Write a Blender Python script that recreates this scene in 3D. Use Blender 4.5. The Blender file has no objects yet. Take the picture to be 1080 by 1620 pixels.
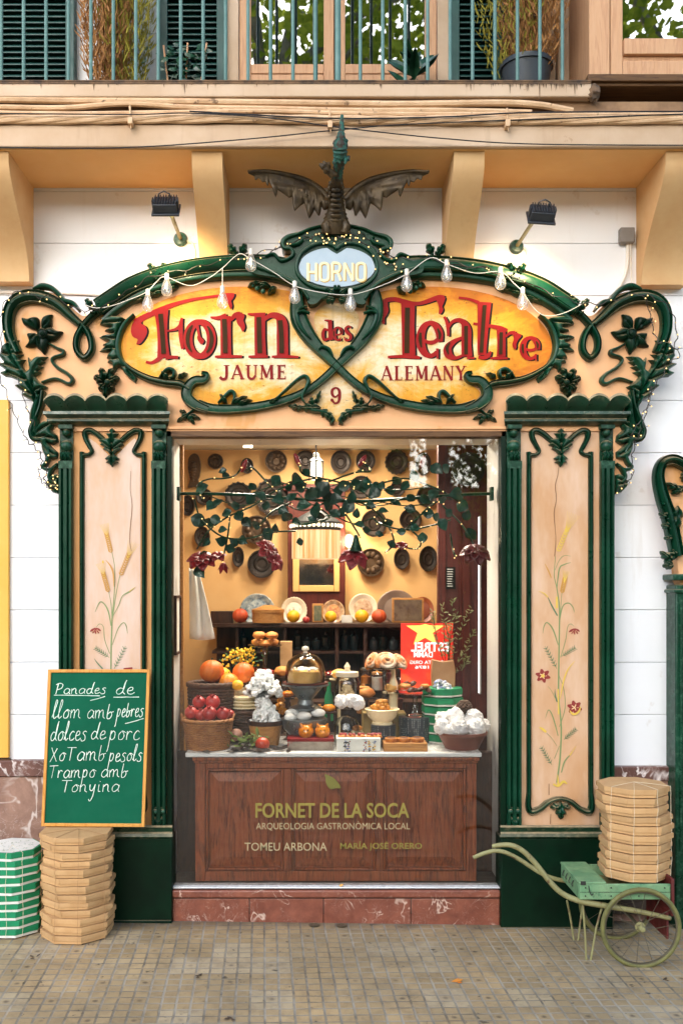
import bpy, bmesh, math, random
from math import sin, cos, pi, radians, sqrt, atan2, hypot
from mathutils import Vector as V, Matrix, noise, geometry
R = random.Random(11)
SC = bpy.context.scene
COL = SC.collection

# ------------------------------------------------------------------ camera, sky, sun, exposure
F, D, HC, PX0, PY0 = 1520.0, 5.42, 1.89, 490.0, 930.0      # focal px, metres to the portal, eye height, principal point
CX = (PX0 - 540) / 280.0
cam = bpy.data.cameras.new('camera'); cam_o = bpy.data.objects.new('camera', cam); COL.objects.link(cam_o)
cam_o.location = (CX, -D, HC); cam_o.rotation_euler = (radians(90), 0, 0)
cam.sensor_fit = 'VERTICAL'; cam.sensor_height = 36.0; cam.lens = 36.0 * F / 1620.0
cam.shift_x = (540 - PX0) / 1620.0; cam.shift_y = (PY0 - 810) / 1620.0
cam.clip_start = 0.05; cam.clip_end = 500
cam.dof.use_dof = True; cam.dof.focus_distance = 5.35; cam.dof.aperture_fstop = 2.0
SC.camera = cam_o

SUN_EL, SUN_AZ = radians(20), radians(194)                  # azimuth of the light's origin, measured from +Y clockwise
world = bpy.data.worlds.new('World'); SC.world = world; world.use_nodes = True
wn = world.node_tree.nodes; wl = world.node_tree.links; wn.clear()
sky = wn.new('ShaderNodeTexSky'); sky.sky_type = 'NISHITA'; sky.sun_disc = False
sky.sun_elevation = SUN_EL; sky.sun_rotation = SUN_AZ; sky.air_density = 1.0; sky.dust_density = 1.0; sky.ozone_density = 1.6
bg = wn.new('ShaderNodeBackground'); bg.inputs['Strength'].default_value = 0.13
wo = wn.new('ShaderNodeOutputWorld'); wl.new(sky.outputs[0], bg.inputs[0]); wl.new(bg.outputs[0], wo.inputs[0])
sun = bpy.data.lights.new('sun', 'SUN'); sun.energy = 1.5; sun.angle = radians(70); sun.color = (1, 0.965, 0.93)
sun_o = bpy.data.objects.new('sun', sun); COL.objects.link(sun_o)
sd = V((sin(SUN_AZ) * cos(SUN_EL), cos(SUN_AZ) * cos(SUN_EL), sin(SUN_EL)))
sun_o.rotation_euler = (-sd).to_track_quat('-Z', 'Y').to_euler(); sun_o.location = sd * 30
SC.view_settings.view_transform = 'Standard'; SC.view_settings.look = 'None'
SC.view_settings.exposure = 2.08; SC.view_settings.gamma = 1.0
SC.render.engine = 'CYCLES'
SC.cycles.use_denoising = True
SC.cycles.max_bounces = 8; SC.cycles.transparent_max_bounces = 24; SC.cycles.diffuse_bounces = 4; SC.cycles.glossy_bounces = 4
SC.cycles.sample_clamp_indirect = 4.0; SC.cycles.caustics_reflective = False; SC.cycles.caustics_refractive = False

# ------------------------------------------------------------------ photograph pixel -> world
def W(px, py, Y=0.0):
    k = (D + Y) / F
    return V((CX + (px - PX0) * k, Y, HC + (PY0 - py) * k))
def Xp(px, Y=0.0): return CX + (px - PX0) * (D + Y) / F
def Zp(py, Y=0.0): return HC + (PY0 - py) * (D + Y) / F
def U(n, Y=0.0): return n * (D + Y) / F                     # n pixels in metres at depth Y
def pw(pts, Y=0.0): return [(Xp(x, Y), Zp(y, Y)) for x, y in pts]
def zg(x): return -0.016 * x                                # the pavement falls a little to the right
AX = 532.0
def mir(pts, k=1.004): return [(AX + (AX - p[0]) * k,) + tuple(p[1:]) for p in pts]

# ------------------------------------------------------------------ naming
def tag(o, label=None, cat=None, group=None, kind=None):
    if label: o['label'] = label
    if cat: o['category'] = cat
    if group: o['group'] = group
    if kind: o['kind'] = kind
    return o
def thing(name, label, cat, loc=(0, 0, 0), group=None):
    o = bpy.data.objects.new(name, None); COL.objects.link(o); o.location = loc; o.empty_display_size = 0.1
    return tag(o, label, cat, group)
def copy_tree(o, parent=None, deep=True):
    c = o.copy(); COL.objects.link(c)
    if parent: c.parent = parent; c.matrix_parent_inverse = o.matrix_parent_inverse.copy()
    for ch in list(o.children): copy_tree(ch, c)
    return c
ORD = ['zeroth', 'first', 'second', 'third', 'fourth', 'fifth', 'sixth', 'seventh', 'eighth', 'ninth', 'tenth', 'eleventh', 'twelfth', 'thirteenth', 'fourteenth', 'fifteenth']

# ------------------------------------------------------------------ mesh builder
def cr(pts, n=6, closed=False):
    """Catmull-Rom through points of any dimension"""
    P = [tuple(p) for p in pts]; N = len(P); out = []
    if N < 3 and not closed: return P
    for i in range(N if closed else N - 1):
        g = (lambda k: P[k % N]) if closed else (lambda k: P[min(max(k, 0), N - 1)])
        a, b, c, d = g(i - 1), g(i), g(i + 1), g(i + 2)
        for j in range(n):
            t = j / n
            out.append(tuple(0.5 * (2 * b[k] + (c[k] - a[k]) * t + (2 * a[k] - 5 * b[k] + 4 * c[k] - d[k]) * t * t + (3 * b[k] - a[k] - 3 * c[k] + d[k]) * t ** 3) for k in range(len(b))))
    if not closed: out.append(P[-1])
    return out
class MB:
    def __init__(s): s.v = []; s.f = []; s.mi = []; s.m = 0; s.lift = 0.0
    def add(s, vs, fs):
        o = len(s.v); s.v += [tuple(p) for p in vs]
        for f in fs: s.f.append(tuple(i + o for i in f)); s.mi.append(s.m)
        return s
    def box(s, x0, x1, y0, y1, z0, z1):
        return s.add([(x0, y0, z0), (x1, y0, z0), (x1, y1, z0), (x0, y1, z0), (x0, y0, z1), (x1, y0, z1), (x1, y1, z1), (x0, y1, z1)],
                     [(0, 3, 2, 1), (4, 5, 6, 7), (0, 1, 5, 4), (1, 2, 6, 5), (2, 3, 7, 6), (3, 0, 4, 7)])
    def pbox(s, px0, px1, py0, py1, ya, yb):                # front face from pixels measured at depth ya
        return s.box(Xp(px0, ya), Xp(px1, ya), ya, yb, Zp(py1, ya), Zp(py0, ya))
    def prism(s, poly, y0, y1, back=True):                  # poly (x,z) extruded along Y; y0 faces the street; y0 may be a function
        P = list(poly)
        if sum(P[i - 1][0] * P[i][1] - P[i][0] * P[i - 1][1] for i in range(len(P))) < 0: P.reverse()
        n = len(P); tri = geometry.tessellate_polygon([[V((x, z, 0)) for x, z in P]])
        fy = y0 if callable(y0) else (lambda x, z: y0); gy = y1 if callable(y1) else (lambda x, z: y1)
        def ori(t):
            a, b, c = (P[i] for i in t)
            return t if (b[0] - a[0]) * (c[1] - a[1]) - (b[1] - a[1]) * (c[0] - a[0]) > 0 else (t[0], t[2], t[1])
        vs = [(x, fy(x, z), z) for x, z in P] + [(x, gy(x, z), z) for x, z in P]
        fs = [ori(t) for t in tri]
        fs2 = [(t[0] + n, t[2] + n, t[1] + n) for t in fs] if back else []
        sd = [(i + n, (i + 1) % n + n, (i + 1) % n, i) for i in range(n)]
        return s.add(vs, fs + fs2 + sd)
    def flat(s, poly, y):                                    # flat painted shape facing the street
        s.lift += 0.00012
        P = list(poly)
        if sum(P[i - 1][0] * P[i][1] - P[i][0] * P[i - 1][1] for i in range(len(P))) < 0: P.reverse()
        tri = geometry.tessellate_polygon([[V((x, z, 0)) for x, z in P]])
        fs = []
        for t in tri:
            a, b, c = (P[i] for i in t)
            fs.append(t if (b[0] - a[0]) * (c[1] - a[1]) - (b[1] - a[1]) * (c[0] - a[0]) > 0 else (t[0], t[2], t[1]))
        return s.add([(x, y - s.lift, z) for x, z in P], fs)
    def ribbon(s, pts, w, y, n=6, closed=False):             # painted stroke: pts (x,z), w metres (number or list)
        s.lift += 0.00012
        ws = w if isinstance(w, (list, tuple)) else [w] * len(pts)
        q = cr([(p[0], p[1], ww) for p, ww in zip(pts, ws)], n, closed)
        L = []; N = len(q)
        for i, (x, z, ww) in enumerate(q):
            a = q[(i - 1) % N] if closed else q[max(i - 1, 0)]; b = q[(i + 1) % N] if closed else q[min(i + 1, N - 1)]
            dx, dz = b[0] - a[0], b[1] - a[1]; l = hypot(dx, dz) or 1
            nx, nz = -dz / l * ww / 2, dx / l * ww / 2
            L += [(x + nx, y - s.lift, z + nz), (x - nx, y - s.lift, z - nz)]
        fs = [(2 * i, 2 * i + 1, 2 * i + 3, 2 * i + 2) for i in range(N - 1)]
        if closed: fs.append((2 * N - 2, 2 * N - 1, 1, 0))
        return s.add(L, fs)
    def tube(s, pts, r, n=8, closed=False, cap=True):
        P = [V(p) for p in pts]; N = len(P); rs = r if isinstance(r, (list, tuple)) else [r] * N
        vs = []; up = None
        for i in range(N):
            a = P[(i - 1) % N] if closed else P[max(i - 1, 0)]; b = P[(i + 1) % N] if closed else P[min(i + 1, N - 1)]
            t = (b - a); t = t.normalized() if t.length > 1e-9 else V((0, 0, 1))
            if up is None: up = t.orthogonal().normalized()
            up = (up - t * up.dot(t)); up = up.normalized() if up.length > 1e-6 else t.orthogonal().normalized()
            sd = t.cross(up)
            for k in range(n): vs.append(P[i] + (up * cos(2 * pi * k / n) + sd * sin(2 * pi * k / n)) * rs[i])
        fs = []
        for i in range(N if closed else N - 1):
            j = (i + 1) % N
            for k in range(n): k2 = (k + 1) % n; fs.append((i * n + k, i * n + k2, j * n + k2, j * n + k))
        if cap and not closed: fs += [tuple(reversed(range(n))), tuple((N - 1) * n + k for k in range(n))]
        return s.add(vs, fs)
    def lathe(s, prof, c=(0, 0, 0), n=24, sx=1, sy=1, wob=None, axis='z'):
        vs = []; m = len(prof)
        for i, (r, z) in enumerate(prof):
            for k in range(n):
                a = 2 * pi * k / n; rr = r * (wob(a, i) if wob else 1)
                p = (rr * cos(a) * sx, rr * sin(a) * sy, z)
                if axis == 'y': p = (p[0], -p[2], p[1])      # profile axis towards the street
                if axis == 'x': p = (p[2], p[0], p[1])
                vs.append((c[0] + p[0], c[1] + p[1], c[2] + p[2]))
        fs = [(i * n + k, i * n + (k + 1) % n, (i + 1) * n + (k + 1) % n, (i + 1) * n + k) for i in range(m - 1) for k in range(n)]
        fs += [tuple(reversed(range(n))), tuple((m - 1) * n + k for k in range(n))]
        return s.add(vs, fs)
    def ell(s, c, rx, ry=None, rz=None, nu=14, nv=9, jit=0.0, seed=0, freq=2.0, M=None):
        ry = rx if ry is None else ry; rz = rx if rz is None else rz
        vs = []; o = V((seed * 3.17, seed * 1.3, 0))
        for j in range(nv + 1):
            th = pi * j / nv
            for i in range(nu):
                ph = 2 * pi * i / nu; d = V((sin(th) * cos(ph), sin(th) * sin(ph), cos(th)))
                k = 1 + jit * noise.noise(d * freq + o)
                p = V((d.x * rx * k, d.y * ry * k, d.z * rz * k))
                if M is not None: p = M @ p
                vs.append(V(c) + p)
        fs = []
        for j in range(nv):
            for i in range(nu):
                a, b, cc, d = j * nu + i, j * nu + (i + 1) % nu, (j + 1) * nu + (i + 1) % nu, (j + 1) * nu + i
                if j == 0: fs.append((a, d, cc))
                elif j == nv - 1: fs.append((a, d, b))
                else: fs.append((a, d, cc, b))
        return s.add(vs, fs)
    def sweep(s, pts, w, y0, H, prof=None, closed=False, n=6, smooth=True, taper=0):
        """relief moulding on a wall: pts (x,z); w width(s); profile (u,h) across"""
        prof = prof or PROF_ROUND
        ws = list(w) if isinstance(w, (list, tuple)) else [w] * len(pts)
        q = [(p[0], p[1], ww) for p, ww in zip(pts, ws)]
        if smooth: q = cr(q, n, closed)
        N = len(q); m = len(prof); vs = []
        for i, (x, z, ww) in enumerate(q):
            a = q[(i - 1) % N] if closed else q[max(i - 1, 0)]; b = q[(i + 1) % N] if closed else q[min(i + 1, N - 1)]
            dx, dz = b[0] - a[0], b[1] - a[1]; l = hypot(dx, dz) or 1; nx, nz = -dz / l, dx / l
            k = 1.0
            if taper and not closed: k = min(1, 0.25 + (min(i, N - 1 - i)) / max(1, taper))
            for u, h in prof: vs.append((x + nx * u * ww / 2 * k, y0 - h * H * (0.4 + 0.6 * k), z + nz * u * ww / 2 * k))
        fs = []
        for i in range(N if closed else N - 1):
            j = (i + 1) % N
            for k in range(m - 1): fs.append((i * m + k, j * m + k, j * m + k + 1, i * m + k + 1))
        if not closed: fs += [tuple(range(m)), tuple((N - 1) * m + k for k in reversed(range(m)))]
        s.add(vs, [tuple(reversed(f)) for f in fs]); return s
    def leaf(s, b, t, w, y0, H, lobes=3, depth=0.45, bend=0.0, ns=22, nt=8, slant=0.34, lift=0.0, tipcurl=0.3):
        """carved leaf in relief from b to t (x,z), half width w"""
        bx, bz = b; dx, dz = t[0] - bx, t[1] - bz; L = hypot(dx, dz); dx /= L; dz /= L; nx, nz = -dz, dx
        vs = []; ns = max(ns, lobes * 9)
        for i in range(ns + 1):
            q = i / ns; env = sin(pi * min(1, q ** 0.75 * 0.97 + 0.02)) ** 0.8 * (1 - 0.25 * q)
            fr = (lobes * q) % 1.0; lob = 1 - depth + depth * (min(1, fr / .82) ** .75 if fr < .82 else (1 - fr) / .18) if lobes else 1
            cxo = bend * L * sin(pi * q) ; 
            for j in range(nt + 1):
                tt = 2 * j / nt - 1; at = abs(tt); ww = w * env * (1 - at + at * lob)
                along = q * L + at * slant * w * env
                x = bx + dx * along + nx * (tt * ww + cxo); z = bz + dz * along + nz * (tt * ww + cxo)
                h = (1 - at ** 2.2) * (0.55 + 0.45 * sin(pi * q)) - 0.35 * math.exp(-(tt / 0.16) ** 2) * (1 - q * 0.6)
                h += 0.22 * (1 - at) * at * 4 * (cos(2 * pi * lobes * q) * -0.5) + tipcurl * q * q * q
                h += 0.45 * at * at * (abs(sin(pi * lobes * q)) if lobes else .3)
                vs.append((x, y0 - lift - H * max(h, 0) * min(1, 0.15 + env * 1.2), z))
        m = nt + 1
        fs = [(i * m + j, (i + 1) * m + j, (i + 1) * m + j + 1, i * m + j + 1) for i in range(ns) for j in range(nt)]
        # rim going back to the ground so that the leaf is solid
        o = len(vs); rim = [i * m for i in range(ns + 1)] + [ns * m + j for j in range(1, m)] + [i * m + nt for i in range(ns - 1, -1, -1)] + [j for j in range(nt - 1, 0, -1)]
        for i in rim: x, y, z = vs[i]; vs.append((x, y0 + 0.004, z))
        K = len(rim)
        fs2 = [(rim[i], o + i, o + (i + 1) % K, rim[(i + 1) % K]) for i in range(K)]
        s.add(vs, [tuple(reversed(f)) for f in fs] + fs2); return s
    def relief(s, poly, y0, H, w, ribs=(), rd=.45, rw=.006, step=.0062, dome=0.0):
        """carved ornament from a closed outline (x,z): height swells from the edge, grooves along ribs"""
        P = list(poly); n = len(P); xs = [p[0] for p in P]; zs = [p[1] for p in P]
        def dseg(x, z, a, b):
            dx, dz = b[0] - a[0], b[1] - a[1]; l2 = dx * dx + dz * dz or 1e-12; t = max(0, min(1, ((x - a[0]) * dx + (z - a[1]) * dz) / l2)); return hypot(x - a[0] - t * dx, z - a[1] - t * dz)
        def dist(x, z): return min(dseg(x, z, P[i - 1], P[i]) for i in range(n))
        def inside(x, z):
            c = False
            for i in range(n):
                (x1, z1), (x2, z2) = P[i - 1], P[i]
                if (z1 > z) != (z2 > z) and x < (x2 - x1) * (z - z1) / (z2 - z1) + x1: c = not c
            return c
        pts = [V(p) for p in P]; k = 0; z = min(zs) + step / 2
        while z < max(zs):
            x = min(xs) + step * (.5 if k % 2 else .1)
            while x < max(xs):
                if inside(x, z) and dist(x, z) > step * .45: pts.append(V((x, z)))
                x += step
            z += step * .87; k += 1
        vo, _, fo, *_r = geometry.delaunay_2d_cdt(pts, [(i, (i + 1) % n) for i in range(n)], [], 1, 1e-6)
        o = len(s.v); vs = []
        cxm, czm = sum(xs) / n, sum(zs) / n; rad = max(max(xs) - min(xs), max(zs) - min(zs)) / 2
        for v in vo:
            d = dist(v.x, v.y); q = min(1, d / w); h = .12 + .88 * sqrt(max(0, 1 - (1 - q) ** 2))
            for rb in ribs:
                dr = min(dseg(v.x, v.y, rb[i], rb[i + 1]) for i in range(len(rb) - 1)); h -= rd * math.exp(-(dr / rw) ** 2) * q
            if dome: h += dome * (1 - min(1, hypot(v.x - cxm, v.y - czm) / rad) ** 2)
            vs.append((v.x, y0 - H * h, v.y))
        fs = []
        for f in fo:
            a, b, c = vo[f[0]], vo[f[1]], vo[f[2]]
            fs.append(f if (b.x - a.x) * (c.y - a.y) - (b.y - a.y) * (c.x - a.x) > 0 else [f[0], f[2], f[1]])
        m = len(vs); vs += [(x, y0 - .12 * H, z) for x, z in P] + [(x, y0 + .004, z) for x, z in P]
        fs += [(m + i, m + n + i, m + n + (i + 1) % n, m + (i + 1) % n) for i in range(n)]
        return s.add(vs, fs)
    def build(s, name, mat, parent=None, smooth=35, bevel=0, bseg=2, free=False):
        me = bpy.data.meshes.new(name); me.from_pydata(s.v, [], s.f)
        for m in (mat if isinstance(mat, (list, tuple)) else [mat]): me.materials.append(m)
        if isinstance(mat, (list, tuple)): me.polygons.foreach_set('material_index', s.mi)
        if smooth:
            me.polygons.foreach_set('use_smooth', [True] * len(me.polygons))
            if smooth < 180: me.set_sharp_from_angle(angle=radians(smooth))
        me.update()
        o = bpy.data.objects.new(name, me); COL.objects.link(o)
        if parent is not None:
            o.parent = parent
            M = Matrix.Translation(parent.location); p = parent.parent
            while p is not None: M = Matrix.Translation(p.location) @ M if p.type == 'EMPTY' else M; p = p.parent
            if parent.type == 'EMPTY': o.matrix_parent_inverse = Matrix.Translation(parent.location).inverted()
            elif parent.parent is None: o.matrix_parent_inverse = Matrix.Translation(parent.location).inverted()
        elif not free and s.v:                               # origin at the middle of the base
            xs = [p[0] for p in s.v]; ys = [p[1] for p in s.v]; zs = [p[2] for p in s.v]
            c = V(((min(xs) + max(xs)) / 2, (min(ys) + max(ys)) / 2, min(zs)))
            me.transform(Matrix.Translation(-c)); o.location = c
        if bevel:
            b = o.modifiers.new('bevel', 'BEVEL'); b.width = bevel; b.segments = bseg; b.limit_method = 'ANGLE'; b.angle_limit = radians(40)
            b.harden_normals = False
        return o
PROF_ROUND = [(-1, 0), (-.97, .35), (-.8, .72), (-.5, .94), (0, 1), (.5, .94), (.8, .72), (.97, .35), (1, 0)]
PROF_OGEE = [(-1, 0), (-.98, .55), (-.86, .72), (-.72, .62), (-.62, .4), (-.45, .72), (-.15, .98), (.15, 1), (.45, .76), (.62, .42), (.72, .62), (.86, .74), (.98, .55), (1, 0)]
PROF_FLAT = [(-1, 0), (-.97, .7), (-.85, .86), (-.74, .7), (-.66, .62), (0, .68), (.66, .62), (.74, .7), (.85, .86), (.97, .7), (1, 0)]
PROF_BAND = [(-1, 0), (-1, .62), (-.9, .7), (-.8, .62), (-.72, .5), (-.66, .62), (-.4, .82), (0, .92), (.4, .98), (.62, 1), (.7, .92), (.74, .98), (.86, 1.02), (.98, .9), (1, 0)]
PROF_STEP = [(-1, 0), (-1, .5), (-.8, .55), (-.75, .85), (-.3, .9), (-.25, 1), (.25, 1), (.3, .9), (.75, .85), (.8, .55), (1, .5), (1, 0)]
# ------------------------------------------------------------------ materials
def C(r, g, b, k=1.0):
    f = lambda c: (c / 12.92 if c <= 0.04045 else ((c + 0.055) / 1.055) ** 2.4) * k
    return (f(r / 255), f(g / 255), f(b / 255), 1)
class NT:
    def __init__(s, name):
        s.mat = bpy.data.materials.new(name); s.mat.use_nodes = True; s.t = s.mat.node_tree; s.n = s.t.nodes; s.l = s.t.links
        s.p = s.n['Principled BSDF']; s.out = s.n['Material Output']; s.tc = None
    def node(s, typ, **kw):
        nd = s.n.new('ShaderNode' + typ)
        for k, v in kw.items():
            if k in ('operation', 'blend_type', 'data_type', 'feature', 'wave_type', 'bands_direction', 'distance', 'wave_profile', 'noise_dimensions'): setattr(nd, k, v)
            else: nd.inputs[k].default_value = v
        return nd
    def coords(s, scale=(1, 1, 1), kind='Object', rot=(0, 0, 0), loc=(0, 0, 0)):
        if s.tc is None: s.tc = s.n.new('ShaderNodeTexCoord')
        m = s.n.new('ShaderNodeMapping'); m.inputs['Scale'].default_value = scale; m.inputs['Rotation'].default_value = rot; m.inputs['Location'].default_value = loc
        s.l.new(s.tc.outputs[kind], m.inputs[0]); return m.outputs[0]
    def noise(s, scale=5, detail=5, rough=.6, vec=None, dist=0.0):
        nd = s.node('TexNoise', Scale=scale, Detail=detail, Roughness=rough, Distortion=dist)
        s.l.new(vec if vec is not None else s.coords(), nd.inputs['Vector']); return nd.outputs['Fac']
    def ramp(s, fac, stops, interp='LINEAR'):
        r = s.n.new('ShaderNodeValToRGB'); r.color_ramp.interpolation = interp
        e = r.color_ramp.elements
        while len(e) < len(stops): e.new(0.5)
        for el, (p, c) in zip(e, stops): el.position = p; el.color = c if isinstance(c, (tuple, list)) else (c, c, c, 1)
        s.l.new(fac, r.inputs[0]); return r.outputs[0]
    def mix(s, fac, a, b, blend='MIX'):
        m = s.n.new('ShaderNodeMix'); m.data_type = 'RGBA'; m.blend_type = blend
        for sock, val in ((m.inputs[0], fac), (m.inputs[6], a), (m.inputs[7], b)):
            if hasattr(val, 'is_linked') or hasattr(val, 'links'): s.l.new(val, sock)
            else: sock.default_value = val
        return m.outputs[2]
    def math(s, op, a, b=0.0, c=0.0):
        m = s.n.new('ShaderNodeMath'); m.operation = op
        for sock, val in zip(m.inputs, (a, b, c)):
            if hasattr(val, 'links'): s.l.new(val, sock)
            else: sock.default_value = val
        return m.outputs[0]
    def bump(s, h, strength=.2, dist=.01, prev=None):
        b = s.node('Bump', Strength=strength, Distance=dist); s.l.new(h, b.inputs['Height'])
        if prev is not None: s.l.new(prev, b.inputs['Normal'])
        s.l.new(b.outputs[0], s.p.inputs['Normal']); return b.outputs[0]
    def base(s, c):
        if hasattr(c, 'links'): s.l.new(c, s.p.inputs['Base Color'])
        else: s.p.inputs['Base Color'].default_value = c
    def rough(s, r):
        if hasattr(r, 'links'): s.l.new(r, s.p.inputs['Roughness'])
        else: s.p.inputs['Roughness'].default_value = r
    def normal_z(s):
        g = s.n.new('ShaderNodeNewGeometry'); x = s.n.new('ShaderNodeSeparateXYZ'); s.l.new(g.outputs['Normal'], x.inputs[0]); return x.outputs[2]
    def rnd(s): return s.n.new('ShaderNodeObjectInfo').outputs['Random']

def mk(name, c1, c2=None, rough=.6, scale=6, bump=.15, bscale=60, bdist=.003, metal=0, dust=0, stretch=(1, 1, 1), spots=None, jitter=0, coat=0, spec=.5, lo=.35, hi=.65, edge=None, dlo=.5, streak=None):
    t = NT(name); v = t.coords(stretch)
    col = c1
    if c2 is not None: col = t.ramp(t.noise(scale, 6, .62, v), [(lo, c1), (hi, c2)])
    if spots: col = t.mix(t.ramp(t.noise(spots[1], 4, .7, v), [(spots[2], 0.0), (min(1, spots[2] + (spots[4] if len(spots) > 4 else .05)), spots[3] if len(spots) > 3 else 1.0)]), col, spots[0])
    if streak is not None: col = t.mix(t.math('MULTIPLY', t.ramp(t.noise(5, 5, .7, t.coords((2.4, 2.4, .22))), [(.55, 0.0), (.76, .35)]), t.ramp(t.noise(1.3, 3, .5), [(.35, .2), (.65, 1.0)])), col, streak)
    if edge is not None:
        g = t.n.new('ShaderNodeNewGeometry'); e = t.ramp(g.outputs['Pointiness'], [(.52, 0.0), (.6, 1.0)])
        col = t.mix(t.math('MULTIPLY', e, t.ramp(t.noise(30, 4, .7), [(.5, 0.0), (.66, .4)])), col, edge)
    if dust:
        up = t.ramp(t.normal_z(), [(dlo, 0.0), (dlo + .4, 1.0)])
        col = t.mix(t.math('MULTIPLY', up, t.ramp(t.noise(25, 4, .7), [(.25, .2), (.75, dust)])), col, C(176, 152, 118))
    if jitter:
        h = t.n.new('ShaderNodeHueSaturation'); t.l.new(t.math('MULTIPLY_ADD', t.rnd(), jitter * 2, 1 - jitter), h.inputs['Value'])
        if hasattr(col, 'links'): t.l.new(col, h.inputs['Color'])
        else: h.inputs['Color'].default_value = col
        col = h.outputs[0]
    t.base(col); t.p.inputs['Metallic'].default_value = metal; t.p.inputs['Coat Weight'].default_value = coat; t.p.inputs['Coat Roughness'].default_value = .15
    t.p.inputs['Specular IOR Level'].default_value = spec
    t.rough(t.ramp(t.noise(18, 4, .7), [(.3, max(0, rough - .1)), (.7, min(1, rough + .12))]))
    if bump: t.bump(t.noise(bscale, 5, .65, v), bump, bdist)
    return t.mat
def emit(name, c, e):
    t = NT(name); t.base((c[0] * .1, c[1] * .1, c[2] * .1, 1)); t.p.inputs['Emission Color'].default_value = c; t.p.inputs['Emission Strength'].default_value = e; return t.mat
def glass(name, tint=(1, 1, 1, 1), ior=1.45, boost=1.0, smudge=0.0):
    t = NT(name); t.n.remove(t.p)
    tr = t.node('BsdfTransparent', Color=tint); gl = t.node('BsdfGlossy', Roughness=0.0); fr = t.node('Fresnel', IOR=ior); mx = t.n.new('ShaderNodeMixShader')
    f = t.math('MULTIPLY', fr.outputs[0], boost) if boost != 1 else fr.outputs[0]
    t.l.new(f, mx.inputs[0]); t.l.new(tr.outputs[0], mx.inputs[1]); t.l.new(gl.outputs[0], mx.inputs[2])
    last = mx.outputs[0]
    if smudge:
        df = t.node('BsdfDiffuse', Color=(.75, .75, .72, 1)); m2 = t.n.new('ShaderNodeMixShader')
        t.l.new(t.ramp(t.noise(2.2, 6, .7), [(.45, 0.0), (.8, smudge)]), m2.inputs[0]); t.l.new(last, m2.inputs[1]); t.l.new(df.outputs[0], m2.inputs[2]); last = m2.outputs[0]
    t.l.new(last, t.out.inputs[0]); return t.mat
def wood(name, c1, c2, c3, scale=1.0, axis='z', rough=.5, bump=.2, coat=0):
    t = NT(name); st = {'z': (9, 9, .8), 'x': (.8, 9, 9), 'y': (9, .8, 9)}[axis]
    v = t.coords(tuple(q * scale for q in st))
    n1 = t.noise(1.6, 5, .6, v, .6); n2 = t.noise(14, 5, .7, v)
    wv = t.n.new('ShaderNodeMath'); wv.operation = 'SINE'; t.l.new(t.math('MULTIPLY', n1, 42.0), wv.inputs[0])
    col = t.mix(t.ramp(wv.outputs[0], [(.15, 0.0), (.95, 1.0)]), c1, c2)
    col = t.mix(t.ramp(n2, [(.4, 0.0), (.75, .7)]), col, c3)
    t.base(col); t.rough(rough); t.p.inputs['Specular IOR Level'].default_value = .3; t.p.inputs['Coat Weight'].default_value = coat
    t.bump(n2, bump, .002); return t.mat
def marble(name, c1, c2, vein, scale=3.0, rough=.35, veinw=.03):
    t = NT(name); v = t.coords()
    col = t.ramp(t.noise(scale * 2.2, 7, .7, v, .4), [(.32, c1), (.68, c2)])
    n = t.noise(scale * .8, 4, .55, v, 1.4); a = t.math('ABSOLUTE', t.math('SUBTRACT', n, .5))
    vn = t.math('MULTIPLY', t.ramp(a, [(0.0, 1.0), (veinw, 0.0)]), t.ramp(t.noise(scale * 1.3, 3, .5, v), [(.48, 0.0), (.6, 1.0)]))
    n2 = t.noise(scale * 2.3, 5, .6, v, 2.0); a2 = t.math('ABSOLUTE', t.math('SUBTRACT', n2, .5)); vn2 = t.math('MULTIPLY', t.ramp(a2, [(0.0, .6), (veinw * .35, 0.0)]), t.ramp(t.noise(scale * .9, 3, .5, v), [(.42, 0.0), (.55, 1.0)]))
    col = t.mix(vn, col, vein); col = t.mix(vn2, col, vein); t.base(col); t.rough(t.ramp(t.noise(9, 4, .7), [(.3, rough), (.7, rough + .25)])); t.bump(t.noise(40, 5, .7), .12, .003); return t.mat

M = {}
M['green'] = mk('green_paint', C(4, 42, 25), C(12, 61, 41), spec=.25, rough=.33, scale=5, bump=.2, bscale=45, dust=.75, spots=(C(112, 134, 108), 48, .69, .55), edge=C(90, 135, 110))
M['green_dusty'] = mk('dusty_green_paint', C(7, 44, 28), C(13, 62, 43), rough=.34, scale=5, bump=.12, bscale=35, dust=1.0, dlo=.12, edge=C(150, 140, 110))
M['green_dark'] = mk('dark_green_paint', C(3, 24, 12), C(5, 36, 20), rough=.4, spec=.15, scale=4, bump=.15, bscale=30, dust=.5, spots=(C(60, 92, 72), 14, .72, .5))
M['peach'] = mk('peach_board', C(214, 158, 108), C(226, 172, 124), rough=.6, scale=3, bump=.12, bscale=30, stretch=(1, 1, .6), spots=(C(202, 142, 74), 2.4, .56, .75))
M['panel'] = mk('pale_panel', C(204, 164, 128), C(194, 146, 102), rough=.6, scale=2.2, bump=.1, bscale=24, stretch=(2.2, 1, .7), spots=(C(222, 194, 172), 2.0, .46, .5, .25))
M['panel_pale'] = mk('pale_rose_panel', C(206, 174, 152), C(198, 158, 124), rough=.6, scale=2.2, bump=.1, bscale=24, stretch=(2.2, 1, .7), spots=(C(210, 188, 174), 2.0, .42, .7, .25))
M['panel_ochre'] = mk('ochre_panel', C(192, 134, 72), C(202, 150, 98), rough=.6, scale=3, bump=.1, stretch=(3, 1, .6))
M['lintel'] = wood('lintel_wood', C(92, 62, 36), C(70, 44, 26), C(110, 80, 48), 1, 'x', .55)
M['red'] = mk('red_sign_paint', C(134, 4, 4), C(150, 10, 6), spec=.2, rough=.55, scale=9, bump=.05, spots=(C(150, 30, 20), 30, .66, .6))
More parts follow.
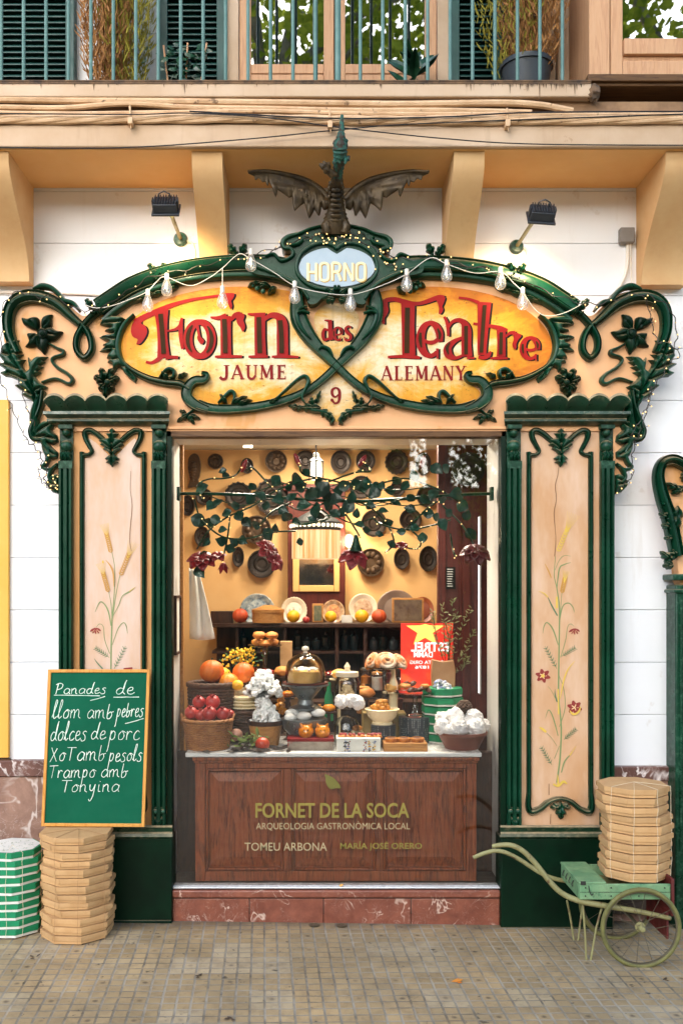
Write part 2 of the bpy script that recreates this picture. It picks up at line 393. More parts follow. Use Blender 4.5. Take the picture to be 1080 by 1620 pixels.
M['red2'] = mk('crimson_letter_paint', C(112, 4, 8), C(126, 8, 10), spec=.2, rough=.5, scale=20, bump=.04)
M['brown_paint'] = mk('brown_sign_paint', C(58, 34, 12), C(48, 32, 14), spec=.1, rough=.6, scale=10, bump=.04)
M['black_paint'] = mk('black_line_paint', C(16, 14, 12), spec=.15, rough=.6, bump=0)
M['whitewall'] = mk('white_wall_paint', (.80, .805, .82, 1), (.84, .845, .86, 1), rough=.75, scale=1.5, bump=.18, bscale=14, bdist=.006, spots=(C(206, 198, 190), 5, .64, .4), streak=C(196, 186, 174))
M['jamb'] = mk('jamb_paint', (.7, .68, .64, 1), (.62, .6, .57, 1), rough=.5, scale=2, stretch=(1, 1, .4), spots=(C(150, 142, 132), 5, .62, .6))
M['soffit'] = mk('ochre_plaster', C(230, 182, 118), C(220, 168, 104), rough=.8, scale=1.6, bump=.2, bscale=18, bdist=.005, spots=(C(160, 112, 66), 9, .72, .4))
M['plaster'] = mk('balcony_plaster', C(200, 174, 148), C(182, 152, 122), rough=.8, scale=1.6, bump=.2, bscale=18, bdist=.005, spots=(C(150, 116, 84), 9, .68, .45), streak=C(150, 120, 92))
M['grime'] = mk('grimy_edge', C(62, 50, 42), C(120, 92, 66), rough=.9, scale=20, bump=.3)
M['marble_red'] = marble('red_marble', C(104, 54, 40), C(138, 80, 60), C(206, 178, 160), 4.5, .35, .014)
M['marble_dado'] = marble('brown_marble', C(112, 80, 66), C(160, 124, 106), C(206, 190, 180), 2.4, .4, .02)
M['marble_cap'] = marble('dark_marble', C(86, 54, 46), C(112, 74, 62), C(224, 212, 206), 4, .35, .025)
M['marble_white'] = mk('white_marble', (.8, .79, .77, 1), (.7, .69, .68, 1), rough=.25, scale=4, bump=.03)
M['counter'] = wood('counter_wood', C(128, 60, 28), C(88, 36, 14), C(164, 96, 56), .8, 'z', .5, .2, 0)
M['darkwood'] = wood('dark_wood', C(58, 34, 22), C(42, 24, 16), C(78, 48, 31), .8, 'z', .5)
M['redwood'] = wood('red_wood', C(78, 27, 19), C(56, 19, 13), C(96, 40, 28), .8, 'z', .45)
M['palewood'] = wood('pale_wood', C(196, 150, 112), C(184, 136, 100), C(206, 164, 130), .9, 'z', .6)
M['boxwood'] = wood('box_wood', C(176, 122, 64), C(150, 98, 48), C(196, 146, 86), 1.2, 'x', .6)
M['shutter'] = mk('shutter_paint', C(16, 60, 54), C(22, 72, 64), rough=.5, scale=4, bump=.1)
M['rail'] = mk('rail_paint', C(74, 110, 104), C(92, 126, 120), rough=.55, scale=12, bump=.15, spots=(C(120, 90, 66), 30, .72, .6))
M['bronze'] = mk('bronze', C(86, 70, 46), C(48, 38, 27), rough=.46, scale=14, bump=.35, bscale=50, metal=.35, spots=(C(150, 124, 96), 20, .66, .6))
M['verdigris'] = mk('verdigris', C(38, 96, 82), C(22, 60, 52), rough=.7, scale=20, bump=.6, bscale=60, bdist=.008, spots=(C(52, 42, 32), 16, .52))
M['blackmetal'] = mk('black_metal', C(40, 44, 50), C(54, 58, 64), rough=.4, bump=.1)
M['darkiron'] = mk('dark_iron', C(30, 32, 32), C(46, 44, 40), rough=.5, bump=.2)
M['olive_metal'] = mk('olive_metal', C(120, 112, 66), C(96, 92, 52), rough=.5, bump=.2)
M['greybox'] = mk('grey_plastic', C(132, 126, 120), C(118, 112, 106), rough=.5, bump=.05)
M['white_cable'] = mk('white_cable', C(226, 218, 206), rough=.5, bump=0)
M['black_cable'] = mk('black_cable', C(22, 22, 24), rough=.5, bump=0)
M['wire_dark'] = mk('fairy_wire', C(40, 34, 28), rough=.5, bump=0)
M['cable_paint'] = mk('painted_cable', C(216, 180, 142), C(188, 150, 112), rough=.7, scale=8, bump=.3, spots=(C(90, 66, 48), 20, .62, .8))
M['led'] = emit('warm_led', (1, .6, .22, 1), .8)
def bulbmat():
    t = NT('bulb_glass'); t.n.remove(t.p); tr = t.node('BsdfTransparent', Color=(1, .98, .95, 1)); di = t.node('BsdfTranslucent', Color=(.95, .92, .88, 1)); d2 = t.node('BsdfDiffuse', Color=(.9, .88, .85, 1)); gl = t.node('BsdfGlossy', Roughness=.05)
    lw = t.n.new('ShaderNodeLayerWeight'); lw.inputs[0].default_value = .35; m0, m1, m2 = (t.n.new('ShaderNodeMixShader') for _ in range(3)); m0.inputs[0].default_value = .6
    t.l.new(di.outputs[0], m0.inputs[1]); t.l.new(d2.outputs[0], m0.inputs[2]); t.l.new(t.ramp(lw.outputs['Facing'], [(.0, .16), (.5, .26), (1.0, .75)]), m1.inputs[0]); t.l.new(tr.outputs[0], m1.inputs[1]); t.l.new(m0.outputs[0], m1.inputs[2])
    m2.inputs[0].default_value = .16; t.l.new(m1.outputs[0], m2.inputs[1]); t.l.new(gl.outputs[0], m2.inputs[2]); t.l.new(m2.outputs[0], t.out.inputs[0]); return t.mat
M['bulb'] = bulbmat()
M['cardboard'] = mk('cardboard', C(198, 157, 108), C(186, 144, 96), rough=.85, scale=9, bump=.06, bscale=120, jitter=.10)
M['card_green'] = mk('green_card', C(10, 136, 88), C(14, 126, 82), rough=.55, scale=6, bump=.04, jitter=.05)
M['card_white'] = mk('white_card', C(228, 226, 216), C(214, 212, 204), rough=.6, scale=6, bump=.04)
M['twine'] = mk('twine', C(166, 126, 84), rough=.9, bump=0)
M['twine_white'] = mk('white_twine', C(222, 206, 176), rough=.9, bump=0)
M['chalkboard'] = mk('green_chalkboard', C(12, 80, 56), C(15, 88, 63), spec=.15, rough=.85, scale=3, bump=.05, spots=(C(84, 158, 134), 4, .68, .35))
M['chalk'] = mk('chalk', C(232, 236, 220), C(180, 210, 190), rough=.9, scale=60, bump=0)
M['frame_wood'] = wood('frame_wood', C(202, 140, 62), C(186, 122, 48), C(214, 158, 84), 1, 'z', .5)
M['cart_green'] = mk('cart_green_paint', C(96, 140, 100), C(134, 164, 120), rough=.55, scale=7, bump=.25, spots=(C(66, 110, 78), 12, .6, .8), edge=C(70, 60, 44))
M['cart_olive'] = mk('cart_olive_paint', C(124, 116, 74), C(150, 146, 100), rough=.55, scale=9, bump=.25, spots=(C(92, 58, 42), 11, .58, .8))
M['cart_red'] = mk('cart_red_paint', C(104, 30, 26), C(80, 24, 22), rough=.6, scale=9, bump=.2)
M['rubber'] = mk('olive_tyre', C(112, 108, 58), C(92, 90, 50), rough=.7, scale=20, bump=.2)
M['spoke'] = mk('spoke_metal', C(120, 112, 92), C(90, 82, 66), rough=.45, metal=.6, bump=.1)
M['yellowwall'] = mk('yellow_panel', C(222, 164, 64), C(228, 174, 78), rough=.6, scale=2, bump=.05)
# painted oval fields: honey yellow at the rim, worn cream in the middle, dark flecks
def oval_mat(name, cx, cz, a, b):
    t = NT(name); v = t.coords(); x = t.n.new('ShaderNodeSeparateXYZ'); t.l.new(v, x.inputs[0])
    dx = t.math('MULTIPLY', t.math('SUBTRACT', x.outputs[0], cx), 1 / a); dz = t.math('MULTIPLY', t.math('SUBTRACT', x.outputs[2], cz), 1 / b)
    d = t.math('ADD', t.math('MULTIPLY', dx, dx), t.math('MULTIPLY', dz, dz))
    n = t.noise(4.5, 6, .68, t.coords((1, 1, 1.8)), .4)
    k = t.math('ADD', t.math('MULTIPLY', d, .45), t.math('MULTIPLY_ADD', t.math('SUBTRACT', n, .5), 1.7, .03))
    col = t.ramp(k, [(.0, C(222, 200, 166)), (.25, C(214, 174, 108)), (.45, C(212, 150, 40)), (.8, C(200, 126, 20)), (1.0, C(178, 100, 14))])
    sc = t.ramp(t.noise(34, 5, .75, t.coords((1, 1, 2.2))), [(.60, 0.0), (.66, .85)]); sc2 = t.ramp(t.noise(3, 3, .5), [(.40, 0.0), (.56, 1.0)])
    col = t.mix(t.math('MULTIPLY', sc, sc2), col, C(74, 50, 24))
    wv = t.ramp(t.noise(60, 3, .6, t.coords((1, 1, .06))), [(.5, 0.0), (.8, .3)]); col = t.mix(wv, col, C(150, 104, 40))
    t.base(col); t.rough(.5); t.p.inputs['Specular IOR Level'].default_value = .25; t.bump(t.noise(30, 5, .7), .12, .003); return t.mat
M['oval_l'] = oval_mat('oval_field_left', Xp(380), Zp(560), .62, .26)
M['oval_r'] = oval_mat('oval_field_right', Xp(640), Zp(560), .55, .26)
M['heart'] = oval_mat('heart_field', Xp(532), Zp(520), .2, .25)
M['diamond'] = oval_mat('diamond_field', Xp(532), Zp(626), .16, .16)
M['blue'] = mk('pale_blue_paint', C(150, 170, 186), C(164, 180, 192), rough=.4, scale=5, bump=.04)
M['gold'] = mk('gold_letters', C(226, 200, 120), C(214, 184, 96), rough=.35, scale=30, bump=.04)
M['gold_edge'] = mk('gold_shadow', C(184, 142, 60), rough=.4, bump=0)
M['glassgold'] = mk('glass_lettering', C(140, 122, 52), C(128, 112, 48), rough=.5, scale=30, bump=0)
M['glasspale'] = mk('pale_glass_lettering', C(170, 150, 112), rough=.5, bump=0)
M['pane'] = glass('window_pane', (.985, .99, .985, 1), 1.5, 1.0)
M['glass'] = glass('jar_glass', (.96, .97, .96, 1), 1.45, 1.6)
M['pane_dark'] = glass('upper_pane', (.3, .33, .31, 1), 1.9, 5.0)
# pavement: 20 cm pressed tiles of nine small squares with grey joints
def pave():
    t = NT('pavement_tiles'); v = t.coords((1, 1, 1), rot=(0, 0, radians(-2.8))); x = t.n.new('ShaderNodeSeparateXYZ'); t.l.new(v, x.inputs[0])
    def cell(o, s): return t.math('FRACT', t.math('MULTIPLY_ADD', o, 1 / s, 100.0))
    def line(o, s, w): return t.math('LESS_THAN', t.math('ABSOLUTE', t.math('SUBTRACT', cell(o, s), .5)), w)
    def soft(o, s, w0, w1):
        a = t.math('ABSOLUTE', t.math('SUBTRACT', cell(o, s), .5)); return t.ramp(a, [(w0, 1.0), (w1, 0.0)])
    wob = t.math('MULTIPLY_ADD', t.noise(9, 3, .6, v), .008, -.004)
    X = t.math('ADD', x.outputs[0], wob); Y = t.math('ADD', x.outputs[1], wob); g = .0667
    lx = soft(X, g, .055, .105); ly = t.math('MULTIPLY', soft(Y, g, .05, .10), 1.0); bx = soft(X, .2, .014, .03); by = soft(Y, .2, .012, .026)
    # per tile tone
    wh = t.n.new('ShaderNodeTexWhiteNoise'); cb = t.n.new('ShaderNodeCombineXYZ')
    t.l.new(t.math('FLOOR', t.math('MULTIPLY_ADD', X, 5.0, .5)), cb.inputs[0]); t.l.new(t.math('FLOOR', t.math('MULTIPLY_ADD', Y, 5.0, .5)), cb.inputs[1]); t.l.new(cb.outputs[0], wh.inputs['Vector'])
    wh2 = t.n.new('ShaderNodeTexWhiteNoise'); cb2 = t.n.new('ShaderNodeCombineXYZ')
    t.l.new(t.math('FLOOR', t.math('MULTIPLY_ADD', X, 1 / g, .5)), cb2.inputs[0]); t.l.new(t.math('FLOOR', t.math('MULTIPLY_ADD', Y, 1 / g, .5)), cb2.inputs[1]); t.l.new(cb2.outputs[0], wh2.inputs['Vector'])
    tone = t.ramp(wh.outputs['Value'], [(0, C(168, 142, 102)), (.3, C(182, 154, 112)), (.6, C(190, 160, 116)), (.8, C(184, 164, 130)), (1, C(202, 178, 142))])
    tone = t.mix(t.math('MULTIPLY', wh2.outputs['Value'], .22), tone, C(120, 98, 70))
    big = t.ramp(t.noise(1.1, 4, .6, v), [(.38, 0.0), (.66, .6)]); tone = t.mix(big, tone, C(128, 116, 92))
    tone = t.mix(t.ramp(t.noise(11, 6, .75, v), [(.45, 0.0), (.75, .55)]), tone, C(94, 78, 58))
    j = t.math('MAXIMUM', lx, ly); j = t.math('MULTIPLY', j, t.ramp(t.noise(6, 4, .7, v), [(.25, .3), (.45, 1.0)]))
    jc = t.ramp(t.noise(3.1, 4, .7, v), [(.35, C(100, 90, 76)), (.6, C(160, 150, 134))])
    col = t.mix(j, tone, jc)
    # little dot in every ninth square
    def off(o): return t.math('ABSOLUTE', t.math('SUBTRACT', cell(o, .2), .3333 + .1667))
    dd = t.math('ADD', t.math('POWER', t.math('ABSOLUTE', t.math('SUBTRACT', cell(t.math('ADD', X, .0333 + .0667), .2), .5)), 2.0), t.math('POWER', t.math('ABSOLUTE', t.math('SUBTRACT', cell(t.math('ADD', Y, .0333 + .0667), .2), .5)), 2.0))
    dot = t.math('MULTIPLY', t.ramp(dd, [(.0022, .8), (.005, 0.0)]), t.ramp(t.noise(2.3, 2, .5, v), [(.42, .1), (.55, 1.0)]))
    col = t.mix(dot, col, C(76, 64, 54))
    sp = t.ramp(t.noise(8.5, 3, .8, v), [(.66, 0.0), (.71, .85)]); col = t.mix(sp, col, C(44, 38, 34))
    sp2 = t.ramp(t.noise(30, 2, .6, v), [(.70, 0.0), (.74, .7)]); col = t.mix(sp2, col, C(58, 50, 44))
    gr = t.math('MULTIPLY', t.ramp(x.outputs[1], [(.0, 0.0), (.5, 1.0)]), 0.0); base_dirt = t.math('MULTIPLY', t.ramp(t.math('ADD', x.outputs[1], t.math('MULTIPLY', t.noise(4, 4, .6, v), .3)), [(.02, 0.0), (.16, .65)]), 1.0); col = t.mix(base_dirt, col, C(70, 62, 54))
    t.base(col); t.rough(t.ramp(t.noise(7, 4, .7, v), [(.3, .5), (.7, .8)]))
    h = t.math('SUBTRACT', 1.0, t.math('MAXIMUM', j, dot)); b1 = t.bump(h, .5, .004); t.bump(t.noise(70, 5, .7, v), .18, .003, b1)
    return t.mat
M['pave'] = pave()
# ------------------------------------------------------------------ pavement
WY = 0.12                                                    # face of the house wall
m = MB(); n = 24
xs = [-60 + 120 * i / n for i in range(n + 1)]
m.add([(x, y, zg(max(-4, min(4, x)))) for y in (-60, 0.6) for x in xs], [(i, i + 1, n + 2 + i, n + 1 + i) for i in range(n)])
o = m.build('pavement', M['pave'], smooth=0, free=True); tag(o, kind='structure')

# ------------------------------------------------------------------ house wall (courses of painted stone) with dado, and the shop room behind it
house = thing('house_facade', 'white painted house wall with a brown marble dado behind the shopfront', 'house', (0, 0.3, 0))
hx0, hx1 = Xp(262, 0), Xp(798, 0)
wx0, wx1, wz0 = Xp(392, WY), Xp(690, WY), 4.45
step = 0.302; z0 = Zp(965, WY) - 8 * step
mw = MB(); k = 0
while z0 + k * step < 6.6:
    a, b = z0 + k * step, z0 + (k + 1) * step; a = max(a, 0.2); k += 1
    if b < 0.3: continue
    holes = []
    if a < 2.75: holes.append((hx0, hx1))
    if b > wz0 + .3: holes.append((wx0, wx1))
    edges = [-3.4] + [e for h in holes for e in h] + [3.2]
    for i in range(0, len(edges), 2):
        x = edges[i]
        while x < edges[i + 1] - 1e-3:
            x2 = min(x + 40, edges[i + 1]); g = 0.0012 + 0.0022 * R.random()
            mw.box(x, x2, WY + R.uniform(-.001, .001), WY + .3, a + g / 2, b - g / 2); x = x2
mw.build('wall', M['whitewall'], house, bevel=.004)
zc = Zp(1205, WY)
def dado(xa, xb, zt, zb2):
    q = MB(); q.box(xa, xb, WY - .03, WY + .05, -.15, zb2); q.build('dado', M['marble_dado'], house, bevel=.003)
    q = MB(); q.box(xa, xb, WY - .045, WY + .05, zb2 + .001, zt); q.build('dado_cap', M['marble_cap'], house, bevel=.006)
dado(-3.4, Xp(100, 0), Zp(1203, WY - .04), Zp(1229, WY - .04)); dado(Xp(960, 0), 3.2, Zp(1213, WY - .04), Zp(1236, WY - .04))
# drain pipe mouth low on the dado
q = MB(); c = W(1046, 1463, WY - .04); q.lathe([(.042, 0), (.05, 0), (.05, .02), (.042, .02)], (c.x, WY - .03, c.z), 20, axis='y'); q.build('pipe_mouth', M['darkiron'], house)
q = MB(); q.lathe([(.0, -.003), (.041, -.003), (.041, .003), (0, .003)], (c.x, WY - .035, c.z), 20, axis='y'); q.build('pipe_hole', M['black_paint'], house)

room = thing('shop_room', 'cream walled bakery room seen through the shop window', 'shop room', (0, 1.2, 0.2))
BW = 2.1
q = MB(); q.box(-2.2, 2.2, BW, BW + .1, .2, 3.2); q.build('back_wall', mk('cream_wall', C(212, 168, 112), C(204, 158, 100), rough=.8, scale=2, bump=.05), room)
q = MB(); q.box(-2.3, -2.2, .42, BW, .2, 3.2); q.box(2.2, 2.3, .42, BW, .2, 3.2); q.build('side_wall', mk('side_wall_paint', C(226, 178, 112), rough=.8, bump=0), room)
zceil = Zp(712, BW)
q = MB(); q.box(-2.2, 2.2, .43, BW, zceil, zceil + .1); q.build('ceiling', mk('ceiling_paint', C(200, 190, 172), rough=.8, bump=0), room)
q = MB(); q.box(-2.2, 2.2, .0, BW, .05, .195); q.build('room_floor', mk('dark_tiles', C(52, 40, 34), C(66, 52, 42), rough=.4), room)
for px in (490, 548, 420, 610):
    q = MB(); cc = W(px, 703, 1.6); q.lathe([(0, 0), (.05, 0), (.05, .012), (0, .012)], (cc.x, 1.6, zceil - .012), 20); q.build('downlight', emit('downlight_glow', (1, .86, .64, 1), 3), room)
for x, y in ((-.55, .9), (.35, .9), (-.1, 1.5)):
    L = bpy.data.lights.new('downlight', 'AREA'); L.energy = 6.5; L.size = .25; L.color = (1, .89, .72); L.shape = 'DISK'
    lo = bpy.data.objects.new('downlight_lamp', L); COL.objects.link(lo); lo.parent = room; lo.matrix_parent_inverse = Matrix.Translation(room.location).inverted(); lo.location = (x, y, zceil - .03)

# ------------------------------------------------------------------ balcony
BY = -0.39                                                   # its front edge
zf = Zp(133, BY)
bal = thing('balcony', 'beige rendered balcony on four curved brackets with a pale teal iron railing', 'balcony', (0, WY, Zp(300, WY)))
zs = Zp(232, BY)                                             # underside
xe = Xp(933, BY)                                             # where the top slab stops
q = MB()
q.box(-3.4, xe, BY - .02, WY, Zp(153, BY - .02), zf)         # lip
rc = MB(); rc.box(-3.4, 3.2, BY + .03, WY, Zp(196, BY + .03), Zp(153, BY - .02) - .001); rc.build('cable_recess', mk('shaded_recess_plaster', C(120, 90, 64), C(160, 124, 90), rough=.85, scale=6, bump=.3), bal)  # recess colour darkened to stand for the shade between the cables
q.box(-3.4, 3.2, BY, WY, zs, Zp(196, BY))
q.build('slab', M['plaster'], bal, bevel=.006)
q = MB(); q.box(-3.4, 3.2, BY + .025, WY, zs - .004, zs - .0005); q.build('soffit', M['soffit'], bal)
q = MB(); q.box(-3.4, xe - .002, BY - .026, BY + .3, zf + .001, zf + .008); q.box(-3.4, xe - .002, BY - .0235, BY - .0205, zf - .010, zf + .0005)
for i in range(420):
    x = R.uniform(-2.0, xe - .02); x = x if R.random() < .35 else xe - .02 - abs(R.gauss(0, .32)); l = R.expovariate(1 / .012) + .004; w = R.uniform(.0012, .006)
    q.add([(x - w, BY - .0235, zf + .004), (x + w * .3, BY - .0235 - .0008, zf - l), (x + w, BY - .0235, zf + .004), (x - w, BY - .018, zf + .004), (x + w, BY - .018, zf + .004)], [(0, 1, 2), (3, 0, 2, 4)])
q.build('grimy_lip', M['grime'], bal)
M['corbel'] = mk('corbel_plaster', C(212, 176, 128), C(196, 152, 102), streak=C(166, 124, 82), rough=.8, scale=1.6, bump=.2, bscale=18, bdist=.005, spots=(C(160, 118, 74), 9, .70, .45))
def corbel(pxc, wpx, pb):
    x0, x1 = Xp(pxc - wpx / 2, -.2), Xp(pxc + wpx / 2, -.2); zt = zs - .005; zb = Zp(pb, WY - .07)
    prof = [(WY, zt), (BY + .045, zt), (BY + .05, zt - .06)]
    H = zt - zb
    prof += [(BY + .05 + (WY - .09 - BY - .05) * (0.5 - 0.5 * cos(pi * min(1, t ** .8))) , zt - .06 - (H - .06) * t) for t in [i / 12 for i in range(1, 13)]]
    prof += [(WY, zb)]
    s = MB(); nP = len(prof); tri = geometry.tessellate_polygon([[V((a, b, 0)) for a, b in prof]])
    s.add([(x0, y, z) for y, z in prof] + [(x1, y, z) for y, z in prof],
          list(tri) + [(c + nP, b + nP, a + nP) for a, b, c in tri] + [(i, (i + 1) % nP, (i + 1) % nP + nP, i + nP) for i in range(nP)])
    o = s.build('corbel', M['corbel'], bal, smooth=30)
    b = bmesh.new(); b.from_mesh(o.data); bmesh.ops.recalc_face_normals(b, faces=b.faces); b.to_mesh(o.data); b.free()
for a in ((-8, 70, 447), (332, 47, 445), (735, 47, 445), (1074, 74, 452)): corbel(*a)
# railing
RY = BY + .03
rail = MB(); zr = 5.62
rail.box(-3.4, xe - .02, RY - .02, RY + .02, zr - .02, zr + .02)
ro = rail.build('railing', M['rail'], bal)
bars = [2.5 + 35.45 * i for i in range(-3, 26)]
for px in bars:
    x = Xp(px, RY); r = .0085; thick = abs(px - 534) < 4
    q = MB(); q.tube([(x, RY, zf + .01), (x, RY, zr)], .016 if thick else .0095, 8); q.build('baluster', M['rail'], ro)
q = MB(); q.tube([(Xp(499, RY), RY + .05, zf), (Xp(499, RY), RY + .05, zr)], .012, 8); q.build('post', M['rail'], ro)

# ------------------------------------------------------------------ shutters, French window, bay window above the balcony
def shutter(name, pa, pb, label):
    y = WY - .05; x0, x1 = Xp(pa, y), Xp(pb, y); z0, z1 = 4.5, 6.3
    t = thing(name, label, 'shutter', ((x0 + x1) / 2, WY - .02, z0))
    f = MB(); e = .05
    for b in ((x0, x0 + e, z0, z1), (x1 - e, x1, z0, z1), (x0 + e, x1 - e, z0, z0 + .12), (x0 + e, x1 - e, z1 - .1, z1)): f.box(b[0], b[1], y - .02, WY - .004, b[2], b[3])
    f.build('frame', M['shutter'], t, bevel=.003)
    s = MB(); z = z0 + .14
    while z < z1 - .12:
        s.add([(x0 + e, y - .012, z), (x1 - e, y - .012, z), (x1 - e, y + .03, z + .034), (x0 + e, y + .03, z + .034), (x0 + e, y - .012, z - .006), (x1 - e, y - .012, z - .006), (x1 - e, y + .03, z + .028), (x0 + e, y + .03, z + .028)],
              [(0, 1, 2, 3), (7, 6, 5, 4), (4, 5, 1, 0)]); z += .034
    s.box(x0 + e, x1 - e, WY - .012, WY - .005, z0 + .1, z1 - .1)
    s.build('slats', M['shutter'], t, smooth=0)
    return t
shutter('window_shutter', -10, 119, 'dark green louvred shutter at the left end of the balcony')
shutter('window_shutter', 252, 357, 'dark green louvred shutter behind the climbing plant on canes')
shutter('window_shutter', 712, 792, 'dark green louvred shutter behind the dry bush in the black pot')
fw = thing('french_window', 'pale wooden French window with two tall panes behind the balcony rail', 'window', (Xp(534, WY), WY, 4.5))
y = WY - .02
q = MB(); q.box(Xp(358, y), Xp(378, y), y - .01, WY - .003, 4.4, 6.4); q.box(Xp(691, y), Xp(712, y), y - .01, WY - .003, 4.4, 6.4); q.build('surround', M['plaster'], fw, bevel=.004)
q = MB()
for a, b in ((379, 397), (512, 528), (529.5, 546), (672, 690)): q.box(Xp(a, y), Xp(b, y), y, WY + .04, 4.4, 6.4)
for a, b in ((397, 512), (546, 672)):
    q.box(Xp(a, y) + .001, Xp(b, y) - .001, y + .004, WY + .03, 4.4, Zp(117, y)); q.box(Xp(a, y) + .001, Xp(b, y) - .001, y + .001, WY + .03, Zp(116, y), Zp(101, y))
q.build('frame', M['palewood'], fw, bevel=.003)
for a, b in ((397, 512), (546, 672)):
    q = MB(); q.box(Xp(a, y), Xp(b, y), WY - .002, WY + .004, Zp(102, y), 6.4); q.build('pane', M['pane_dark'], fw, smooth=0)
q = MB(); q.box(Xp(380, y), Xp(689, y), WY + .3, WY + .32, 4.4, 6.4); q.build('dark_room_sheet', mk('unlit_room_dark', C(38, 42, 40), rough=.9), fw)  # dark sheet put in for the unlit room behind the panes
by = thing('bay_window', 'pale wooden bay window at the right end of the balcony', 'window', (Xp(1020, -.3), WY, 4.4))
y = -.32
q = MB()
q.box(Xp(931, y), Xp(964, y), y, WY - .003, Zp(124, y), 6.4)
q.box(Xp(965.5, y), Xp(985, y), y + .006, WY - .003, Zp(124, y), 6.4)
q.box(Xp(985, y) + .001, 2.6, y + .006, WY - .003, Zp(124, y), Zp(95, y)); q.box(Xp(986, y), 2.6, y - .005, WY - .003, Zp(86, y), Zp(61, y)); q.box(Xp(986, y), 2.6, y + .02, WY - .003, Zp(95, y) + .001, Zp(86, y) - .001)
q.box(Xp(1090, y), 2.6, y + .003, WY - .003, Zp(60, y), 6.4)
q.build('frame', M['palewood'], by, bevel=.004)
q = MB(); q.box(Xp(985, y), Xp(1090, y), y + .03, y + .036, Zp(62, y), 6.4); q.build('pane', M['pane_dark'], by, smooth=0)
q = MB(); q.box(Xp(926, y), 2.65, y - .04, WY - .003, Zp(128, y - .04), Zp(123, y)); q.box(Xp(930, y), 2.65, y - .02, WY - .003, Zp(136, y - .02), Zp(128.5, y - .02)); q.build('sill', M['lintel'], by, bevel=.004)
q = MB(); c = W(937, 147, BY); q.ell((c.x, BY + .0, c.z), .04, .03, .045, jit=.5, seed=4, freq=4); q.build('broken_corner', M['grime'], bal)
q = MB(); y2 = WY - .06; q.box(Xp(882, y2), Xp(900, y2), y2, WY - .004, 4.5, 6.4); q.box(Xp(800, y2), Xp(881, y2), WY - .02, WY - .003, 4.5, 6.4); 
tag(q.build('door_surround', M['plaster'], bevel=.004), 'cream door surround between the black plant pot and the bay window', 'door frame')
q = MB(); q.box(Xp(901, y2), Xp(926, y2), y2 + .02, WY - .004, 4.5, 6.4); tag(q.build('blind_panel', mk('grey_blue_panel', C(120, 138, 142), C(98, 120, 124), rough=.5), bevel=.004), 'narrow blue grey door leaf beside the bay window', 'door')

# ------------------------------------------------------------------ plants on the balcony
def blades(mb, c, n, h, rx, ry, wid, spread=.25, seed=1, curl=.2):
    rr = random.Random(seed)
    for i in range(n):
        a = rr.uniform(0, 2 * pi); q = sqrt(rr.random()); zz = rr.random() ** .8 * h
        env = sin(pi * min(1, (zz / h) * .9 + .12)) ** .6
        p = V((c[0] + cos(a) * q * rx * env, c[1] + sin(a) * q * ry * env, c[2] + zz))
        l = rr.uniform(.03, .075) * (h ** .5); d = V((cos(a) * spread * q + rr.gauss(0, .4), sin(a) * spread * q + rr.gauss(0, .4), 1)).normalized()
        s = d.cross(V((rr.uniform(-1, 1), rr.uniform(-1, 1), .1))).normalized() * wid
        m1 = p + d * l * .5 + V((cos(a), sin(a), 0)) * curl * .1 * l
        mb.add([p - s * .6, p + s * .6, m1 + s, p + d * l, m1 - s], [(0, 1, 2, 3, 4)])
def leafmat(name, c1, c2, rough=.5):
    t = NT(name); col = t.ramp(t.noise(9, 3, .6), [(.3, c1), (.7, c2)]); t.base(col); t.rough(rough)
    t.p.inputs['Transmission Weight'].default_value = 0; return t.mat
M['dry'] = leafmat('dry_foliage', C(140, 92, 48), C(172, 122, 66), .8); M['drygreen'] = leafmat('yellow_green_foliage', C(120, 112, 26), C(150, 138, 40), .8)
M['leaf'] = leafmat('green_leaf', C(36, 84, 46), C(58, 112, 54)); M['leaf_dark'] = leafmat('dark_leaf', C(16, 52, 34), C(26, 72, 44), .35); M['leaf_tree'] = leafmat('tree_leaf', C(70, 96, 34), C(120, 140, 52))
t = NT('tree_leaf_thin'); t.n.remove(t.p); d1 = t.node('BsdfDiffuse'); d2 = t.node('BsdfTranslucent'); cc = t.ramp(t.noise(3, 3, .6), [(.3, C(92, 118, 40)), (.7, C(176, 186, 70))]); t.l.new(cc, d1.inputs[0]); t.l.new(cc, d2.inputs[0]); mx = t.n.new('ShaderNodeMixShader'); t.l.new(d1.outputs[0], mx.inputs[1]); t.l.new(d2.outputs[0], mx.inputs[2]); t.l.new(mx.outputs[0], t.out.inputs[0]); M['leaf_tree'] = t.mat
M['potdark'] = mk('dark_pot', C(40, 48, 54), C(52, 58, 64), rough=.5, scale=8, bump=.05)
M['terracotta'] = mk('terracotta', C(122, 66, 46), C(104, 52, 38), rough=.6, scale=6, bump=.1)
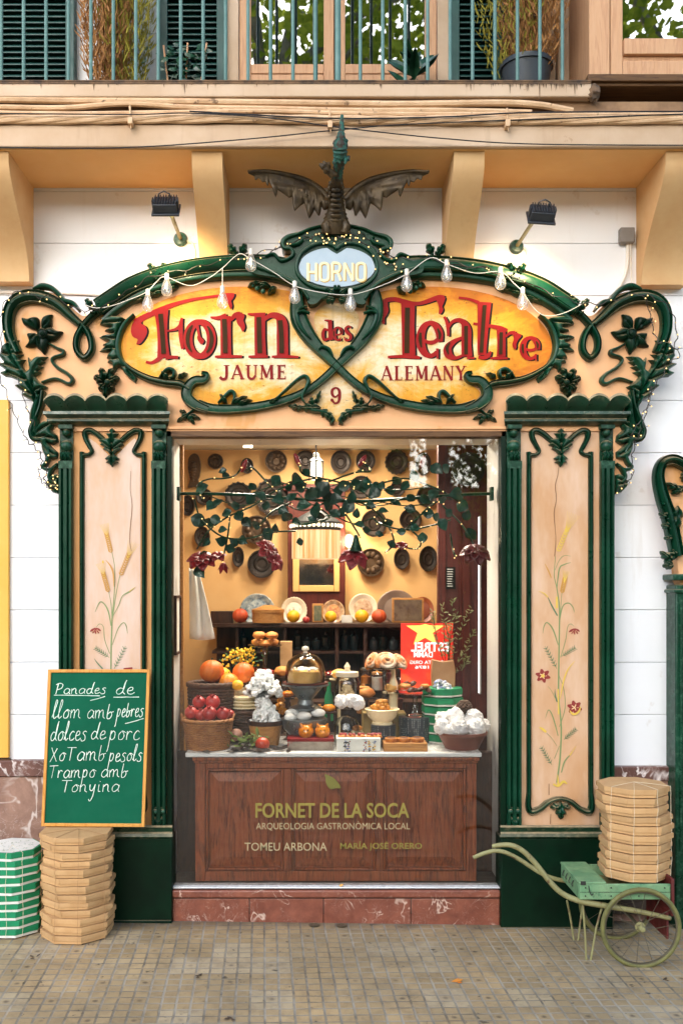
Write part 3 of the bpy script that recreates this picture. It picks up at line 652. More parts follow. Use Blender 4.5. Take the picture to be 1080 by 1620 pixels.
def bush(px, py_base, hgt, rpx, label, parts, pot=None, seed=1, y=-.12):
    c = W(px, py_base, y); t = thing('dry_bush', label, 'plant', (c.x, y, zf))
    pm = MB(); pot = pot or (.1, .13)
    r0, hh = pot; pm.lathe([(r0 * .75, 0), (r0, hh), (r0 * 1.07, hh), (r0 * 1.07, hh + .025), (r0 * .95, hh + .025), (r0 * .9, hh * .9), (0, hh * .9)], (c.x, y, zf + .001), 28); pm.build('pot', M['potdark'], t)
    st = MB()
    for i in range(26):
        a = R.uniform(0, 6.28); q = R.random() * .8; e = V((c.x + cos(a) * q * U(rpx), y + sin(a) * q * U(rpx), zf + hh + hgt * R.uniform(.5, .95)))
        st.tube([(c.x + cos(a) * .02, y + sin(a) * .02, zf + hh * .9), ((c.x + e.x) / 2 + cos(a) * .03, (y + e.y) / 2, zf + hh + hgt * .3), e], [.006, .004, .001], 4)
    st.build('stems', M['dry'], t)
    for mat, n, dx, sd in parts:
        b = MB(); blades(b, (c.x + dx, y, zf + hh * .9), n, hgt, U(rpx) * (1 if dx == 0 else .8), U(rpx), .0042, seed=sd); o = b.build('foliage', M[mat], t, smooth=0)
    return t
bush(180, 133, 1.1, 52, 'tall dry brown and yellow cypress between the two left shutters', (('dry', 5200, -.03, 2), ('drygreen', 2600, .07, 3)), (.08, .05))
bush(832, 133, .85, 66, 'dry yellowing broom bush in the black plastic pot', (('dry', 4200, .03, 5), ('drygreen', 1500, -.09, 6)), (.135, .22))
def leafcard(mb, p, d, up, L, w):
    d = d.normalized(); s = d.cross(up); s = s.normalized() if s.length > 1e-4 else V((1, 0, 0)); nn = s.cross(d) * (L * .12)
    mb.add([p, p + d * L * .35 + s * w - nn * .3, p + d * L * .7 + s * w * .8 - nn * .3, p + d * L, p + d * L * .7 - s * w * .8 - nn * .3, p + d * L * .35 - s * w - nn * .3, p + d * L * .4 + nn, p + d * L * .75 + nn * .7],
           [(0, 1, 6), (1, 2, 7, 6), (2, 3, 7), (3, 4, 7), (4, 5, 6, 7), (5, 0, 6)])
c = W(296, 133, -.1); t = thing('climbing_plant', 'small green climber on three pale canes before the second shutter', 'plant', (c.x, -.1, zf))
q = MB(); q.lathe([(.09, 0), (.11, .1), (.1, .1), (0, .09)], (c.x, -.1, zf + .021), 20); q.build('pot', M['potdark'], t)
q = MB()
for a, b in (((266, 133), (259, 72)), ((294, 133), (297, 68)), ((318, 133), (327, 68))): q.tube([W(a[0], a[1], -.1), W(b[0], b[1], -.1)], .0055, 6)
q.build('canes', M['palewood'], t)
q = MB()
for i in range(46):
    p = W(R.gauss(292, 26), R.uniform(66, 132), -.1 + R.uniform(-.04, .04)); leafcard(q, p, V((R.uniform(-1, 1), R.uniform(-.6, 0), R.uniform(-.8, .3))), V((0, -1, .5)), R.uniform(.04, .065), R.uniform(.014, .022))
q.build('leaves', M['leaf_dark'], t, smooth=0)
q = MB()
for i in range(6):
    P = [W(R.gauss(292, 22), 132 - 16 * k + R.uniform(-5, 5), -.1) for k in range(4)]; q.tube(cr(P, 4), .002, 4)
q.build('vine', M['leaf_dark'], t)
c = W(655, 133, -.05); t = thing('leafy_plant', 'broad dark leafed plant in front of the right French window pane', 'plant', (c.x, -.05, zf))
q = MB(); q.lathe([(.08, 0), (.1, .09), (.09, .09), (0, .08)], (c.x, -.05, zf + .021), 20); q.build('pot', M['potdark'], t)
q = MB()
for i in range(26):
    a = R.uniform(0, 6.28); p = V((c.x + R.uniform(-.03, .03), -.05, zf + .1 + R.random() * .22)); leafcard(q, p, V((cos(a), sin(a) * .7, R.uniform(-.1, 1.2))), V((0, -.3, 1)), R.uniform(.1, .2), R.uniform(.018, .03))
q.build('leaves', M['leaf_dark'], t, smooth=0)

# ------------------------------------------------------------------ cables along the balcony front
def cable(name, pts, rpx, mat, label, y, twist=0, seed=0):
    q = MB(); P = [W(a, b, (c[0] if c else y)) for a, b, *c in pts]; P = [V(p) for p in cr(P, 10)]
    if twist:
        P = [p + V((0, sin(i * .5 + seed) * .007, cos(i * .5 + seed) * .012)) * twist for i, p in enumerate(P)]
    q.tube(P, U(rpx), 8); o = q.build(name, mat); tag(o, label, 'cable'); return o
yb = BY - .0
cable('wall_cable', [(-60, 156), (100, 159), (300, 161), (540, 164), (640, 165), (790, 163), (850, 166), (885, 172), (905, 176)], 5.0, M['cable_paint'], 'thick beige painted cable running just under the balcony lip, ending on the right', yb)
cable('wall_cable', [(-60, 168), (60, 171), (120, 170), (200, 164), (300, 170), (420, 172), (560, 175), (700, 175), (840, 178)], 4.2, M['cable_paint'], 'second beige cable from the top of the balcony bundle, rising at its left', yb)
cable('wall_cable', [(-60, 177), (100, 180), (260, 178), (420, 176), (560, 180), (740, 181), (1150, 182)], 3.4, M['cable_paint'], 'slim beige cable through the middle of the balcony bundle', yb - .004)
for i in range(4):
    cable('wall_cable', [(-60, 188 + i), (120, 189), (330, 188 - i * .5), (540, 190), (700, 191 - i * .5), (900, 190), (1150, 188)], 3.9, M['cable_paint'], 'beige twisted cable in the lower balcony bundle, strand %s' % ('one', 'two', 'three', 'four')[i], yb - .012, 1.0, i * 1.57)
cable('wire', [(-60, 232, BY - .03), (180, 234, BY - .03), (380, 221, BY - .03), (540, 205, BY - .035), (680, 195, BY - .035), (1150, 178, BY - .03)], .9, M['black_cable'], 'thin black wire sagging from far left under the beam and rising to the right', yb - .03)
cable('wire', [(-60, 179), (200, 181), (300, 179), (420, 186), (540, 202), (700, 219), (850, 228), (1150, 230)], .9, M['black_cable'], 'thin black wire dropping across the beam towards the right', yb - .045)
cable('wire', [(300, 176), (520, 187), (700, 185), (840, 178), (1150, 176)], 1.1, M['black_cable'], 'black wire lying along the right half of the cable bundle', yb - .04)
def clamp(px, py, lab):
    q = MB(); c = W(px, py, yb - .03); q.box(c.x - .012, c.x + .012, yb - .05, yb - .001, c.z - .02, c.z + .015); q.tube([(c.x, yb - .03, c.z + .01), (c.x - .003, yb - .035, c.z + .08)], .006, 6); q.tube([(c.x, yb - .035, c.z - .01), (c.x + .004, yb - .04, c.z - .05)], .003, 5)
    tag(q.build('cable_clamp', M['cable_paint'], bevel=.003), lab, 'clamp', 'cable clamps on the balcony front')
clamp(207, 192, 'rusty beige cable clamp on the left of the balcony beam'); clamp(522, 198, 'beige cable clamp just left of the green dragon horn'); clamp(802, 196, 'beige cable clamp on the right of the balcony beam')
# ------------------------------------------------------------------ carved shopfront
por = thing('shopfront', 'carved green and peach wooden bakery shopfront with a painted oval sign', 'shopfront', (0, 0, 0))
G = M['green']
def X(pts, y=0.0): return pw(pts, y)
def both(pts): return [pts, mir(pts)]
u = U(1)                                                      # one photo pixel at the portal face
# --- sign board
left = [(532, 362), (505, 364), (480, 371), (458, 384), (452, 400), (440, 412), (380, 408), (310, 415), (258, 430), (212, 450), (178, 474), (152, 490), (134, 500), (120, 492), (98, 470), (66, 460), (38, 462), (16, 478), (6, 505), (8, 545), (22, 572), (44, 592), (60, 620), (66, 650), (58, 676), (66, 690), (80, 712), (76, 738), (84, 760), (95, 778), (100, 778)]
board = left + [(100, 676), (268, 676)] 
poly = cr(left, 4) + [(100, 682), (268, 682)]
poly = poly + mir(poly)[::-1]
q = MB(); q.prism(X(poly), 0.0, .1); q.build('sign_board', M['peach'], por, smooth=30, bevel=.004)
q = MB(); q.pbox(266, 800, 674, 679, -.012, .05); q.build('lintel_trim', M['peach'], por, bevel=.003)
q = MB(); q.pbox(264, 800, 680, 691, .004, .09); q.build('lintel', M['lintel'], por, bevel=.003)
# --- painted fields
lf = cr([(505, 602), (480, 626), (440, 640), (390, 650), (345, 648), (318, 640), (302, 622), (318, 606), (290, 604), (250, 606), (215, 594), (194, 572), (187, 548), (196, 522), (222, 496), (262, 474), (320, 459), (380, 454), (440, 458), (480, 470), (476, 494), (482, 520), (500, 546), (524, 580)], 4, True)
q = MB(); q.prism(X(lf), -.008, .002); q.build('painted_field', M['oval_l'], por)
q = MB(); q.prism(X(mir(lf, .985)), -.008, .002); q.build('painted_field', M['oval_r'], por)
hf = cr([(532, 480), (552, 484), (566, 498), (566, 516), (556, 542), (532, 572), (508, 542), (498, 516), (498, 498), (512, 484)], 4, True)
q = MB(); q.prism(X(hf), -.0075, .002); q.build('heart_field', M['heart'], por)
df = cr([(532, 588), (560, 612), (572, 628), (552, 652), (532, 668), (512, 652), (492, 628), (504, 612)], 3, True)
q = MB(); q.prism(X(df), -.004, .002); q.build('number_field', M['diamond'], por)
# --- arch band, twin mouldings
for s in (0, 1):
    f = (lambda p: p) if s == 0 else mir
    q = MB()
    q.sweep(X(f([(158, 490), (180, 475), (212, 455), (255, 439), (310, 427), (370, 421), (420, 421), (452, 426)])), 25 * u, 0, .075, PROF_BAND)
    q.sweep(X(f([(165, 510), (186, 492), (218, 472), (260, 454), (312, 443), (370, 438), (425, 440), (468, 452)])), 11 * u, 0, .05, PROF_ROUND)
    q.build('arch_moulding', G, por)
    # wing moulding ending in the loop
    q = MB()
    q.sweep(X(f([(30, 560), (17, 530), (16, 500), (26, 480), (46, 471), (70, 473), (94, 484), (114, 502), (130, 516)])), [14 * u, 17 * u, 19 * u, 21 * u, 22 * u, 21 * u, 19 * u, 15 * u, 12 * u], 0, .06, PROF_OGEE)
    q.sweep(X(f([(122, 508), (136, 520), (145, 537), (146, 556), (135, 568), (124, 556), (123, 538), (132, 520), (146, 503), (160, 492)])), 10.5 * u, 0, .05, PROF_OGEE)
    q.sweep(X(f([(56, 461), (70, 455), (84, 458), (96, 468), (104, 478), (118, 482), (128, 494)])), [4 * u, 10 * u, 9 * u, 8 * u, 10 * u, 8 * u, 4 * u], 0, .055)
    q.build('wing_moulding', G, por)
    # lower ribbon of the oval, and the ribbon of the heart: one flowing band through the crossing
    q = MB(); jl = -.0 if s == 0 else -.006
    q.sweep(X(f([(592, 462), (594, 482), (590, 508), (574, 536), (553, 560), (532, 581), (512, 600), (488, 618), (455, 633), (415, 643), (375, 648), (338, 648), (314, 641)])),
            [14 * u, 22 * u, 27 * u, 23 * u, 17 * u, 13 * u, 12 * u, 12 * u, 13 * u, 14 * u, 14 * u, 15 * u, 16 * u], jl, .055, PROF_FLAT)
    q.sweep(X(f([(330, 650), (310, 642), (297, 629), (299, 614), (309, 604), (321, 603), (327, 600), (328, 594), (320, 592)])), [12 * u, 17 * u, 18 * u, 16 * u, 14 * u, 13 * u, 10 * u, 8 * u, 5 * u], jl, .058, PROF_FLAT)
    q.sweep(X(f([(300, 618), (286, 609), (262, 606), (236, 600), (212, 588), (195, 574)])), [9 * u, 12 * u, 12 * u, 11 * u, 9 * u, 6 * u], 0, .05, PROF_OGEE)
    q.sweep(X(f([(486, 488), (472, 494), (471, 508), (478, 524), (492, 540)])), [4 * u, 8 * u, 9 * u, 8 * u, 3 * u], 0, .06)
    q.sweep(X(f([(470, 500), (478, 497), (490, 500)])), 4 * u, -.045, .03)
    q.sweep(X(f([(504, 556), (510, 552), (520, 556), (526, 566)])), [3 * u, 6 * u, 6 * u, 3 * u], -.03, .04)
    q.sweep(X(f([(436, 634), (452, 620), (470, 604), (482, 598), (488, 606), (482, 620), (478, 632), (486, 644)])), [3 * u, 5 * u, 6 * u, 7 * u, 7 * u, 5 * u, 4 * u, 2 * u], -.03, .04)
    q.sweep(X(f([(346, 640), (356, 630), (365, 622), (371, 624), (372, 632), (368, 640)])), [3 * u, 6 * u, 8 * u, 7 * u, 5 * u, 3 * u], -.02, .045)
    q.sweep(X(f([(254, 600), (262, 590), (270, 586), (277, 590), (276, 598), (270, 600)])), [3 * u, 6 * u, 8 * u, 7 * u, 5 * u, 3 * u], -.01, .05)
    q.build('oval_ribbon', G, por)
    # leaves round the oval
    q = MB()
    def L(b, t, w, H=.05, lobes=3, y=0.0, **k):
        (bb, tt) = X(f([b, t])); q.leaf(bb, tt, w * u, y, H, lobes, **k)
    K = lambda pts: [(x / 3.6, 430 + y / 3.6) for x, y in pts]
    q.relief(X(f(K([(700, 260), (640, 256), (598, 264), (572, 304), (608, 316), (642, 320), (598, 340), (630, 350), (655, 352), (628, 360), (600, 364), (568, 378), (598, 395), (627, 402), (588, 420), (604, 428), (570, 456), (610, 460), (640, 452), (625, 470), (610, 494), (634, 500), (616, 520), (642, 528), (646, 556), (658, 577), (672, 552), (690, 545), (712, 580), (740, 612), (774, 636), (787, 612), (772, 592), (725, 545), (697, 505), (680, 460), (671, 410), (674, 360), (692, 310), (716, 270)]))), 0, .05, 5 * u,
             [X(f(K(r))) for r in ([(700, 290), (640, 296), (590, 300)], [(672, 390), (620, 386), (580, 378)], [(676, 440), (620, 442), (580, 452)], [(690, 495), (650, 505), (622, 500)], [(715, 545), (680, 545), (658, 565)], [(735, 575), (770, 622)], [(690, 300), (676, 380), (680, 440), (705, 510), (750, 575)])], .5, 1.8 * u)
    q.sweep(X(f([(214, 500), (200, 514), (191, 532), (188, 552), (194, 572), (208, 586)])), [5 * u, 8 * u, 9 * u, 9 * u, 8 * u, 5 * u], 0, .05)
    for b, t, w in (((240, 470), (205, 482), 5), ((262, 462), (228, 474), 5), ((284, 455), (252, 466), 5)): L(b, t, w, .05, 2)
    # under the arch and along the lower ribbon
    for b, t, w in (((430, 456), (398, 450), 6), ((420, 452), (408, 463), 6), ((438, 456), (424, 468), 6), ((412, 450), (392, 456), 5), ((366, 640), (392, 628), 6), ((376, 642), (400, 634), 5), ((425, 640), (444, 630), 5), ((360, 640), (348, 624), 5), ((282, 600), (298, 592), 5), ((268, 602), (256, 588), 5)): L(b, t, w, .06, 2, -.015)
    for b, t, w in (((250, 470), (238, 466), 4),): L(b, t, w, .05, 2)
    for px, py, r in ((407, 456, 4), (416, 461, 4), (400, 452, 3)): c0 = W(*f([(px, py)])[0], -.05); q.ell(c0, r * u, r * u, r * u, 10, 6)
    q.build('oval_leaves', G, por)
    # wing acanthus
    q = MB()
    q.relief(X(f(K([(172, 905), (190, 850), (210, 800), (206, 765), (188, 738), (160, 724), (126, 702), (152, 690), (118, 674), (88, 650), (122, 642), (105, 620), (70, 604), (35, 600), (6, 580), (42, 566), (18, 548), (-8, 530), (30, 520), (6, 490), (12, 462), (20, 430), (46, 408), (72, 402), (114, 393), (98, 425), (84, 446), (120, 445), (98, 466), (108, 478), (140, 473), (116, 496), (124, 508), (152, 504), (132, 530), (140, 552), (158, 574), (176, 560), (170, 528), (166, 488), (188, 512), (200, 498), (222, 486), (279, 486), (252, 512), (266, 518), (232, 538), (254, 546), (216, 568), (242, 576), (206, 600), (220, 618), (245, 640), (278, 660), (244, 682), (228, 700), (242, 720), (222, 745), (234, 790), (224, 840), (212, 880), (228, 905), (200, 932), (180, 927)]))), 0, .06, 6 * u,
             [X(f(K(r))) for r in ([(195, 915), (220, 800), (204, 700), (150, 600), (80, 500), (62, 425)], [(210, 720), (196, 640), (206, 570), (250, 505)], [(190, 705), (120, 662)], [(150, 620), (60, 582)], [(110, 560), (30, 528)], [(60, 480), (30, 470)], [(86, 470), (120, 455)], [(212, 680), (260, 662)], [(216, 600), (240, 560)])], .5, 2 * u)
    q.relief(X(f(K([(205, 905), (236, 866), (262, 850), (296, 854), (312, 880), (300, 905), (332, 935), (338, 970), (310, 988), (280, 976), (302, 1000), (336, 1030), (334, 1062), (300, 1072), (262, 1054), (248, 1020), (240, 985), (222, 962), (180, 952)]))), 0, .055, 6 * u,
             [X(f(K(r))) for r in ([(200, 935), (250, 895), (292, 872)], [(210, 945), (270, 938), (322, 958)], [(235, 970), (280, 1016), (322, 1048)])], .55, 2 * u)
    q.relief(X(f(K([(272, 1192), (300, 1160), (322, 1150), (340, 1160), (340, 1268), (305, 1258), (285, 1238), (268, 1215)]))), 0, .05, 6 * u, [X(f(K(r))) for r in ([(280, 1200), (335, 1180)], [(280, 1205), (335, 1215)], [(290, 1225), (330, 1255)])], .55, 2 * u)
    L((60, 700), (70, 616), 9, .06, 0, -.01, bend=.1)
    q.sweep(X(f([(70, 620), (66, 645), (57, 668), (52, 684), (58, 696), (74, 694), (84, 684)])), [8 * u, 9 * u, 9 * u, 10 * u, 10 * u, 8 * u, 4 * u], 0, .055, PROF_OGEE)
    q.sweep(X(f([(70, 700), (80, 716), (76, 732), (70, 740), (80, 744), (92, 738)])), [5 * u, 7 * u, 7 * u, 6 * u, 6 * u, 3 * u], 0, .05)
    q.sweep(X(f([(94, 734), (84, 744), (80, 756), (86, 764)])), [3 * u, 6 * u, 6 * u, 3 * u], 0, .05)
    q.build('wing_leaves', G, por)
    # big flower with its curling stem
    q = MB(); fc = f([(67, 527)])[0]
    q.sweep(X(f([(80, 545), (92, 552), (101, 556), (101, 562), (88, 566), (84, 572), (92, 582), (108, 592), (116, 602), (110, 608), (90, 600), (68, 606)])), [3 * u, 5 * u, 6 * u, 6 * u, 5 * u, 5 * u, 6 * u, 6 * u, 7 * u, 6 * u, 5 * u, 4 * u], 0, .035)
    q.build('flower_stem', G, por)
    q = MB()
    for pet in ([(210, 335), (168, 312), (146, 292), (133, 260), (165, 272), (198, 268), (218, 285), (226, 330)], [(242, 330), (250, 288), (268, 262), (303, 246), (297, 272), (291, 308), (258, 338)], [(255, 342), (295, 333), (325, 346), (362, 352), (345, 372), (315, 388), (280, 384), (250, 368)], [(252, 362), (277, 395), (274, 430), (262, 474), (244, 452), (224, 425), (220, 372)], [(222, 358), (190, 358), (168, 368), (174, 400), (149, 430), (190, 426), (217, 405), (232, 372)]):
        ax_, ay_ = sum(p[0] for p in pet) / len(pet) - 232, sum(p[1] for p in pet) / len(pet) - 350; al = hypot(ax_, ay_); ax_ /= al; ay_ /= al
        pet = [(p[0] - ay_ * ((p[0] - 232) * -ay_ + (p[1] - 350) * ax_) * .42, p[1] + ax_ * ((p[0] - 232) * -ay_ + (p[1] - 350) * ax_) * .42) for p in pet]
        p_ = cr(X(f(K(pet))), 3, True); q.relief(p_, -.006, .035, 7 * u, [[X(f(K([(232, 350)])))[0], p_[12]]], .5, 1.8 * u, step=.007, dome=.35)
    c0 = W(fc[0], fc[1], -.06); q.lathe([(8 * u, 0), (8 * u, .012), (6 * u, .02), (6 * u, .012), (4.4 * u, .012), (4.4 * u, .024), (0, .03)], (c0.x, -.05, c0.z), 20, axis='y')
    q.build('flower', M['green_dark'], por)
    # small rosette on the cornice
    q = MB(); fc = f([(170, 607)])[0]
    for k, (dx, dy) in enumerate(((-20, -10), (-9, -24), (11, -23), (21, -8), (12, 14), (-10, 14), (0, 26))):
        bb, tt = X([(fc[0] + dx * .1, fc[1] + dy * .1), (fc[0] + dx, fc[1] + dy)]); q.leaf(bb, tt, 9 * u, -.02, .05, 2, depth=.3)
    c0 = W(fc[0], fc[1] - 2, -.08); q.ell(c0, 5 * u, 5 * u, 5 * u)
    q.build('rosette', M['green_dark'], por)
    # ivy tufts standing on the arch
    for cx, cy, k in ((250, 434, 1.0), (377, 404, 1.0), (150, 488, .9)):
        q = MB()
        for dx, dy, w in ((-15, -17, 8), (13, -18, 8), (-6, -4, 7), (8, 2, 7), (-3, 12, 6), (16, 8, 6)):
            b0, t0 = f([(cx + dx * .25, cy + dy * .25 + 4), (cx + dx * k, cy + dy * k)]); bb, tt = X([b0, t0], -.03); q.leaf(bb, tt, w * u * k, -.03, .05, 2, depth=.35)
        q.build('ivy_tuft', M['green'], por)
    # leaf sprays at the lower corners
    q = MB()
    for b, t, w in (((300, 655), (280, 668), 6), ((298, 656), (308, 672), 6), ((296, 654), (284, 650), 5), ((300, 656), (318, 664), 5)): L(b, t, w, .045, 2)
    q.sweep(X(f([(318, 648), (306, 650), (298, 656), (290, 664)])), [3 * u, 4 * u, 4 * u, 3 * u], 0, .03)
    q.build('corner_spray', G, por); q = MB()
    for b, t, w in (((508, 645), (470, 646), 9), ((505, 648), (530, 666), 9), ((496, 648), (492, 628), 8), ((500, 640), (507, 618), 5), ((480, 648), (456, 642), 7), ((516, 652), (528, 672), 6)): L(b, t, w, .05, 3)
    q.sweep(X(f([(486, 640), (492, 650), (506, 652), (520, 656), (527, 666), (522, 672)])), [4 * u, 6 * u, 6 * u, 6 * u, 5 * u, 3 * u], 0, .045)
    q.build('number_spray', G, por)
# --- crest round the small oval
cl = [(532, 361), (508, 363), (486, 369), (466, 379), (452, 384), (446, 392), (449, 402), (459, 404), (462, 412), (452, 421), (440, 416), (432, 412), (420, 417), (400, 420), (400, 438), (440, 446), (470, 456), (484, 470), (488, 486), (500, 486), (512, 476), (532, 472)]
cp = cr(cl, 4); cp = cp + mir(cp, 1.0)[::-1][1:-1]
q = MB(); q.prism(X(cp), -.075, .04); q.build('crest', G, por, bevel=.007, bseg=3)
q = MB()
for s in (0, 1):
    f = (lambda p: p) if s == 0 else (lambda p: mir(p, 1.0))
    q.sweep(X(f([(488, 480), (478, 464), (462, 452), (436, 440), (405, 430)])), [4 * u, 7 * u, 7 * u, 6 * u, 4 * u], -.075, .022)
    q.sweep(X(f([(420, 414), (434, 410), (444, 420), (456, 418), (464, 410), (460, 402), (450, 400), (448, 391), (456, 383), (474, 378), (490, 371), (512, 366), (532, 365)])), [3 * u, 5 * u, 5 * u, 5 * u, 6 * u, 6 * u, 7 * u, 8 * u, 7 * u, 5 * u, 4 * u, 4 * u, 4 * u], -.075, .025)
    q.sweep(X(f([(458, 398), (472, 394), (478, 388), (474, 384)])), [3 * u, 6 * u, 5 * u, 3 * u], -.075, .03)
    q.sweep(X(f([(532, 402), (526, 397), (514, 393), (496, 396), (478, 408), (470, 424), (471, 440), (482, 454), (500, 463), (520, 466), (532, 466)])), 5.5 * u, -.075, .024)
    for b, t, w in (((530, 476), (512, 462), 6), ((530, 480), (516, 486), 7), ((532, 470), (528, 458), 5), ((528, 484), (508, 478), 6)): bb, tt = X(f([b, t])); q.leaf(bb, tt, w * u, -.08, .04, 2)
q.build('crest_moulding', G, por)
ov = []
for i in range(48):
    a = 2 * pi * i / 48; x = 532 + 59 * cos(a); y2 = 431 - 30 * sin(a) - 6 * (1 if sin(a) > 0 else .3) * 0
    notch = 9 * math.exp(-((x - 532) / 9.0) ** 2) if sin(a) > 0 else 0; ov.append((x, y2 + notch - (2 if sin(a) > .3 and abs(x - 532) > 14 else 0)))
q = MB(); q.prism(X(ov), -.084, -.07); q.build('name_plate', M['blue'], por)

# --- lettering painted on the sign
bk, rd, bn = MB(), MB(), MB()
def S(pts, w, shadow=True, core=None):
    """one brush stroke of the big red letters: px points and px widths"""
    ws = [x * u for x in w] if isinstance(w, (list, tuple)) else w * u
    if shadow: bk.ribbon(X([(a + 3.2, b + 1.0) for a, b in pts], -.0095), ws, -.0088)
    rd.ribbon(X(pts, -.0095), ws, -.0110)
    if core: bn.ribbon(X(core[0], -.0095), core[1] * u, -.0150)
def BL(pts, shadow=True):
    p = cr(pts, 4, True)
    if shadow: bk.flat(X([(a + 3.2, b + 1.0) for a, b in p], -.0095), -.0088)
    rd.flat(X(p, -.0095), -.0110)
def flush():
    global bk, rd, bn
    if bk.v: bk.build('letter_shadow', M['black_paint'], por, smooth=0)
    rd.build('letter', M['red'], por, smooth=0)
    if bn.v: bn.build('letter_core', M['brown_paint'], por, smooth=0)
    l = (bk.lift, rd.lift, bn.lift); bk, rd, bn = MB(), MB(), MB(); bk.lift, rd.lift, bn.lift = [x * .35 for x in l]
# F
S([(356, 467), (330, 470), (300, 475), (272, 483), (248, 493), (228, 502), (214, 511)], [5, 4, 5, 7, 9, 9, 12], False)
BL([(352, 465), (370, 464), (369, 472), (366, 476), (367.5, 484), (365, 489.5), (361, 481), (356, 473)])
BL([(228, 500), (220, 503), (211, 510), (207.5, 522), (210, 532), (218, 537), (216, 544), (221, 544.5), (228, 537), (233, 526), (231, 517), (224, 512), (224, 507)])
S([(255, 490), (256.5, 515), (257.5, 540), (259, 566)], [23, 17, 16, 20], True, ([(254.5, 497), (257, 525), (259.5, 560)], 7.5))
S([(262, 566), (272, 565), (282, 565.5)], [7, 5, 5]); S([(258, 562), (250, 569), (240, 574), (231, 572.5)], [8, 7, 5, 4], False)
S([(288, 503), (286, 515), (286.5, 534), (289, 552)], [3.5, 6.5, 6.5, 4.5]); S([(263, 524), (272, 522.5), (280, 520), (285, 514)], [2.5, 3.5, 5, 4])
flush()
# o
oo = [(316 + 18.5 * cos(a), 536.5 - 27 * sin(a)) for a in [2 * pi * i / 20 for i in range(20)]]
bk.ribbon(X([(a + 3, b + 1) for a, b in oo], -.0095), [u * (11 + 3 * abs(cos(2 * pi * i / 20))) for i in range(20)], -.0088, 4, True)
rd.ribbon(X(oo, -.0095), [u * (9 + 5.5 * abs(cos(2 * pi * i / 20))) for i in range(20)], -.011, 4, True)
for k in (0, 1): bn.ribbon(X([(316 + 19 * cos(a), 536.5 - 26.5 * sin(a)) for a in [pi * k + radians(d) for d in range(-55, 60, 15)]], -.0095), [u * w for w in (2, 4, 5.5, 6, 6, 5.5, 4, 2)], -.015)
S([(308, 507), (312, 516), (314.5, 528), (316, 538)], [8, 5, 4, 5]); BL([(314, 530), (320, 535), (323, 540), (319, 545), (314, 540), (312, 534)])
flush()
# r
S([(333, 502), (345, 503), (358, 498)], [3, 6, 5]); S([(357, 500), (357, 530), (357.5, 562)], [17, 16.5, 17], True, ([(355, 505), (356, 530), (356.5, 559)], 7.5)); S([(340, 564.5), (360, 564), (383, 564)], [3.5, 5, 4])
S([(365, 507), (372, 499), (380, 498)], [4, 8, 10]); BL([(374, 497), (384, 496), (387, 500), (385, 507), (387, 513), (387.5, 519), (384, 525), (380, 518), (375, 511)])
flush()
# n
S([(392, 497), (404, 497.5), (420, 496.5)], [3, 5, 4]); S([(411, 498), (411, 530), (412, 563)], [17, 17, 18], True, ([(409.5, 502), (410, 530), (411, 559)], 7.5)); S([(393, 564.5), (410, 564), (424, 564)], [3.5, 5, 4])
S([(418, 506), (428, 499), (440, 501), (446, 512), (446.5, 535), (447, 562)], [5, 8, 12, 17, 18, 18], True, ([(443, 507), (445, 530), (445.5, 559)], 7.5)); S([(430, 564.5), (450, 564), (472, 565)], [3.5, 5, 3.5])
flush()
# T
S([(603, 481), (611, 475), (624, 473.5), (637, 477), (650, 480), (664, 480), (680, 475), (694, 470), (702, 471)], [6, 7, 7, 8, 7, 6, 7, 7, 7])
BL([(602, 478), (612, 477), (613, 484), (614, 492), (611, 499), (608, 504), (608, 512), (604.5, 512), (603, 502), (605, 494)]); BL([(690, 473), (703, 470), (701.5, 479), (699, 485), (700.5, 490), (697, 496.5), (693.5, 496), (694, 488), (692, 480)])
S([(645, 480), (645, 520), (646, 562)], [22, 20, 21], True, ([(644, 487), (643.5, 520), (643, 559)], 8)); S([(613, 565), (632, 564), (650, 564.5), (664, 566)], [4, 5, 6, 4])
flush()
# e
def letter_e(cx, cy, rx, ry, t, tail=True):
    P = [(cx + rx * cos(a), cy - ry * sin(a)) for a in [radians(d) for d in (-8, 25, 60, 95, 130, 165, 200, 235, 265, 290, 312)]]
    S(P, [t * .75, t, t * .85, t * .6, t * .85, t * 1.1, t * 1.15, t * .9, t * .6, t * .55, t * .45])
    S([(cx - rx * .75, cy - ry * .02), (cx - rx * .2, cy + ry * .18), (cx + rx * .45, cy + ry * .15), (cx + rx * 1.0, cy - ry * .12)], [t * .3, t * .5, t * .55, t * .55], False)
    bn.ribbon(X([(cx - rx * 1.0, cy - ry * .4), (cx - rx * 1.02, cy), (cx - rx * .9, cy + ry * .5)], -.0095), [t * .3 * u, t * .45 * u, t * .2 * u], -.015); bn.ribbon(X([(cx + rx * .75, cy - ry * .65), (cx + rx * .98, cy - ry * .3), (cx + rx * .9, cy)], -.0095), [t * .2 * u, t * .4 * u, t * .2 * u], -.015)
    if tail: S([(cx + rx * .72, cy + ry * .55), (cx + rx * .74, cy + ry * 1.18)], [t * .35, t * .28])
letter_e(680, 537, 15.5, 26, 12)
flush()
# a
S([(702, 501), (706, 509), (708, 520), (708.5, 532)], [4, 5, 5, 4]); S([(708, 520), (714, 510), (724, 506.5), (733, 511), (737, 522), (737, 545), (738, 564)], [3, 5, 7, 10, 15, 15.5, 17], True, ([(736.5, 516), (736.5, 540), (736.5, 561)], 6))
S([(731, 534), (718, 540), (708, 550), (709, 561), (719, 566.5), (732, 562)], [4, 7, 12, 13, 6, 4]); S([(738, 566), (750, 566.5)], [5, 3])
bn.ribbon(X([(711, 542), (706.5, 551), (709, 561)], -.0095), [2 * u, 5 * u, 2 * u], -.015)
flush()
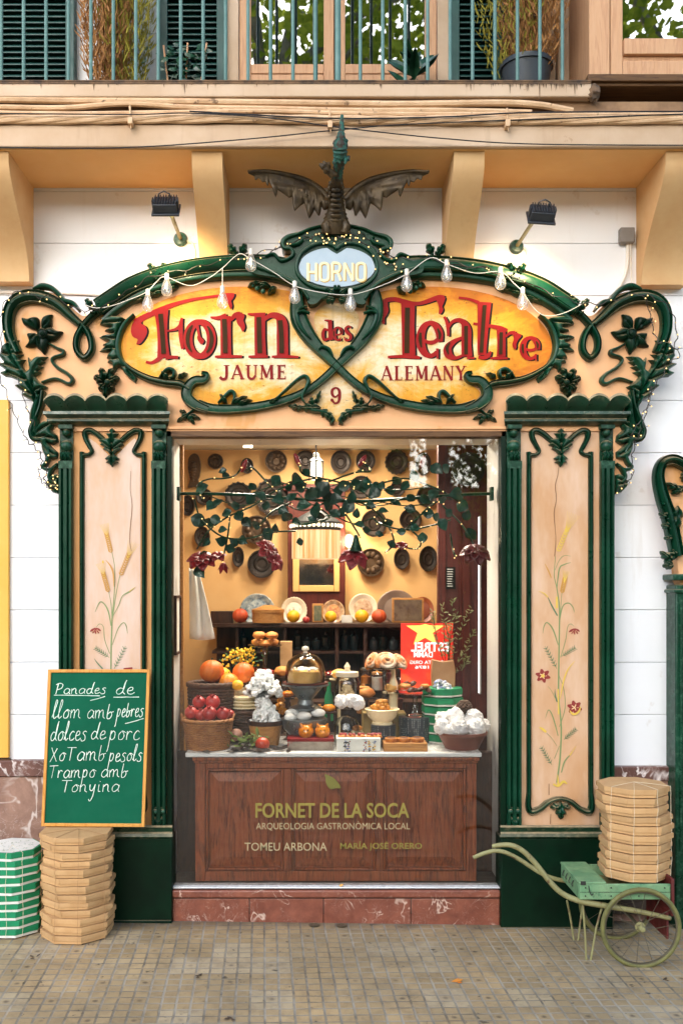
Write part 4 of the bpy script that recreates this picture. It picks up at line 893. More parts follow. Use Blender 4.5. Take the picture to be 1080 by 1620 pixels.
# t
S([(725, 471), (740, 473), (757, 479)], [3.5, 4, 6], False); S([(765.5, 478), (764, 510), (762, 545), (762, 562)], [22, 18, 15, 13], True, ([(766, 483), (763.5, 515), (760.5, 558)], 6)); S([(756, 565), (765, 566), (772, 562), (775.5, 556)], [5, 6, 7, 3])
S([(748, 512), (770, 515), (790, 519), (802, 523)], [4, 5, 7, 5], False)
flush()
# r
S([(792, 522), (792.5, 545), (792, 564)], [14, 13, 14], True, ([(792, 526), (791.5, 545), (791, 561)], 5.5)); S([(775, 567), (790, 566.5), (803, 567)], [3, 5, 3]); S([(799, 533), (806, 527), (814, 527)], [3, 5, 7])
BL([(810, 525), (818, 527), (824, 531), (819, 538), (816, 544), (816, 550), (813, 553), (809.5, 545), (812, 536)])
flush()
letter_e(838, 551, 12, 16.5, 9)
flush()
# des
S([(513, 507), (520, 507)], [2, 3]); S([(521.5, 506), (522, 525), (523, 538)], [6.5, 6.5, 7]); S([(519, 523), (513, 521), (510.5, 529), (513, 538), (520, 535)], [3, 4, 5.5, 4, 3])
flush()
letter_e(534, 528, 6, 10, 5)
flush()
S([(555, 519), (551, 516), (546.5, 520), (549, 526), (554, 531), (553, 537), (547, 538.5), (544.5, 533)], [3.5, 3, 4, 5.5, 5, 4, 3, 2])
flush()
# serif capitals
SER = {'A': ([([(0.04, 0), (0.4, 1)], .09), ([(0.38, 1), (0.76, 0)], .2), ([(0.18, .33), (0.62, .33)], .08), ([(-.06, .03), (.2, .03)], .06), ([(.58, .03), (.92, .03)], .06)], .86),
       'J': ([([(.5, 1), (.5, .25), (.4, .03), (.18, .02), (.05, .17)], .2), ([(.3, .97), (.72, .97)], .06)], .72),
       'U': ([([(.18, 1), (.18, .25), (.32, .05), (.52, .05), (.68, .25)], .17), ([(.68, .2), (.68, 1)], .09), ([(.0, .97), (.36, .97)], .06), ([(.54, .97), (.82, .97)], .06)], .86),
       'M': ([([(.12, 0), (.14, 1)], .09), ([(.14, 1), (.46, .12)], .19), ([(.46, .12), (.76, 1)], .09), ([(.8, 1), (.82, 0)], .2), ([(.0, .03), (.26, .03)], .06), ([(.66, .03), (.98, .03)], .06), ([(.0, .97), (.2, .97)], .06), ([(.74, .97), (.95, .97)], .06)], 1.02),
       'E': ([([(.2, 0), (.2, 1)], .2), ([(.04, .96), (.62, .96)], .08), ([(.2, .52), (.5, .52)], .08), ([(.04, .04), (.64, .04)], .08), ([(.6, .98), (.59, .8)], .06), ([(.62, .02), (.62, .22)], .06), ([(.5, .62), (.5, .42)], .05)], .74),
       'L': ([([(.2, 0), (.2, 1)], .2), ([(.04, .97), (.4, .97)], .06), ([(.04, .04), (.6, .04)], .08), ([(.58, .02), (.58, .24)], .06)], .68),
       'N': ([([(.12, 0), (.12, 1)], .09), ([(.12, 1), (.68, 0)], .2), ([(.7, 0), (.7, 1)], .09), ([(.0, .03), (.26, .03)], .06), ([(.0, .97), (.2, .97)], .06), ([(.56, .97), (.84, .97)], .06)], .88),
       'Y': ([([(.08, 1), (.38, .5)], .2), ([(.38, .5), (.68, 1)], .09), ([(.38, .52), (.38, 0)], .18), ([(-.05, .97), (.26, .97)], .06), ([(.52, .97), (.82, .97)], .06), ([(.22, .03), (.54, .03)], .06)], .8)}
def caps(word, px0, px1, pyt, pyb, mb, y, gap=.12):
    tot = sum(SER[c][1] for c in word) + gap * (len(word) - 1); sx = (px1 - px0) / tot; h = pyb - pyt; x = px0
    for c in word:
        for pts, w in SER[c][0]: mb.ribbon(X([(x + a * sx, pyb - b * h) for a, b in pts], -.0095), w * sx * u, y, 5)
        x += (SER[c][1] + gap) * sx
for a in (('JAUME', 347, 454, 577.5, 600, .12), ('ALEMANY', 603, 737, 579, 602, .1)):
    q = MB(); caps(*a[:5], q, -.0105, a[5]); q.build('family_name', M['red2'], por, smooth=0)
q = MB()
P9 = [(526, 634), (530, 638), (535.5, 635), (537, 625), (536, 617), (531, 613.5), (525.5, 617), (525.5, 624), (530, 628), (535.5, 624)]
q.ribbon(X(P9, -.0095), [4 * u, 3 * u, 4 * u, 5 * u, 4.5 * u, 3 * u, 4.5 * u, 4.5 * u, 3 * u, 2.5 * u], -.008); q.ell(W(525, 633, -.008), 2.6 * u, .0015, 2.6 * u, 10, 6); q.build('house_number', M['red2'], por, smooth=0)
HOR = {'H': [[(0, 0), (0, 1)], [(.62, 0), (.62, 1)], [(0, .48), (.62, .48)]], 'O': [[(.31, 1), (.08, .94), (0, .78), (0, .22), (.08, .06), (.31, 0), (.54, .06), (.62, .22), (.62, .78), (.54, .94), (.31, 1)]], 'R': [[(0, 0), (0, 1)], [(0, 1), (.35, 1), (.55, .9), (.58, .74), (.5, .57), (.3, .5), (0, .5)], [(.32, .5), (.5, .3), (.62, 0)]], 'N': [[(0, 0), (0, 1)], [(0, 1), (.62, 0)], [(.62, 0), (.62, 1)]]}
g1, g2 = MB(), MB()
for i, ch in enumerate('HORNO'):
    for st in HOR[ch]:
        P = [(487 + i * 19.2 + a * 21, 444 - b * 28) for a, b in st]; g2.ribbon(X([(a + 1.3, b + 1) for a, b in P], -.085), 4.2 * u, -.0845, 4); g1.ribbon(X(P, -.085), 3.6 * u, -.0865, 4)
g2.build('plate_shadow', M['gold_edge'], por, smooth=0); g1.build('plate_lettering', mk('cream_letters', C(236, 220, 168), rough=.4, bump=0), por, smooth=0)

# ------------------------------------------------------------------ pillars
FL = [(-1, 0), (-1, .75), (-.92, 1), (-.62, 1), (-.55, .55), (-.42, .4), (-.3, .55), (-.24, .95), (.24, .95), (.3, .55), (.42, .4), (.55, .55), (.62, 1), (.92, 1), (1, .75), (1, 0)]
for s in (0, 1):
    f = (lambda p: p) if s == 0 else (lambda p: mir(p, 1.0))
    def fb(mb, a, b, t, bt, ya, yb_):                         # box from left-half pixels, mirrored when needed
        a2, b2 = sorted((f([(a, 0)])[0][0], f([(b, 0)])[0][0])); mb.pbox(a2, b2, t, bt, ya, yb_)
    zt, zb = 672, 1306
    q = MB(); fb(q, 97, 264, zt, zb, .012, WY); q.build('pilaster', M['panel_ochre'] if s == 0 else M['panel'], por)
    # the paler painted panel inside the moulding
    q = MB(); fp = [(134, 726), (144, 720), (136, 700), (141, 693), (152, 700), (168, 716), (178, 726), (188, 716), (204, 700), (213, 693), (219, 700), (212, 720), (222, 726), (222, 1268), (210, 1268), (178, 1262), (146, 1268), (134, 1268)]
    q.flat(X(f(fp)), .0085); q.build('painted_panel', M['panel_pale' if s == 0 else 'panel'], por, smooth=0)
    for a, b in ((95, 116), (241, 263)):
        q = MB(); xc = f([((a + b) / 2, 0)])[0][0]; w = (b - a) * u
        q.sweep(X([(xc, 742), (xc, zb - 1)]), w, .0, .035, FL, smooth=False); q.box(Xp(xc) - w / 2, Xp(xc) + w / 2, -.001, WY, Zp(zb - 1), Zp(674))
        q.box(Xp(xc) - w * .52, Xp(xc) + w * .52, -.03, 0, Zp(742), Zp(730)); q.box(Xp(xc) - w * .5, Xp(xc) + w * .5, -.028, 0, Zp(1286), Zp(1276))
        c = W(xc, 694, -.02); q.ell((c.x, -.014, c.z - 12 * u), w * .5, .04, 10 * u, 14, 8); q.box(c.x - w * .52, c.x + w * .52, -.05, 0, Zp(680), Zp(674)); q.ell((c.x, -.02, Zp(686)), w * .33, .03, 6 * u, 12, 8)
        for k in (-1, 0, 1): bb, tt = X([(xc + k * 3, 712), (xc + k * 7, 730)]); q.leaf(bb, tt, 5 * u, -.02, .025, 2)
        for k in (-1, 1): q.ell((c.x + k * w * .27, -.03, Zp(1282)), w * .2, .015, w * .2, 10, 6); bb, tt = X([(xc, 1304), (xc + k * 7, 1290)]); q.leaf(bb, tt, 4 * u, -.02, .02, 2)
        q.build('fluted_column', G, por, smooth=40)
    q = MB(); fb(q, 263.5, 272, 676, 1462, .004, .09); q.build('door_jamb', M['green_dark'], por, bevel=.004)
    # moulding line
    q = MB()
    A = [(130, 1262), (130, 1000), (130, 740), (131, 722), (141, 719), (146, 714), (142, 706), (136, 694), (135, 684), (143, 681), (154, 687), (166, 697), (179, 704)]
    B = [(179, 704), (192, 697), (204, 687), (215, 681), (223, 684), (222, 694), (216, 706), (212, 714), (217, 719), (227, 722), (228, 740), (228, 1000), (228, 1262)]
    for P in (A, B): q.sweep(X(f(P)), [7 * u, 7 * u, 7 * u, 7 * u, 6 * u, 6 * u, 7 * u, 8 * u, 9 * u, 9 * u, 9 * u, 8 * u, 5 * u] if P is A else [5 * u, 8 * u, 9 * u, 9 * u, 9 * u, 8 * u, 7 * u, 6 * u, 6 * u, 7 * u, 7 * u, 7 * u, 7 * u], .012, .03, PROF_OGEE)
    q.sweep(X(f([(130, 1255), (129, 1275), (134, 1284), (148, 1279), (162, 1268), (179, 1263), (196, 1268), (210, 1279), (224, 1284), (229, 1275), (228, 1255)])), [7 * u, 9 * u, 11 * u, 9 * u, 8 * u, 7 * u, 8 * u, 9 * u, 11 * u, 9 * u, 7 * u], .012, .034, PROF_OGEE)
    q.build('panel_moulding', G, por)
    q = MB()
    hp = [(637, 888), (656, 906), (647, 916), (674, 920), (664, 934), (656, 946), (690, 952), (714, 962), (694, 974), (706, 985), (680, 998), (690, 1008), (664, 1024), (650, 1040), (662, 1050), (680, 1065), (660, 1074), (674, 1085), (655, 1092), (637, 1112)]
    hp = hp + [(1274 - x, y) for x, y in hp[::-1][1:-1]]; K = lambda pts: [(x / 3.6 + .8, 430 + y / 3.6) for x, y in pts]
    q.relief(X(f(K(hp))), .006, .04, 5 * u, [X(f(K(r))) for r in ([(637, 895), (637, 1105)], [(637, 1010), (700, 964)], [(637, 1010), (574, 964)], [(637, 1020), (680, 1002)], [(637, 1020), (594, 1002)], [(637, 985), (664, 930)], [(637, 985), (610, 930)], [(637, 1040), (670, 1066)], [(637, 1040), (604, 1066)])], .5, 1.6 * u, step=.005)
    q.build('palmette', G, por); q = MB()
    for b, t, w, lb in (((178, 1268), (178, 1296), 11, 3), ((176, 1272), (162, 1278), 6, 2), ((180, 1272), (194, 1278), 6, 2)):
        bb, tt = X(f([b, t])); q.leaf(bb, tt, w * u, .004, .04, lb)
    q.build('palmette', G, por)
    # cornice with scalloped lip
    q = MB(); x0, x1 = sorted((f([(78, 0)])[0][0], f([(271, 0)])[0][0])); N = 60; 
    rows = [(.012, 636, 0), (-.11, 637, 1), (-.118, 641, 1), (-.10, 645, .6), (-.06, 650, .2), (-.035, 655, 0), (-.03, 660, 0), (.012, 660, 0)]
    vs = []
    for j in range(N + 1):
        t = j / N; ph = (t * 6) % 1.0; sc = abs(sin(pi * t * 6)); xx = x0 + (x1 - x0) * t
        for yy, py, k in rows:
            ins = (1 - k) * (0.5 - t) * 14
            vs.append((Xp(xx + ins), yy, Zp(py - k * (sc ** .7) * 9)))
    m8 = len(rows)
    q.add(vs, [(i * m8 + j, i * m8 + j + 1, (i + 1) * m8 + j + 1, (i + 1) * m8 + j) for i in range(N) for j in range(m8 - 1)] + [tuple(range(m8 - 1, -1, -1)), tuple(N * m8 + k for k in range(m8))])
    q.build('cornice_lip', M['green_dusty'], por, smooth=40)
    q = MB(); pr = [(-.012, 655), (-.098, 655.5), (-.10, 660), (-.07, 662), (-.055, 664), (-.06, 666), (-.06, 669), (-.03, 673), (.01, 674)]
    vs = []; 
    for xx, kk in ((x0 - 2, 1), (x1 + 2, -1)):
        for yy, py in pr: vs.append((Xp(xx + kk * (7 + yy * 70)), yy, Zp(py)))
    k9 = len(pr); q.add(vs, [(j, j + 1, k9 + j + 1, k9 + j) for j in range(k9 - 1)] + [tuple(range(k9 - 1, -1, -1)), tuple(k9 + j for j in range(k9))]); q.build('cornice_ledge', M['green_dusty'], por, smooth=30)
    # plinth
    q = MB(); xa, xb = (92, 272) if s == 0 else (792, 969)
    g0 = min(zg(Xp(xa)), zg(Xp(xb))) - .06
    q.box(Xp(xa, -.04), Xp(xb, -.04), -.04, WY, g0, Zp(1326, -.04)); q.box(Xp(xa, -.04), Xp(xb, -.04), -.045, WY, g0, g0 + .075)
    q.build('plinth', M['green_dark'], por, bevel=.006)
    q = MB(); pr = [(.01, 1305), (-.05, 1306), (-.062, 1309), (-.05, 1313), (-.046, 1316), (-.056, 1319), (-.06, 1324), (-.045, 1327), (.01, 1327)]
    vs = [(Xp(xx, yy), yy, Zp(py, yy)) for xx in (xa - 1, xb + 1) for yy, py in pr]; k9 = len(pr)
    q.add(vs, [(j, j + 1, k9 + j + 1, k9 + j) for j in range(k9 - 1)] + [tuple(range(k9 - 1, -1, -1)), tuple(k9 + j for j in range(k9))]); q.build('plinth_moulding', M['green_dusty'], por, smooth=30)

# ------------------------------------------------------------------ wheat and tulips painted on the pilaster panels
wh_g, wh_y, wh_o, wh_r, wh_d, wh_t = (mk('painted_' + n, c, rough=.6, bump=0) for n, c in (('stem_green', C(122, 140, 88)), ('straw_yellow', C(214, 178, 72)), ('wheat_ochre', C(190, 138, 62)), ('petal_red', C(136, 42, 34)), ('leaf_green', C(84, 118, 84)), ('petal_pale', C(226, 190, 140))))
def painting(dx, dy, flowers, full, nm):
    mbs = {k: MB() for k in 'gyordt'}
    y = .0070
    def st(k, pts, w): mbs[k].ribbon([(Xp(a + dx, .008), Zp(b + dy, .008)) for a, b in pts], [x * u * .82 for x in w] if isinstance(w, (list, tuple)) else w * u * .82, y - {'g': 0, 'y': .0004, 'd': .0008, 'o': .0012, 'r': .0016, 't': .0022}[k], 5)
    def ear(b, t, k='o'):
        (x0, y0), (x1, y1) = b, t; L = hypot(x1 - x0, y1 - y0); ux, uy = (x1 - x0) / L, (y1 - y0) / L
        for i in range(9):
            q = i / 8
            for sg in (-1, 1):
                a = (x0 + ux * L * q, y0 + uy * L * q); e = (a[0] + ux * 5 - uy * sg * 3.4, a[1] + uy * 5 + ux * sg * 3.4); st(k, [a, ((a[0] + e[0]) / 2 - uy * sg * .8, (a[1] + e[1]) / 2 + ux * sg * .8), e], [1.4, 2.4, .8])
        for i in range(7):
            sp = (i - 3) * .1; a = (x0 + ux * L * .8, y0 + uy * L * .8); st('y', [a, (a[0] + (ux - uy * sp) * L * .95, a[1] + (uy + ux * sp) * L * .95)], [.9, .35])
    def spray(b, t, k='d'):
        st('g', [b, t], [1.0, .6])
        for i in range(1, 8):
            q = i / 8; a = (b[0] + (t[0] - b[0]) * q, b[1] + (t[1] - b[1]) * q); L = hypot(t[0] - b[0], t[1] - b[1]); ux, uy = (t[0] - b[0]) / L, (t[1] - b[1]) / L
            for sg in (-1, 1): st(k, [a, (a[0] + ux * 3 - uy * sg * 4, a[1] + uy * 3 + ux * sg * 4)], [1.6, .6])
    def tulip(c, k='r'):
        for ax, ay in ((-9, 5), (-5, 8), (0, 9), (5, 8), (8, 4)): st(k, [c, (c[0] + ax * .6, c[1] + ay * .5), (c[0] + ax, c[1] + ay)], [3, 4.2, 1.2])
        for ax, ay in ((-6, 7), (2, 9), (6, 6)): st('t', [(c[0] + ax * .3, c[1] + ay * .3), (c[0] + ax, c[1] + ay)], [.6, .8])
    def flower(c):
        for i in range(6):
            a = i * pi / 3 + .3; st('r', [c, (c[0] + 6 * cos(a), c[1] + 5.5 * sin(a)), (c[0] + 12 * cos(a), c[1] + 11 * sin(a))], [3, 8.5, 3])
        for i in range(5): a = i * 1.257; st('t', [c, (c[0] + 6 * cos(a), c[1] + 5 * sin(a))], [2, 1.6])
        mbs['y'].ell((Xp(c[0] + dx, .008), y - .0028, Zp(c[1] + dy, .008)), 3 * u, .0006, 3 * u, 10, 6)
    globals()['_p'] = (st, ear, spray, tulip, flower)
    full(st, ear, spray, tulip, flower)
    ro = None
    for k, mt in (('g', wh_g), ('y', wh_y), ('o', wh_o), ('r', wh_r), ('d', wh_d), ('t', wh_t)):
        if mbs[k].v: mbs[k].build(nm, mt, por, smooth=0)
def left_art(st, ear, spray, tulip, flower):
    st('g', [(176, 1100), (176, 1040), (177, 1000), (178, 975), (181, 940), (182, 900), (177, 872)], [2.4, 2.6, 2.6, 2.2, 1.6, 1.2, 1]); st('g', [(178, 980), (184, 940), (190, 910), (192, 905)], [1.6, 1.3, 1, .8]); st('g', [(178, 985), (176, 955), (172, 935)], [1.4, 1.2, .8])
    ear((176, 874), (170, 848)); ear((191, 910), (203, 880)); ear((172, 936), (165, 910)); st('o', [(181, 928), (180, 908), (176, 896), (168, 886)], [1, 3, 3, .6])
    st('g', [(176, 990), (172, 968), (165, 955), (158, 953), (151, 968)], [1.5, 2.6, 2.4, 2, .6]); st('g', [(178, 976), (188, 958), (194, 943), (205, 936), (214, 929)], [1, 1.4, 1.6, 2.6, .6]); st('y', [(205, 936), (214, 929)], [1.4, .5])
    st('g', [(178, 1020), (185, 1000), (190, 990), (196, 985), (200, 990), (202, 1002)], [1, 1.4, 1.8, 1.6, 1.6, .6]); st('g', [(174, 1034), (166, 1012), (164, 992), (158, 987), (153, 992)], [1.2, 1.3, 1.1, 1, .8]); tulip((152, 994))
    spray((173, 1040), (150, 1024)); spray((181, 1058), (199, 1022)); st('d', [(163, 1058), (154, 1048), (150, 1042)], [2.6, 2, .6]); mbd = None
    st('y', [(162, 889), (164.5, 889)], [5, 5]); st('r', [(196, 1058), (210, 1057)], [3, 4])
def right_art(st, ear, spray, tulip, flower):
    st('g', [(880, 1238), (885, 1200), (887, 1150), (883, 1105), (883, 1060), (884, 1000), (884, 960), (880, 930), (876, 910), (878, 880)], [3, 3, 3, 3, 2.8, 2.6, 2.4, 1.8, 1.4, 1]); st('y', [(883, 1130), (882, 1090)], [2.6, 2.2]); st('y', [(880, 962), (880, 944)], [4, 3]); st('g', [(884, 1150), (893, 1120), (891, 1090), (884, 1070)], [1.2, 1.5, 1.2, 1])
    ear((882, 872), (896, 838), 'y'); ear((888, 938), (892, 918)); st('g', [(884, 990), (887, 950), (888, 938)], [1.2, 1, .8]); st('o', [(871, 914), (867, 904), (861, 892)], [1.4, 2.6, .8])
    st('g', [(884, 985), (889, 960), (898, 954), (905, 960), (908, 969)], [1.2, 2, 2, 1.8, .5]); st('d', [(881, 974), (872, 958), (866, 945)], [2.6, 2.6, 1]); st('y', [(866, 945), (860, 939), (851, 935)], [2, 2, .5]); st('g', [(880, 932), (884, 900), (892, 893), (902, 890)], [1.2, 2.6, 2, .6]); st('g', [(877, 902), (884, 886), (892, 879), (902, 880)], [.8, 1, 1, .5])
    st('g', [(882, 1020), (874, 996), (865, 985), (860, 990), (858, 1002)], [1.5, 2.6, 2, 1.8, .5]); st('g', [(886, 1040), (894, 1012), (897, 992), (902, 987), (907, 991)], [1.2, 1.3, 1, 1, .8]); tulip((908, 995))
    spray((888, 1038), (910, 1024)); spray((880, 1058), (861, 1022)); st('y', [(885, 1105), (891, 1075), (898, 1058), (908, 1046)], [1, 2.8, 2, .6]); flower((858, 1069)); flower((908, 1119)); st('y', [(900, 1124), (906, 1130), (914, 1126), (917, 1118)], [2, 4, 4, 2])
    st('d', [(880, 1110), (877, 1098), (877, 1090)], [2.4, 1.8, .5]); st('g', [(878, 1105), (871, 1092), (866, 1086)], [1, .8, .6]); st('g', [(882, 1164), (874, 1135), (867, 1123), (862, 1136)], [1.5, 2.2, 1.6, .5]); st('y', [(863, 1158), (857, 1153), (852, 1150)], [4, 4.5, 1]); st('g', [(880, 1180), (872, 1168), (864, 1160)], [.8, .8, .8])
    spray((891, 1170), (911, 1152)); spray((872, 1210), (854, 1180)); st('g', [(876, 1200), (884, 1180)], [1, 1]); st('g', [(887, 1222), (892, 1205), (900, 1195)], [2, 2.6, 1.4]); st('y', [(900, 1195), (910, 1180)], [2, .5]); st('y', [(874, 1240), (882, 1243), (890, 1236), (896, 1240)], [3, 4, 5, 2]); st('y', [(882, 1242), (881, 1225)], [4, 1])
painting(0, 0, None, left_art, 'painted_wheat'); painting(0, 0, None, right_art, 'painted_wheat')
q = MB()                                                      # long cracks in the paint
for P in ([(884, 735), (882, 752), (878, 768), (880, 790), (876, 812), (879, 850), (877, 880)], [(207, 745), (206, 775), (209, 800), (205, 850), (208, 872)], [(868, 1240), (868, 1258)], [(871, 1288), (870, 1304)]):
    q.ribbon(X(P), [.8 * u * R.uniform(.6, 1.6) for _ in P], .0052, 3)
q.build('paint_crack', mk('crack', C(120, 84, 54), rough=.8, bump=0), por, smooth=0)

# ------------------------------------------------------------------ shop window
win = thing('shop_window', 'large plate glass shop window with gold lettering above a red marble step', 'shop window', (Xp(530), .05, zg(0)))
jx0, jx1 = Xp(272, .09), Xp(789, .09); zl = Zp(690, .09); zst = Zp(1404, 0)
q = MB(); q.box(jx0 - .08, jx0, .092, .47, zst, zl); q.box(jx1, jx1 + .08, .092, .47, zst, zl); q.box(jx0 - .08, jx1 + .08, .092, .44, zl, zl + .05); q.build('reveal', M['jamb'], win, bevel=.003)
q = MB(); q.box(jx0, jx0 + .02, .43, .468, zst, zl); q.build('inner_frame', M['boxwood'], win)
q = MB(); q.box(jx0 + .001, jx1 - .001, .045, .051, zst, zl); q.build('pane', M['pane'], win, smooth=0)
q = MB(); q.box(jx0, jx1, .0, .09, zst - .014, zst); q.build('sill', M['marble_white'], win, bevel=.003)
def mstep(a, b, ya, t, bt, nm):
    for p0, p1 in zip([a, 395, 512, 650], [394.4, 511.4, 649.4, b]):
        q = MB(); q.box(Xp(p0), Xp(p1), ya, .09, Zp(bt, ya) if bt < 1450 else -.1, Zp(t, ya)); q.build(nm, M['marble_red'], win, bevel=.006)
q = MB(); q.box(Xp(272), Xp(790), -.02, .09, Zp(1421, -.02), Zp(1409, -.02)); q.build('step_nosing', M['marble_red'], win, bevel=.009, bseg=3)
mstep(273, 790, -.003, 1421.4, 1470, 'step_block')
font_fit_cache = {}
def text_mesh(s, offset=0.0):
    cu = bpy.data.curves.new('t', 'FONT'); cu.body = s; cu.offset = offset; cu.resolution_u = 3
    ob = bpy.data.objects.new('t', cu); COL.objects.link(ob); dg = bpy.context.evaluated_depsgraph_get(); me = bpy.data.meshes.new_from_object(ob.evaluated_get(dg))
    vs = [tuple(v.co) for v in me.vertices]; fs = [tuple(p.vertices) for p in me.polygons]
    bpy.data.objects.remove(ob); bpy.data.curves.remove(cu); bpy.data.meshes.remove(me); return vs, fs
def text_on(mb, s, px0, px1, pyt, pyb, Y, offset=0.0, flip=False):
    vs, fs = text_mesh(s, offset); xa = min(v[0] for v in vs); xb = max(v[0] for v in vs); ya = min(v[1] for v in vs); yb_ = max(v[1] for v in vs)
    out = []
    for v in vs:
        t = (v[0] - xa) / (xb - xa); t = 1 - t if flip else t; w = (v[1] - ya) / (yb_ - ya); p = W(px0 + (px1 - px0) * t, pyb + (pyt - pyb) * w, Y); out.append(tuple(p))
    mb.add(out, [tuple(reversed(f)) for f in fs] if flip else fs)
q = MB(); text_on(q, 'FORNET DE LA SOCA', 404, 647, 1270, 1294, .0435, .022); o = q.build('lettering', M['glassgold'], win, smooth=0); o['label'] = 'olive gold shop name on the glass'
q = MB(); text_on(q, 'ARQUEOLOGIA GASTRON\u00d2MICA LOCAL', 405, 648, 1299, 1314, .0435, -.002); q.build('lettering', M['glasspale'], win, smooth=0)
q = MB(); text_on(q, 'TOMEU ARBONA', 387, 517, 1333, 1346, .0435, .004); q.build('lettering', M['glasspale'], win, smooth=0)
q = MB(); text_on(q, 'MAR\u00cdA JOS\u00c9 ORERO', 538, 667, 1331, 1346, .0435, .012); q.build('lettering', M['glassgold'], win, smooth=0)
q = MB(); q.flat(pw(cr([(514, 1225), (520, 1227), (530, 1233), (539, 1246), (531, 1247), (522, 1248), (516, 1240), (515, 1232)], 4, True), .0435), .0435); q.build('leaf_emblem', mk('emblem_olive', C(104, 98, 40), rough=.5, bump=0), win, smooth=0)
# framed notice on the left reveal
fr = thing('framed_notice', 'narrow dark framed notice hanging on the left window reveal', 'frame', (jx0 + .01, .28, Zp(1037, .3)))
za, zb = Zp(1036, .2), Zp(942, .2)
q = MB()
for b in ((.16, .175, za, zb), (.355, .37, za, zb), (.175, .355, za, za + .015), (.175, .355, zb - .015, zb)): q.box(jx0 + .001, jx0 + .018, *b)
q.build('frame', M['darkwood'], fr, bevel=.002)
q = MB(); q.box(jx0 + .001, jx0 + .008, .176, .354, za + .015, zb - .015); q.build('paper', M['card_white'], fr)
# ------------------------------------------------------------------ dragon on the crest
dr = thing('dragon_figure', 'bronze dragon with spread wings and a green tail rising above the sign', 'statue', tuple(W(532, 368, -.05)))
q = MB(); y0 = -.10
body = [((531, 370), 17, -.06), ((531, 358), 19, -.075), ((531, 343), 17.5, -.10), ((532, 330), 13, -.13), ((532, 318), 11.5, -.17), ((531, 306), 12.5, -.22), ((531, 294), 12, -.28), ((533, 282), 9, -.33), ((535, 272), 6.5, -.38)]
cc = cr([(a[0], a[1], r, y) for a, r, y in body], 6)
N = 16; vs = []
for i, (a, b, r, y) in enumerate(cc):
    for k in range(N):
        an = 2 * pi * k / N; rr = r * (1 + .10 * sin(i * 1.9 + (k % 2) * pi) * (1 if 8 < i else .5)); p = W(a + rr * cos(an), b, y - U(rr) * .8 * sin(an)); vs.append(tuple(p))
q.add(vs, [(i * N + k, i * N + (k + 1) % N, (i + 1) * N + (k + 1) % N, (i + 1) * N + k) for i in range(len(cc) - 1) for k in range(N)] + [tuple(range(N)), tuple((len(cc) - 1) * N + k for k in reversed(range(N)))])
for k in range(7):                                            # overlapping throat plates and brow scales
    q.ell(W(531, 300 + k * 8, -.29 + k * .026), U(7 + k * .7), .012, U(4), 12, 6)
for sx in (-1, 1):
    for k in range(4): q.ell(W(531 + sx * (8 + (k % 2) * 2), 290 + k * 7, -.31 + k * .03), U(3.4), .014, U(4.2), 8, 6)
    for k in range(3): c = W(531 + sx * (10 + k * 5), 366, -.10); q.tube([W(531 + sx * (9 + k * 3), 356, -.10), c, c + V((sx * .006, -.02, -.012))], [U(5), U(4), U(1.5)], 7)
    q.tube([W(531 + sx * 12, 348, -.10), W(531 + sx * 17, 358, -.12), W(531 + sx * 14, 368, -.11)], [U(6), U(7), U(5)], 8)
q.build('body', M['bronze'], dr, smooth=50)
q = MB()
P = [(534, 284, 6, -.34), (535, 268, 8, -.40), (537, 254, 9, -.45), (538, 242, 10.5, -.48), (538, 230, 10, -.50), (539, 218, 7, -.505), (540, 206, 4.5, -.51), (540.5, 194, 3.4, -.51), (541, 182, 2.4, -.51)]
cc = cr(P, 5); q.tube([W(a, b, y) for a, b, r, y in cc], [U(r) * (.8 + .25 * abs(sin(i * 1.3))) for i, (a, b, r, y) in enumerate(cc)], 9)
for i in range(26): a = R.uniform(0, 6.3); b = R.uniform(222, 262); p = W(538 + 9 * cos(a), b, -.47 - .03 * sin(a)); q.ell(p, U(R.uniform(2, 4)), None, U(R.uniform(2.5, 5)), 7, 5, jit=.3, seed=i)
q.tube([W(545, 252, -.46), W(551, 251, -.47), W(552, 247, -.47)], [U(4), U(4), U(2)], 6)
q.build('horn', M['verdigris'], dr, smooth=50)['label'] = 'green patinated horn'
q = MB(); q.tube([W(534, 272, -.38), W(524, 275, -.41), W(517, 268, -.42)], [U(6), U(6), U(5)], 8)
for a, b in ((506, 260), (512, 256), (520, 258), (514, 274)): q.tube([W(517, 267, -.42), W((517 + a) / 2, (267 + b) / 2, -.43), W(a, b, -.42)], [U(5), U(5), U(2.2)], 7)
q.build('claw', M['bronze'], dr, smooth=50)
wtop = [(396.7, 299.5), (425, 295), (457, 296.2), (484, 301.5), (505, 313), (519, 328)]
wbot = [(397, 301), (405.5, 304), (407, 310), (413, 306.5), (418, 312), (423, 310), (427.6, 308), (426, 319.5), (434, 322), (440.5, 321), (438, 333), (452, 327), (458, 331.5), (463.5, 329), (466.5, 352), (481, 337), (483.5, 341), (489, 361), (497, 345.5), (504, 357), (508, 339.5), (512, 347), (519, 343)]
def along(P, t):
    d = [0]
    for i in range(1, len(P)): d.append(d[-1] + hypot(P[i][0] - P[i - 1][0], P[i][1] - P[i - 1][1]))
    return P, d
def by_x(P, x):
    for i in range(1, len(P)):
        if P[i][0] >= x: k = (x - P[i - 1][0]) / max(1e-6, P[i][0] - P[i - 1][0]); return P[i - 1][1] + (P[i][1] - P[i - 1][1]) * k
    return P[-1][1]
